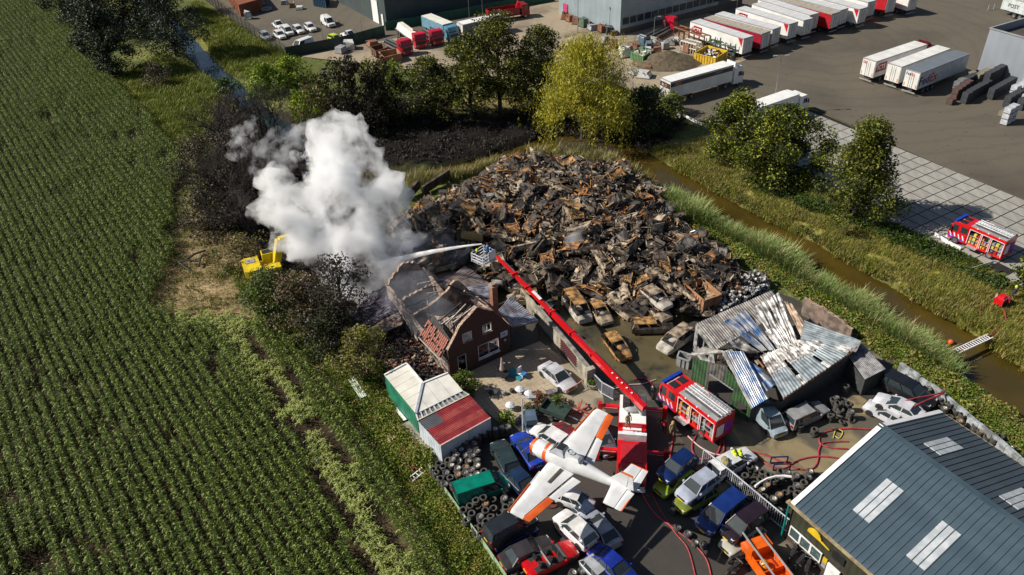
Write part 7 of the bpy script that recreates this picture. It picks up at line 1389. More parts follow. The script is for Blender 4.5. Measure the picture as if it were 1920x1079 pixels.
# ================================================================ TYRES
TY = MB().lathe([(.20, -.09), (.29, -.1), (.33, -.07), (.33, .07), (.29, .1), (.20, .09)], 14, None, True).mesh('tyre', M('old_tyre', (.07, .066, .06), .85, col2=(.03, .028, .027), scale=4), 40)
RMS = [MB().lathe([(.001, .03), (.05, .06), (.1, .03), (.17, .05), (.2, .085), (.2, -.08)], 12).mesh('rim', m_, 30) for m_ in (M('rim_dull', (.22, .22, .23), .5, .4, col2=(.12, .11, .11), scale=5), M('rim_bright', (.6, .58, .52), .5, .4, col2=(.3, .28, .25), scale=5), M('rim_rusty', (.36, .2, .07), .8, col2=(.2, .1, .05), scale=5))]
rn = {None: 'bare', 0: 'dull rimmed', 1: 'bright rimmed', 2: 'rusty rimmed'}
TYC = [0]; TSM = MB(); TC_ = {}
ordn = ['', 'second ', 'third ', 'fourth ', 'fifth ', 'sixth ', 'seventh ', 'eighth ', 'ninth ', 'tenth ']
def tyre(p, tilt, rim, where_, grp='old tyres stacked in the yard', s=1.):
    key = (rn[rim], where_); TC_[key] = TC_.get(key, 0)+1
    o = thing('tyre', '%s%s tyre %s' % (ordn[TC_[key]-1] if TC_[key] <= 10 else '', rn[rim], where_), 'tyre', p, 0, grp); o.rotation_euler = tilt; o.scale = (s,)*3
    c = bpy.data.objects.new('rubber', TY); COL.objects.link(c); c.parent = o
    if rim is not None: c = bpy.data.objects.new('rim', RMS[rim]); COL.objects.link(c); c.parent = o
    TYC[0] += 1; return o
def stack(px, n, rim, where_, second=True, tl=.12, zb=0.):
    zt = n*.2-.1+zb; p = at(*px, zt)
    for k in range(n):
        q_ = Vector((p.x+R.gauss(0, .03), p.y+R.gauss(0, .03), zb+.1+.2*k))
        if k == n-1: tyre(p, (R.gauss(0, tl), R.gauss(0, tl), R.random()*3), rim, where_)
        elif k == n-2 and second and TYC[0] < 285: tyre(q_, (0, 0, 0), None, 'just under the top '+where_.replace('in the big block ', '').replace('in the middle of the group', 'mid group'))
        else: TSM.lathe([(.20, -.09), (.29, -.1), (.33, -.06), (.33, .06), (.29, .1), (.20, .09)], 10, Matrix.Translation(q_), True)
def grp(pts, f, where_, n=(5, 6), pb=.3, second=True):
    for i, (x, y) in enumerate(pts):
        q_ = f(x, y); rr_ = R.random(); stack(q_, R.choice(n), None if rr_ < pb else R.choice((0, 0, 0, 1, 1, 2)), where_ if isinstance(where_, str) else where_(q_), second)
fA = lambda x, y: (780+x/4, 740+y/4); fC = lambda x, y: (1280+x/6.06, 830+y/6.06); fD = lambda x, y: (1400+x/6.06, 680+y/6.06); fE = lambda x, y: (1440+x/4, 640+y/4); fG = lambda x, y: (1140+x/4, 809+y/4); fF = lambda x, y: (780+x/4, 809+y/4)
grp([(460, 315), (510, 290), (548, 268), (597, 260), (645, 247), (690, 243), (410, 335)], fA, 'in the curved row behind the tool shed', (5, 6), 0)
wA = lambda q_: 'in the big block '+('next to the shed corner' if q_[1] < 850 and q_[0] < 880 else 'near the dark hatchback' if q_[0] > 880 else 'along the fence' if q_[0] < 845 else 'above the green van')
grp([(435, 365), (370, 365), (325, 390), (390, 392), (443, 395), (342, 415), (290, 425), (402, 422), (460, 428), (305, 450), (366, 457), (422, 460), (277, 487), (322, 500), (395, 500), (458, 495), (265, 532), (315, 553), (375, 545), (462, 535), (228, 588), (420, 565), (370, 588), (405, 618), (458, 598), (217, 672)], fA, wA, (5, 6), .05)
grp([(205, 540), (172, 520), (132, 562), (150, 590), (185, 632), (258, 625), (317, 600), (510, 578), (280, 675), (352, 647), (240, 495)], fA, wA, (5, 6), .95)
wB = lambda q_: 'below the green van '+('by the fence' if q_[0] < 885 else 'next to the wing tip' if q_[0] > 925 else 'in the middle of the group')
grp([(505, 775), (450, 795), (577, 790), (405, 837), (465, 842), (355, 868), (582, 855), (522, 872), (418, 893), (562, 917), (483, 915), (382, 945), (675, 848), (625, 890), (525, 955), (485, 990), (448, 1010), (487, 1050), (515, 1035)], fA, wB, (4, 5, 6), .93)
stack(fA(522, 820), 5, 2, 'filled with orange bits below the green van'); stack(fA(665, 710), 5, 0, 'near the bonnet of the green van'); stack(fA(663, 780), 5, 0, 'near the bonnet of the green van'); stack(fA(717, 800), 4, 0, 'near the bonnet of the green van')
wC = lambda q_: 'in the tyre store '+('next to the white estate car' if q_[0] < 1410 else 'by the hall corner' if q_[0] > 1478 else 'under the white bent strip' if q_[1] < 905 else 'in the front curved row')
grp([(700, 270), (760, 275), (828, 300), (712, 378), (618, 415), (655, 470), (910, 340), (975, 375), (1115, 330), (1190, 345), (1290, 380), (1365, 400), (885, 430), (1045, 430), (1125, 410), (965, 485), (820, 480), (858, 570), (912, 540), (770, 580), (1300, 485), (1240, 535), (1310, 580), (1172, 575), (1100, 595), (1035, 640), (972, 715), (1042, 780), (1100, 770), (1430, 400), (1450, 330), (930, 620), (850, 660), (1380, 460)], fC, wC, (3, 4, 5), .6, False)
wD = lambda q_: 'in front of the collapsed hall '+('beside the silver estate' if q_[0] < 1535 else 'by the lean-to' if q_[0] > 1590 else 'in the loose pile')
grp([(605, 715), (775, 765), (960, 605), (1038, 465), (1160, 470), (985, 425), (1290, 215), (1130, 270), (1020, 400), (1100, 430), (1070, 540), (1190, 560)], fD, wD, (3, 4, 5, 6), .7, False)
for x, y in ((1000, 755), (1085, 680), (1195, 650), (870, 430), (900, 480), (1065, 620)): tyre(at(*fD(x, y), .25), (R.uniform(.3, 1.3), 0, R.random()*3), None, 'lying loose on the muddy apron')
wE = lambda q_: 'at the whitewashed wall '+('near the black estate' if q_[0] < 1760 else 'beside the hall roof')
grp([(1000, 290), (1050, 265), (1112, 310), (1158, 330), (1205, 360), (1290, 430), (1330, 440), (1370, 470), (1290, 475), (1325, 505), (1415, 520), (1460, 555), (1440, 600), (1515, 580), (1560, 635), (1595, 680), (1645, 720), (1365, 570), (1700, 740), (1745, 715), (1770, 770), (1820, 800)], fE, wE, (3, 4, 5), .4, False)
grp([(735, 1060), (795, 1040), (1180, 1060), (1245, 1050), (1310, 1060)], fF, 'at the bottom edge beside the red convertible', (3, 4), .3, False)
for x, y, r_ in ((485, 590, 1), (525, 720, 0), (600, 770, 0), (655, 835, 1), (715, 850, 0)): stack(fG(x, y), 2, r_, 'on the tarmac beside the blue people carrier', False)
tyre(at(*fG(745, 625), 1.55), (.1, .12, 0), 0, 'lying on the bonnet of the blue people carrier')
tag(TSM.build('tyre_stack_base', MATS['old_tyre']), 'lower tyres hidden inside the stacks', None, None, 'stuff')
# bent white strip on tyres
a = [at(*fC(x, y), 1.25) for x, y in ((822, 500), (880, 455), (960, 412), (1060, 385), (1150, 380), (1235, 390))]
o = MB().tube(a, .11, 6).build('bumper_strip', WHITE); tag(o, 'long bent white bumper strip lying across the tyre stacks', 'bumper')
# ================================================================ FENCES, WALLS, POSTS
def fence(label, pts, h, kind, mat, z=0., every=2.5, name='fence', px=True, pr=.05, cat='fence'):
    P_ = [at(*p, z) for p in pts] if px else pts; o = thing(name, label, cat, P_[0]); nseg = 0
    for a, b in zip(P_, P_[1:]):
        n_ = max(1, round((b-a).length/every))
        for k in range(n_):
            p, q_ = a.lerp(b, k/n_)-P_[0], a.lerp(b, (k+1)/n_)-P_[0]; MB().cyl(p, p+Vector((0, 0, h)), pr, 6).build('post', mat, o)
            m = MB()
            if kind == 'mesh':
                for zz in (.05, .35, .68, 1.0): m.bar(p+Vector((0, 0, h*zz)), q_+Vector((0, 0, h*zz)), .03)
                nn_ = 10
                for j in range(1, nn_): r1 = p.lerp(q_, j/nn_); m.bar(r1, r1+Vector((0, 0, h)), .016)
                m.build('mesh_panel', mat, o)
            elif kind == 'bars':
                for zz in (.12, .95): m.bar(p+Vector((0, 0, h*zz)), q_+Vector((0, 0, h*zz)), .07)
                for j in range(1, 16): r1 = p.lerp(q_, j/16); m.bar(r1+Vector((0, 0, .1)), r1+Vector((0, 0, h)), .035)
                m.build('bar_panel', mat, o)
            elif kind == 'board': m.hexa([p+Vector((0, 0, .0)), q_+Vector((0, 0, 0)), q_+Vector((.03, .05, 0)), p+Vector((.03, .05, 0))], [p+Vector((0, 0, h)), q_+Vector((0, 0, h)), q_+Vector((.03, .05, h)), p+Vector((.03, .05, h))]); m.build('board_panel', mat, o)
    return o
FDARK = M('fence_steel_dark', (.10, .105, .11), .5, .4); FWH = M('fence_white', (.62, .65, .72), .5)
fence('tall steel mesh fence along the left side of the far car park', [(372, -8), (400, 12), (440, 44), (480, 72), (520, 98), (538, 108)], 2.6, 'mesh', FDARK, every=2.6)
fence('dark screened fence in front of the white minibus', [(538, 108), (600, 96), (640, 88), (665, 82)], 2.0, 'board', M('screen_dark', (.03, .035, .035), .8, col2=(.02, .05, .04), scale=1), every=2.8)
fence('green sheet fence between the car park and the tan yard', [(665, 82), (700, 72), (722, 66)], 2.0, 'board', M('screen_green', (.02, .11, .06), .7, col2=(.03, .05, .04), scale=.8))
fence('green screened fence running along the dark warehouse', [(724, 58), (780, 48), (850, 36), (930, 20), (1040, 2)], 1.8, 'board', M('screen_green2', (.015, .10, .065), .7))
fence('wire fence between grey workshop and the waste ground', [(1148, 84), (1190, 78), (1230, 72), (1262, 64), (1290, 55)], 1.8, 'mesh', FDARK, every=3)
fence('pale green edge fence holding back the tyre stacks by the weeds', [(806, 886), (840, 935), (870, 978), (905, 1025), (950, 1092)], .9, 'board', M('fence_pale_green', (.32, .42, .28), .7), every=2.2)
fence('white railing between tyre store and stacked cars', [(1316, 868), (1370, 912), (1420, 955), (1488, 1012)], 1.7, 'bars', FWH, every=2.6)
fence('steel gate railing beside the platform lorry boom', [(1105, 716), (1128, 740), (1150, 752)], 1.6, 'bars', FWH, every=2.4)
fence('low white guard rail behind the white lorry', [(1258, 206), (1275, 222)], .5, 'board', WHITE, every=3); fence('low white guard rail between the bushes and the roadside tree', [(1281, 219), (1316, 237)], .45, 'board', WHITE, every=3)
fence('white barrier rail beside the second fire engine', [(1752, 442), (1776, 458), (1800, 470)], .45, 'board', WHITE, every=3); fence('short white rail on the grass below the second fire engine', [(1810, 512), (1862, 495)], .45, 'board', WHITE, every=3)
fence('weathered timber fence beside the rubble of the lean-to', [(656, 650), (675, 668), (700, 694), (722, 722), (742, 745)], 1.3, 'board', M('weathered_timber', (.2, .17, .13), .9, col2=(.1, .085, .065), scale=2), every=1.6)
fence('thin pole fence beside the tilted utility trailer', [(966, 798), (1000, 772), (1036, 748)], .8, 'mesh', STEEL, every=2.5, pr=.06)
# whitewashed block wall
wl_ = [at(*p) for p in [(1683, 698), (1720, 725), (1760, 752), (1790, 778), (1830, 812), (1880, 855), (1930, 900)]]; Wt = thing('tyre_wall', 'whitewashed low wall running behind the tyre stacks at the canal side', 'wall', wl_[0])
for a, b in zip(wl_, wl_[1:]):
    n_ = max(1, round((b-a).length/1.3)); d = (b-a); ang_ = math.atan2(d.y, d.x)
    for k in range(n_): p = a.lerp(b, k/n_)-wl_[0]; MB().box(.02, -.16, 0, d.length/n_-.02, .16, 1.2+R.uniform(-.06, .06), Matrix.Translation(p) @ Matrix.Rotation(ang_, 4, 'Z')).build('wall_block', M('whitewash', (.38, .41, .44), .8, col2=(.14, .15, .15), scale=1.5), Wt)
def lamp(label, foot, h, arms=1, mat=STEEL):
    o = thing('street_lamp', label, 'lamp post', at(*foot)); MB().cyl((0, 0, 0), (0, 0, h), .09, 8, .05).build('pole', mat, o)
    for s in ((-1, 1) if arms == 2 else (1,)): MB().bar((0, 0, h), (s*.8, 0, h+.1), .06).build('arm', mat, o); MB().box(s*.6-.0, -.16, h+.03, s*.6+s*.6 if s > 0 else s*.6, .16, h+.16).build('lamp_head', M('lamp_grey', (.35, .36, .38), .4), o) if s > 0 else MB().box(-1.2, -.16, h+.03, -.6, .16, h+.16).build('lamp_head', M('lamp_grey', (.35, .36, .38), .4), o)
    return o
lamp('twin headed lamp post behind the broad green tree', (1448, 210), 9, 2); lamp('grey lamp post in front of the grey workshop', (1083, 62), 9); lamp('lamp post by the wire fence of the workshop', (1225, 76), 4.5); lamp('slender white post on the patio', (981, 812), 4.2, 1, FWH)
lamp('thin post between the two dock groups', (1380, 24), 8)
for i, (x, y) in enumerate(((680, 66), (607, 80), (880, 34), (905, 30))): o = thing('fence_pole', ['tall thin mast rising behind the green sheet fence', 'short thin pole between minibus and yellow car', 'thin mast beside the dark warehouse wall', 'second thin mast beside the dark warehouse wall'][i], 'pole', at(x, y)); MB().cyl((0, 0, 0), (0, 0, 3.8), .05, 6).build('pole', STEEL, o)
for i, (x, y) in enumerate(((633, 40), (641, 46))): o = thing('traffic_cone', ['orange cone nearer the white van', 'orange cone further from the white van'][i], 'cone', at(x, y)); MB().lathe([(.2, 0), (.2, .03), (.12, .04), (.03, .6), (.001, .6)], 8).build('cone', ORANGE, o)
# ================================================================ HOSES
HO = M('hose_red', (.42, .05, .06), .6, col2=(.25, .03, .04), scale=2)
def hose(label, pts, r_=.075, z=.08, mat=HO):
    P_ = [at(p[0], p[1], p[2] if len(p) > 2 else z) for p in pts]; out = []
    for i in range(len(P_)-1):
        p0, p1, p2, p3 = P_[max(i-1, 0)], P_[i], P_[i+1], P_[min(i+2, len(P_)-1)]
        for k in range(6):
            t = k/6; out.append(.5*((2*p1)+(p2-p0)*t+(2*p0-5*p1+4*p2-p3)*t*t+(3*p1-p0-3*p2+p3)*t**3))
    out.append(P_[-1]); o = MB().tube(out, r_, 6).build('fire_hose', mat, smooth=80); return tag(o, label, 'hose')
hose('red hose looping from the fire engine pump to the white railing', [(1352, 822), (1345, 850), (1318, 862), (1300, 850), (1298, 832), (1305, 818)])
hose('red hose running behind the blue hatchback to the white estate', [(1355, 825), (1356, 848), (1330, 868), (1310, 880), (1290, 882)])
hose('pale red hose from the step of the fire engine past the drain', [(1290, 818), (1312, 838), (1340, 852), (1362, 852)], .07, .08, M('hose_pale', (.6, .42, .42), .6))
hose('long red hose curving across the muddy apron to the steel hall', [(1398, 846), (1430, 852), (1470, 868), (1500, 880), (1525, 878), (1534, 862), (1536, 842), (1548, 830), (1590, 828)])
hose('second red hose crossing the first beside the blue frame', [(1410, 848), (1440, 872), (1470, 878), (1500, 862), (1540, 856), (1590, 862), (1620, 862)])
hose('red hose loop between muddy apron and the steel hall verge', [(1590, 842), (1560, 840), (1538, 832), (1540, 815), (1565, 806), (1600, 804), (1640, 806)])
hose('short red hose end near the yellow rope', [(1422, 850), (1444, 856), (1462, 866), (1480, 866)])
hose('red hose draped over the silver coupes from the canal', [(1772, 735, 1.4), (1745, 742, 1.8), (1712, 748, 2.1), (1690, 758, 1.7), (1683, 785, .4)], .08)
hose('second red hose over the silver coupes beside the first', [(1770, 738, 1.4), (1740, 750, 1.8), (1715, 762, 1.9), (1700, 775, 1.5), (1694, 790, .3)], .08)
hose('thin red hose running from the lime car down the tarmac', [(1222, 925), (1240, 960), (1265, 998), (1290, 1030), (1305, 1085)], .05)
hose('red hose from the aeroplane tail across the tarmac', [(1200, 918), (1225, 960), (1262, 990), (1300, 1020), (1325, 1050), (1335, 1090)], .06)
hose('red hose arc in front of the fire engine cab', [(1188, 712), (1210, 710), (1222, 722), (1222, 745)]); hose('red and white hose from boom gate to the cab', [(1150, 730), (1180, 722), (1205, 720), (1230, 712)], .06, .08, M('hose_pale', (.6, .42, .42), .6))
hose('thin red hose crossing the patio forecourt', [(1040, 745), (1070, 765), (1100, 782), (1135, 795), (1160, 800)], .05)
hose('red hose from the platform lorry outrigger to the blue hatchback', [(1262, 812), (1260, 835), (1256, 860), (1258, 880)], .07)
hose('loop of red hose lying on the canal bank below the pump', [(1862, 570, .1), (1842, 572, .1), (1838, 590, .1), (1850, 600, .1), (1864, 612, .1), (1868, 622, .1), (1855, 632, .1)], .08)
hose('outer loop of red hose on the canal bank', [(1862, 570, .1), (1880, 578, .1), (1886, 600, .1), (1878, 615, .1), (1855, 632, .1), (1830, 645, .1), (1798, 660, .35)], .08)
hose('thin pinkish hose along the maize headland', [(300, 586), (380, 590), (440, 586), (475, 598), (510, 622)], .06, .02, M('hose_pink', (.5, .22, .18), .6))
hose('yellow rope coiled on the muddy apron', [(1562, 822), (1568, 806), (1580, 810), (1574, 822), (1566, 818)], .04, .1, EQ[2])
hose('orange and white tape strung in front of the silver saloon', [(1056, 735, .7), (1078, 723, .8), (1092, 714, .9)], .05, .7, M('barrier_tape', (.75, .3, .2), .5))
# ladder bridge over the canal
Lb = thing('ladder_bridge', 'aluminium ladder bridging the canal with two red hoses laid on it', 'ladder', at(1792, 660, .35)); lb1 = at(1857, 630, .35)-Lb.location; ladder(Lb, (0, 0, 0), lb1, .6, .32, .06, STRW); MB().bar(Vector((0, 0, -.2)), lb1+Vector((0, 0, -.2)), .08, .3).build('side_rail', BLACK, Lb)
o = MB().lathe([(.001, -.3)]+[(.3*math.sin(k*.4), -.3*math.cos(k*.4)) for k in range(1, 8)]+[(.001, .3)], 12).build('buoy', M('ball_orange', (.7, .1, .03), .4), smooth=80, loc=at(1783, 642, -.8)); tag(o, 'small orange ball floating at the canal bank', 'ball')
# red pump with wheels
Pm = thing('pump', 'red portable pump standing in the grass of the canal bank', 'pump', at(1874, 572), .6); MB().box(-.7, -.45, .35, .7, .45, 1.0).build('pump_body', RED, Pm); MB().box(-.3, -.3, 1.0, .3, .3, 1.2).build('engine_cover', RED, Pm); MB().tube([(-.8, -.5, .4), (-.8, -.5, 1.2), (.8, -.5, 1.2), (.8, -.5, .4)], .04).build('frame', STEEL, Pm)
for s in (-1, 1): wheel(Pm, 0, s*.6, .3, s)
# ================================================================ PEOPLE
def person(label, p, yaw, shirt, trousers, skin=(.45, .27, .19), helmet=None, pose='stand', arms='down', hs=1.75):
    o = thing('person', label, 'person', p, yaw); k = hs/1.78; hip = .92; sh = 1.45
    J = {'pel': (0, 0, hip), 'che': (0, 0, 1.25), 'nek': (0, 0, 1.5), 'hd': (.02, 0, 1.6), 'hd2': (.03, 0, 1.74)}
    if pose == 'bend': J.update(che=(.18, 0, 1.2), nek=(.36, 0, 1.38), hd=(.44, 0, 1.45), hd2=(.52, 0, 1.55))
    if pose == 'sit': J = {a: (b[0], b[1], b[2]-.42) for a, b in J.items()}
    z0 = J['pel'][2]; E_ = [('pel', 'che'), ('che', 'nek'), ('nek', 'hd'), ('hd', 'hd2')]; r_ = {'pel': .15, 'che': .17, 'nek': .065, 'hd': .1, 'hd2': .085}
    for s, n_ in ((-1, 'a'), (1, 'b')):
        if pose == 'sit': J['h'+n_] = (.05, s*.1, z0-.02); J['k'+n_] = (.5, s*.14, z0); J['f'+n_] = (.55, s*.14, .1); J['t'+n_] = (.72, s*.15, .05)
        else: st = .12*s; J['h'+n_] = (0, s*.1, hip-.06); J['k'+n_] = (.05+st*.4, s*.12, .5); J['f'+n_] = (st, s*.13, .09); J['t'+n_] = (st+.17, s*.14, .04)
        c = Vector(J['nek']); J['s'+n_] = (c.x-.02, s*.19, c.z-.08)
        if arms == 'fwd': J['e'+n_] = (c.x+.22, s*.24, c.z-.28); J['w'+n_] = (c.x+.48, s*.14, c.z-.2); J['m'+n_] = (c.x+.56, s*.12, c.z-.18)
        else: J['e'+n_] = (c.x-.02, s*.27, c.z-.36); J['w'+n_] = (c.x+.1, s*.27, c.z-.62); J['m'+n_] = (c.x+.13, s*.26, c.z-.72)
        E_ += [('pel', 'h'+n_), ('h'+n_, 'k'+n_), ('k'+n_, 'f'+n_), ('f'+n_, 't'+n_), ('nek', 's'+n_), ('s'+n_, 'e'+n_), ('e'+n_, 'w'+n_), ('w'+n_, 'm'+n_)]
        r_.update({'h'+n_: .11, 'k'+n_: .075, 'f'+n_: .05, 't'+n_: .045, 's'+n_: .07, 'e'+n_: .05, 'w'+n_: .035, 'm'+n_: .04})
    nm = list(J); me = bpy.data.meshes.new('body'); me.from_pydata([tuple(c*k for c in J[a]) for a in nm], [(nm.index(a), nm.index(b)) for a, b in E_], [])
    b_ = bpy.data.objects.new('body', me); COL.objects.link(b_); md = b_.modifiers.new('skin', 'SKIN'); 
    if not me.skin_vertices: me.attributes  # created below
    if len(me.skin_vertices) == 0: bpy.context.view_layer.objects.active = b_; bpy.ops.mesh.customdata_skin_add()
    for i, a in enumerate(nm): me.skin_vertices[0].data[i].radius = (r_[a]*k,)*2
    me.skin_vertices[0].data[0].use_root = True; sb = b_.modifiers.new('sub', 'SUBSURF'); sb.levels = 1; sb.render_levels = 1
    bpy.context.view_layer.update(); em = bpy.data.meshes.new_from_object(b_.evaluated_get(bpy.context.evaluated_depsgraph_get())); bpy.data.objects.remove(b_)
    em.materials.clear(); [em.materials.append(x) for x in (shirt, trousers, M('skin_%d' % int(skin[0]*100), skin, .6), BLACK)]
    zh, zw = J['nek'][2]*k, J['pel'][2]*k
    for pgn in em.polygons:
        c = pgn.center; pgn.use_smooth = True
        hand = any((Vector(J['m'+n_])*k-c).length < .12 for n_ in 'ab'); pgn.material_index = 2 if (c.z > zh+.03 or hand) else (3 if c.z < .14 else (1 if c.z < zw+.02 else 0))
    b_ = bpy.data.objects.new('body', em); COL.objects.link(b_); b_.parent = o; hp = Vector(J['hd2'])*k
    if helmet: MB().lathe([(.17, -.03), (.14, 0), (.135, .07), (.08, .14), (.001, .16)], 12, Matrix.Translation(hp+Vector((0, 0, 0)))).build('helmet', helmet, o, smooth=70)
    else: MB().lathe([(.10, -.04), (.105, .03), (.07, .09), (.001, .1)], 10, Matrix.Translation(hp)).build('hair', M('hair_dark', (.05, .03, .02), .8), o, smooth=70)
    MB().bar(hp+Vector((.08, -.035, -.05)), hp+Vector((.08, .035, -.05)), .015).build('eyes', BLACK, o)
    return o
HY = M('helmet_yellow', (.6, .75, .02), .4); TUR = M('turnout_tan', (.35, .30, .14), .8, col2=(.2, .17, .08), scale=6); TUD = M('turnout_dark', (.03, .03, .04), .8); SBL = M('shirt_blue', (.03, .2, .5), .7); SRD = M('shirt_red', (.5, .03, .04), .7)
cl_ = cg.location; cgM = Matrix.Translation(cl_) @ Matrix.Rotation(2.4, 4, 'Z')
person('person in a blue shirt aiming the water cannon in the rescue cage', cgM @ Vector((-.2, -.5, .1)), 2.6, SBL, TUD, pose='stand', arms='fwd'); person('person with a yellow green helmet crouching in the rescue cage', cgM @ Vector((.3, .55, .08)), 2.2, TUD, TUD, helmet=HY, pose='sit')
person('firefighter in tan gear walking between the two red lorries', at(1259, 818), -1.4, TUR, TUR, helmet=M('helmet_tan', (.4, .3, .1), .5)); person('firefighter in red and dark clothing beside the fire engine', at(1245, 812), 1.2, SRD, TUD); person('firefighter in dark gear standing by the outrigger', at(1222, 748), .4, TUD, TUR)
person('person in dark clothes seated at the left of the red pump', at(1864, 568), -.4, M('shirt_grey', (.4, .4, .42), .7), TUD, pose='sit'); person('person in red seated at the right of the pump', at(1887, 574), 3.0, SRD, M('jeans', (.25, .3, .4), .7), pose='sit'); person('firefighter with a bright yellow helmet standing behind the pump', at(1897, 562), 3.4, TUD, TUD, helmet=HY)
person('person in orange standing between the roadside trees', at(1396, 262), -1.5, M('shirt_orange', (.7, .15, .03), .7), M('jeans_pale', (.4, .4, .42), .7), helmet=M('helmet_blue', (.03, .08, .3), .4)); person('person standing on the deck of the platform lorry', at(1177, 802, 2.28), -1.2, TUR, TUR)
# gear on the white estate roof
g = thing('turnout_coat', 'tan firefighter coats heaped on the roof of the white estate', 'coat', at(1356, 866, 1.45))
for k in range(5): MB().lathe([(.001, -.1), (.25, -.05), (.3, .05), (.15, .18), (.001, .2)], 7, Matrix.Translation((R.uniform(-.25, .25), R.uniform(-.35, .35), .1)) @ Matrix.Rotation(R.random(), 4, 'X')).build('coat_fold', TUR, g)
for i, (x, y) in enumerate(((1376, 847), (1387, 846), (1379, 853), (1389, 852))): o = MB().lathe([(.2, -.02), (.16, 0), (.15, .09), (.09, .17), (.001, .19)], 12).build('helmet', HY, smooth=70, loc=at(x, y, 1.46)); tag(o, ['rear left', 'rear right', 'front left', 'front right'][i]+' yellow helmet of the four on the white estate bonnet', 'helmet', 'helmets on the white estate car')
# ================================================================ PATIO THINGS
def parasol(label, px, h, open_, mat, r_=1.0):
    o = thing('parasol', label, 'parasol', at(*px)); MB().cyl((0, 0, 0), (0, 0, h), .035, 6).build('pole', STEEL, o)
    if open_: MB().lathe([(r_, h*.72), (r_*.5, h*.9), (.001, h)], 8).build('canopy', mat, o)
    else: MB().lathe([(.001, h), (.07, h*.96), (.2, h*.5), (.27, h*.38), (.12, h*.4)], 9).build('folded_canopy', mat, o)
    MB().cyl((0, 0, 0), (0, 0, .1), .3, 10).build('foot', GREY, o); return o
parasol('folded beige parasol in the shade before the house window', (942, 706), 2.4, False, M('parasol_beige', (.45, .36, .33), .8)); PW_ = M('parasol_white', (.7, .74, .8), .7)
for px, lab in (((975, 738), 'small open white parasol lamp nearest the silver car'), ((992, 746), 'small open white parasol next to the patio centre one'), ((957, 768), 'small open white parasol beside the garden hose')): parasol(lab, px, .8, True, PW_, .48)
o = thing('garden_table', 'round dark garden table under the folded parasol', 'table', at(943, 710)); MB().cyl((0, 0, .6), (0, 0, .66), .6, 18).build('table_top', BLACK, o); [MB().cyl((.4*math.cos(a), .4*math.sin(a), 0), (.3*math.cos(a), .3*math.sin(a), .6), .03, 5).build('leg', BLACK, o) for a in (0, 1.57, 3.14, 4.7)]
o = thing('garden_chair', 'white and blue garden chair in the sunlit gap by the parasol', 'chair', at(978, 706), -.8); MB().box(-.3, -.3, .4, .4, .3, .46).build('seat', WHITE, o); MB().box(-.36, -.3, .4, -.28, .3, 1.0).build('backrest', WHITE, o); MB().box(.1, -.28, .46, .5, .28, .56).build('cushion', SBL, o); [MB().box(x-.03, y-.03, 0, x+.03, y+.03, .4).build('leg', WHITE, o) for x in (-.25, .35) for y in (-.25, .25)]
o = MB().box(-.6, -.9, 0, .6, .9, .12).build('air_mattress', M('mattress_teal', (.03, .25, .3), .6), loc=at(968, 703), rz=.9); tag(o, 'turquoise mat on the paving behind the garden chair', 'mat')
dn = ['grey stone ball ornament', 'broken grey plant pot', 'small white garden figure', 'tipped grey pot', 'pale stone ornament']
for i, (x, y) in enumerate(((915, 735), (922, 740), (928, 738), (945, 740), (960, 736))):
    o = MB().lathe([(.12, 0), (.22, .1), (.26, .3), (.18, .42), (.001, .4)], 9).build('garden_ornament', [GREY, JM[0], WHITE][i % 3], smooth=60, loc=at(x, y)); tag(o, dn[i]+' in the row on the patio', 'ornament')
o = thing('planter', 'round stone planter with a shrub at the wall pier', 'planter', at(1110, 728)); MB().lathe([(.3, 0), (.45, .4), (.5, .55), (.4, .55), (.001, .5)], 12).build('pot', CONC, o); V, F = leafset(NR.normal(size=(260, 3))*[.22, .22, .16]+[0, 0, .75], .16, NR); link('foliage', rawmesh('foliage', V, F, [WEED[0]]), o)
# utility trailer, plough
o = thing('utility_trailer', 'small dark green two wheeled trailer with its load bed open', 'trailer', at(1042, 778), rad(-32))
for a_ in ((-1.3, -.75, .5, 1.3, .75, .56), (-1.3, -.75, .56, 1.3, -.7, .95), (-1.3, .7, .56, 1.3, .75, .95), (-1.3, -.7, .56, -1.25, .7, .95), (1.25, -.7, .56, 1.3, .7, .95)): MB().box(*a_).build('bed_panel', M('trailer_dark_green', (.03, .06, .05), .6), o)
for s in (-1, 1): wheel(o, 0, s*.9, .3, s)
MB().bar((1.3, 0, .5), (2.3, 0, .4), .08).build('drawbar', STEEL, o)
o = thing('farm_plough', 'faded red implement lying near the aeroplane wing tip', 'implement', at(1085, 775), .5); [MB().bar(a_, b_, .12).build('frame_bar', M('faded_red', (.4, .08, .07), .7), o) for a_, b_ in (((-1, 0, .3), (1, 0, .3)), ((-.6, -.6, .2), (.4, .6, .5)), ((.6, -.6, .2), (-.2, .5, .5)), ((0, 0, .3), (.9, .8, .6)), ((1, 0, .3), (1.2, .6, .1)))]
o = thing('handcart', 'grey metal hand trolley standing at the patio edge', 'trolley', at(1034, 738), .4); MB().box(-.5, -.3, .25, .5, .3, .32).build('platform', STEEL, o); MB().tube([(-.5, -.3, .3), (-.75, -.3, 1.0), (-.75, .3, 1.0), (-.5, .3, .3)], .03).build('handle', STEEL, o); [wheel(o, x, s*.32, .1, s) for x in (-.3, .3) for s in (-1, 1)]
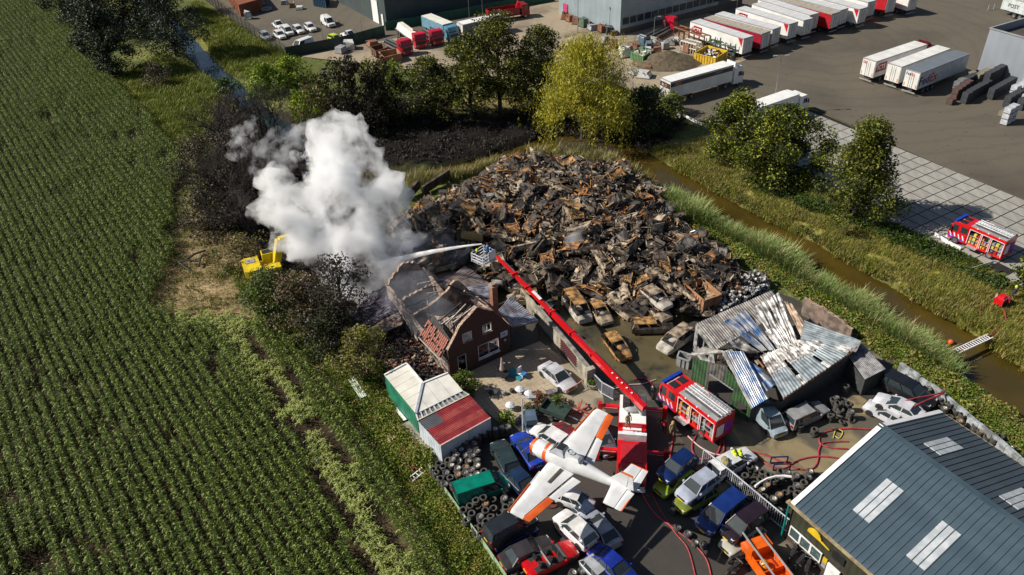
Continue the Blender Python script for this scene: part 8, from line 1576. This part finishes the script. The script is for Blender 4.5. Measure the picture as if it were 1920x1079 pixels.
# lying roof sheets, planks, ladders
def flat(name, label, cat, pts, n, mat, amp=.04):
    o = thing(name, label, cat, at(*pts[0][:2])); cs = [Vector(at(*p[:2], .25 if i in (0, 1) else .35))-o.location for i, p in enumerate(pts)]; corr(o, cs, n, amp, .03, mat, 'sheet'); return o
flat('loose_sheet', 'long pale green corrugated sheet lying in the weeds', 'sheet', [(652, 712), (664, 705), (688, 742), (676, 748)], 4, M('sheet_pale_green', (.5, .58, .5), .6))
flat('loose_sheet', 'square cream corrugated sheet lying in the weeds', 'sheet', [(720, 815), (748, 797), (758, 806), (731, 830)], 6, M('sheet_cream', (.72, .62, .34), .6), .06)
o = thing('ladder', 'aluminium ladder lying in the weeds by the tyre fence', 'ladder', at(770, 900, .3)); ladder(o, (0, 0, 0), at(795, 880, .4)-o.location, .5, .3, .05, STRW)
o = thing('ladder', 'rusty red roof ladder lying beside the aluminium one', 'ladder', at(762, 862, .3)); ladder(o, (0, 0, 0), at(778, 882, .4)-o.location, .35, .25, .05, M('ladder_rust', (.3, .08, .06), .7))
o = thing('concrete_step', 'two grey concrete slabs beside the white shed end', 'slab', at(783, 818), rad(-58)); MB().box(-1.9, -.6, 0, .6, .5, .3).build('slab', CONC, o); MB().box(.65, -.6, 0, 2.0, .5, .25).build('slab', CONC, o)
o = thing('white_board', 'narrow white board leaning in the weeds beside the green shed', 'board', at(742, 766, .2)); MB().bar((0, 0, 0), at(760, 788, .3)-o.location, .3, .04).build('board', WTR, o)
# charred posts by headland
for i, (x, y) in enumerate(((352, 492), (366, 480), (378, 488), (345, 500))): o = thing('charred_log', ['left most', 'rearmost', 'right hand', 'front'][i]+' charred log of the heap on the headland', 'log', at(x, y, .2), i*.8, 'charred logs on the maize headland'); MB().tube([(-1.3, 0, 0), (0, .1, .2), (1.4, 0, .1)], .12, 7).build('trunk', CHAR, o)
# orange works vehicle
O = thing('works_vehicle', 'orange works vehicle with ladder rails beside the hall window', 'vehicle', *[lambda p, yw: p][0:0], at(1438, 1050), math.atan2(*(lambda v: (v.y, v.x))(at(1412, 1022)-at(1462, 1085)))) if False else None
pv, yw_, L_v = place((1465, 1090), (1412, 1018), 1.2); O = thing('works_vehicle', 'orange works lorry with roof rails beside the hall window', 'lorry', (pv.x, pv.y, 0), yw_); OR_ = M('works_orange', (.75, .12, .005), .3)
MB().box(-2.3, -.95, .5, 1.2, .95, .9).build('chassis', OR_, O); cb_ = MB().prism([(1.1, .5), (2.6, .5), (2.65, .9), (2.1, 1.2), (1.7, 1.9), (.7, 1.95), (.7, .5)], -.9, .9, Matrix(((1, 0, 0, 0), (0, 0, 1, 0), (0, 1, 0, 0), (0, 0, 0, 1)))).build('cab', OR_, O); MB().add([(2.12, -.8, 1.25), (2.12, .8, 1.25), (1.73, .75, 1.85), (1.73, -.75, 1.85)], [(0, 1, 2, 3)]).build('windscreen', GLASS, cb_)
for a_ in ((-2.3, -.95, .9, .6, -.88, 1.5), (-2.3, .88, .9, .6, .95, 1.5), (-2.3, -.88, .9, -2.2, .88, 1.5), (-.9, -.88, .9, -.82, .88, 1.5)): MB().box(*a_).build('bed_panel', OR_, O)
for y in (-.5, .7): MB().bar((-2.4, y, 2.1), (2.3, y, 2.1), .1).build('roof_rail', GREY, O); [MB().bar((x, y, 1.4), (x, y, 2.1), .06).build('rail_post', GREY, O) for x in (-2.2, -.2, 1.6)]
MB().lathe([(.001, .5), (.3, .42), (.42, 0), (.001, 0)], 12, Matrix.Translation((-.1, .3, .95))).build('orange_tank', M('tank_orange', (.8, .3, .02), .3), O, smooth=60)
for x in (-1.5, 1.7): [wheel(O, x, s*.85, .34, s) for s in (-1, 1)]
# motorcycles by the wall
def motorbike(label, px, yaw):
    o = thing('motorcycle', label, 'motorcycle', at(*px), yaw)
    for x in (-.7, .7): wheel(o, x, 0, .3, 1, wdt=.6)
    MB().bar((-.7, 0, .3), (0, 0, .5), .08).build('frame', BLACK, o); MB().box(-.25, -.15, .3, .25, .15, .6).build('engine', STEEL, o); MB().prism([(-.1, .6), (.4, .62), (.35, .85), (0, .85)], -.14, .14, Matrix(((1, 0, 0, 0), (0, 0, 1, 0), (0, 1, 0, 0), (0, 0, 0, 1)))).build('fuel_tank', BLACK, o); MB().box(-.75, -.12, .68, -.1, .12, .78).build('seat', BLACK, o); MB().bar((.7, 0, .3), (.45, 0, .95), .06).build('fork', STEEL, o); MB().tube([(.4, -.35, .98), (.48, 0, .95), (.4, .35, .98)], .02).build('handlebar', STEEL, o)
for i, (x, y, a_) in enumerate(((1486, 1042, .9), (1500, 1058, .7), (1512, 1070, 1.0), (1385, 1052, .3), (1376, 1072, .6))): motorbike(['black motorcycle nearest the hall window', 'second motorcycle along the hall wall', 'third motorcycle along the hall wall', 'dark motorcycle between silver hatchback and orange lorry', 'motorcycle at the bottom edge left of the orange lorry'][i], (x, y), a_)
bf = thing('blue_frame', 'dark blue tubular frame lying among the hoses', 'frame', at(1462, 876)); [MB().bar(a_, b_, .09).build('tube', NAVY, bf) for a_, b_ in (((-.7, -.4, .1), (.7, -.4, .1)), ((-.7, .4, .1), (.7, .4, .1)), ((-.7, -.4, .1), (-.7, -.4, .8)), ((.7, -.4, .1), (.7, -.4, .8)), ((-.7, -.4, .8), (.7, -.4, .8)), ((-.7, .4, .1), (-.7, .4, .8)), ((.7, .4, .1), (.7, .4, .8)), ((-.7, .4, .8), (.7, .4, .8)))]
# girders on the heap, steel plates at its left end
for i, (a_, b_, wd, lab, mt) in enumerate([((1030, 515, 1.2), (1038, 450, 3.8), .5, 'upright ochre girder sticking out of the front of the heap', M('ochre_beam', (.34, .24, .09), .8, col2=(.16, .11, .06), scale=1)), ((952, 470, 2.8), (1035, 452, 3.8), .7, 'long pale bent girder above the rescue cage', BA), ((760, 372, .4), (785, 345, 1.2), 1.2, 'dark steel plate on edge at the left end of the heap', BK_), ((792, 358, .6), (842, 325, 1.2), 1.2, 'second dark steel plate on edge, nearer the ditch', BK_), ((866, 440, 3.0), (905, 447, 3.0), .9, 'ochre crushed panel behind the cage', M('ochre_beam', (.3, .2, .1), .8)), ((1330, 520, 1.0), (1380, 490, 1.0), .6, 'dark girder running along the wheel rim heap', BK_)]):
    p, q_ = at(*a_), at(*b_); o = MB().bar(Vector(), q_-p, wd*.35, wd).build('steel_girder', mt, loc=p); tag(o, lab, 'girder')
# heap of bare wheel rims behind the collapsed hall
m = MB(); ar = poly([(1350, 600), (1338, 575), (1365, 540), (1400, 520), (1430, 530), (1446, 548), (1400, 570)])
rr = random.Random(3)
for k in range(900):
    x, y = rr.uniform(min(p[0] for p in ar), max(p[0] for p in ar)), rr.uniform(min(p[1] for p in ar), max(p[1] for p in ar))
    if not inpoly(np.array([x]), np.array([y]), ar)[0]: continue
    T = Matrix.Translation((x, y, rr.uniform(.1, 1.3))) @ Matrix.Rotation(rr.uniform(-1.2, 1.2), 4, 'X') @ Matrix.Rotation(rr.uniform(-1.2, 1.2), 4, 'Y'); m.mi = rr.choice((0, 0, 0, 1)); m.lathe([(.001, .02), (.15, .03), (.2, .1), (.2, -.1)], 8, T)
tag(m.build('wheel_rim_heap', [M('rim_burnt_alloy', (.55, .55, .57), .5, .4, col2=(.2, .2, .2), scale=2), BK_]), 'glinting heap of burnt wheel rims behind the collapsed hall', None, None, 'stuff')
# rubble beside the house
m = MB(); ar = poly([(672, 650), (760, 612), (790, 640), (848, 712), (800, 716), (770, 690), (730, 700), (700, 690)])
for k in range(2600):
    x, y = rr.uniform(min(p[0] for p in ar), max(p[0] for p in ar)), rr.uniform(min(p[1] for p in ar), max(p[1] for p in ar))
    if not inpoly(np.array([x]), np.array([y]), ar)[0]: continue
    s = rr.uniform(.05, .2); m.mi = rr.choices(range(5), (5, 3, 2, 1.5, 1))[0]; m.box(-s, -s*.6, -s*.3, s, s*.6, s*.3, Matrix.Translation((x, y, rr.uniform(.03, .35))) @ Matrix.Rotation(rr.uniform(0, 6), 4, 'Z') @ Matrix.Rotation(rr.uniform(-.8, .8), 4, 'X'))
tag(m.build('brick_rubble', [CHAR, BRKT, M('broken_tile', (.35, .13, .08), .8), ASHW, RUST]), 'scattered charred bricks and roof tiles beside the house', None, None, 'stuff')
o = sheet('burnt_yard_floor', [(660, 642), (760, 600), (800, 640), (850, 714), (800, 722), (770, 700), (730, 706), (700, 700)], .02, M('burnt_floor', (.045, .038, .036), .95, col2=(.02, .018, .018), scale=1, bump=.5))
# ================================================================ WATER JET AND SMOKE
nz0 = at(903, 458, 8.0); tgt = at(712, 498, 2.6); V = []
jp_ = []
for k in range(25):
    t = k/24; p = nz0.lerp(tgt, t); p.z += 4*t*(1-t)*.35; jp_.append((p, .07+.36*t**1.1))
rings = []
for i, (p, r_) in enumerate(jp_):
    d = (jp_[min(i+1, 24)][0]-jp_[max(i-1, 0)][0]).normalized(); x = d.cross(Vector((0, 0, 1))).normalized(); y = x.cross(d); rings.append([p+(x*math.cos(a*.524)+y*math.sin(a*.524))*r_*(1+.12*noise.noise(p*2+Vector((a, 0, 0)))) for a in range(12)])
JETM = M('water_spray', (.99, .99, 1.0), .7, var=.01, trans=.5)
t_ = JETM.node_tree; na_ = t_.nodes.new('ShaderNodeTexNoise'); na_.inputs['Scale'].default_value = 1.3; na_.inputs['Detail'].default_value = 5; mra = t_.nodes.new('ShaderNodeMapRange'); mra.inputs[1].default_value = .25; mra.inputs[2].default_value = .7; mra.inputs[3].default_value = .6; mra.inputs[4].default_value = .05
tca = t_.nodes.new('ShaderNodeTexCoord'); t_.links.new(tca.outputs['Object'], na_.inputs['Vector']); t_.links.new(na_.outputs[0], mra.inputs[0]); tp_ = t_.nodes.new('ShaderNodeBsdfTransparent'); mxa = t_.nodes.new('ShaderNodeMixShader'); ol = t_.nodes['Material Output'].inputs[0].links[0].from_socket
t_.links.new(mra.outputs[0], mxa.inputs[0]); t_.links.new(ol, mxa.inputs[1]); t_.links.new(tp_.outputs[0], mxa.inputs[2]); t_.links.new(mxa.outputs[0], t_.nodes['Material Output'].inputs[0])
def volmat(name, dens, col, nscale=0., lo=.4, hi=.6, aniso=0., det=6, nscale2=0):
    m = bpy.data.materials.new(name); m.use_nodes = True; t = m.node_tree; N = t.nodes; L = t.links; N.remove(N['Principled BSDF']); v = N.new('ShaderNodeVolumePrincipled'); v.inputs['Color'].default_value = (*col, 1); v.inputs['Anisotropy'].default_value = aniso; v.inputs['Density'].default_value = dens
    if nscale:
        tc = N.new('ShaderNodeTexCoord'); nz = N.new('ShaderNodeTexNoise'); nz.inputs['Scale'].default_value = nscale; nz.inputs['Detail'].default_value = det; nz.inputs['Roughness'].default_value = .62; L.new(tc.outputs['Object'], nz.inputs['Vector'])
        mr = N.new('ShaderNodeMapRange'); mr.inputs[1].default_value = lo; mr.inputs[2].default_value = hi; mr.inputs[3].default_value = 0; mr.inputs[4].default_value = dens; L.new(nz.outputs[0], mr.inputs[0]); L.new(mr.outputs[0], v.inputs['Density'])
    L.new(v.outputs[0], N['Material Output'].inputs['Volume']); return m
o = MB().loft(rings).build('water_jet', JETM, smooth=60); tag(o, 'white water jet arching from the rescue cage into the smoke', 'water jet')
def puff(name, label, blobs, dens, voxel, lo, hi, ns, disp=.9, seed=0, cat='smoke', col=(.93, .94, .98)):
    m = MB()
    for (x, y, z, r_) in blobs:
        p = at(x, y, z); k = 10; prof = [(max(.001, r_*math.sin(math.pi*i/k)), -r_*math.cos(math.pi*i/k)) for i in range(k+1)]; m.lathe(prof, 16, Matrix.Translation(p))
    me = m.mesh('s', BLACK); o = bpy.data.objects.new(name, me); COL.objects.link(o); rm = o.modifiers.new('r', 'REMESH'); rm.mode = 'VOXEL'; rm.voxel_size = voxel
    bpy.context.view_layer.update(); em = bpy.data.meshes.new_from_object(o.evaluated_get(bpy.context.evaluated_depsgraph_get())); bpy.data.objects.remove(o)
    n = len(em.vertices); co = np.empty(n*3, np.float32); em.vertices.foreach_get('co', co); nr = np.empty(n*3, np.float32); em.vertices.foreach_get('normal', nr); co = co.reshape(-1, 3); nr = nr.reshape(-1, 3)
    d = np.array([noise.noise(Vector(c)*.22+Vector((seed, 0, 0)))*1.0+noise.noise(Vector(c)*.55)*.55+noise.noise(Vector(c)*1.3)*.28+noise.noise(Vector(c)*2.9)*.12 for c in co.tolist()], np.float32)
    co += nr*(d*disp*1.1)[:, None]; em.vertices.foreach_set('co', co.ravel()); em.update(); em.materials.clear(); em.materials.append(volmat(name+'_volume', dens, col, ns, lo, hi)); o = bpy.data.objects.new(name, em); COL.objects.link(o); return tag(o, label, cat)
puff('smoke_plume', 'thick white smoke billowing up from the burning heap beside the excavator', [(700, 520, 2, 3.2), (660, 500, 3, 3.5), (640, 480, 4, 3.4), (680, 480, 4, 3.8), (640, 450, 6, 4.4), (685, 440, 6, 3.8), (610, 440, 7, 3.2), (640, 410, 8, 4.6), (690, 400, 8, 3.8), (580, 400, 9, 3.8), (620, 375, 10, 4.2), (560, 365, 10, 3.0), (670, 360, 10, 3.6), (640, 330, 12, 4.0), (600, 330, 11, 3.2), (695, 320, 11, 2.6), (640, 295, 13, 3.4), (660, 265, 14, 3.0), (650, 245, 15, 2.2), (540, 350, 10, 2.2), (570, 295, 11, 1.6), (740, 480, 3, 2.4), (760, 455, 3, 1.8), (720, 500, 2.5, 2.4), (735, 520, 2, 2.0), (705, 350, 9, 2.2), (590, 300, 11, 2.2), (615, 265, 13, 2.0)], 1.3, .5, .455, .60, .24, 2.8, col=(.985, .99, 1))
puff('smoke_wisp', 'thin smoke wisp among the bare burnt trees', [(462, 250, 9, 1.4), (458, 262, 8, 1.6), (470, 240, 10, 1.2), (480, 228, 10.5, 1.0), (452, 275, 7.5, 1.2)], .7, .35, .50, .68, .6, 1.6, 5)
puff('smoke_wisp', 'drifting smoke veil between the burnt trees and the plume', [(520, 275, 9, 2.2), (550, 262, 9, 2.2), (500, 310, 8, 1.8), (580, 250, 9, 1.6), (530, 300, 8, 2), (487, 320, 8, 1.4)], .5, .4, .49, .70, .45, 1.6, 6)
puff('smoke_wisp', 'small white smoke patch at the left end of the scrap heap', [(738, 390, 3, 1.5), (745, 405, 3, 1.6), (752, 425, 3, 1.5), (762, 440, 3, 1.2), (740, 372, 4, 1.0)], .5, .35, .42, .62, .5, .6, 7)
puff('smoke_wisp', 'smoke seeping from the middle of the scrap heap', [(1080, 445, 4, 1.0), (1090, 432, 4.5, .9), (1072, 450, 4, .8)], .5, .3, .4, .62, .6, .4, 8)
puff('smoke_haze', 'thin blue grey smoke hanging inside the roofless house', [(770, 560, 3.5, 2.6), (800, 590, 3.5, 2.4), (745, 560, 2.5, 2.2), (835, 600, 3.5, 1.8), (790, 545, 4, 2.2)], .10, .45, .35, .65, .3, .5, 9, col=(.80, .86, 1))
puff('smoke_haze', 'bluish smoke drifting under the water jet', [(790, 480, 2, 2.6), (820, 470, 2, 2.2), (850, 480, 2, 1.8), (760, 490, 2, 2.4)], .13, .45, .35, .7, .3, .6, 10, col=(.82, .88, 1))
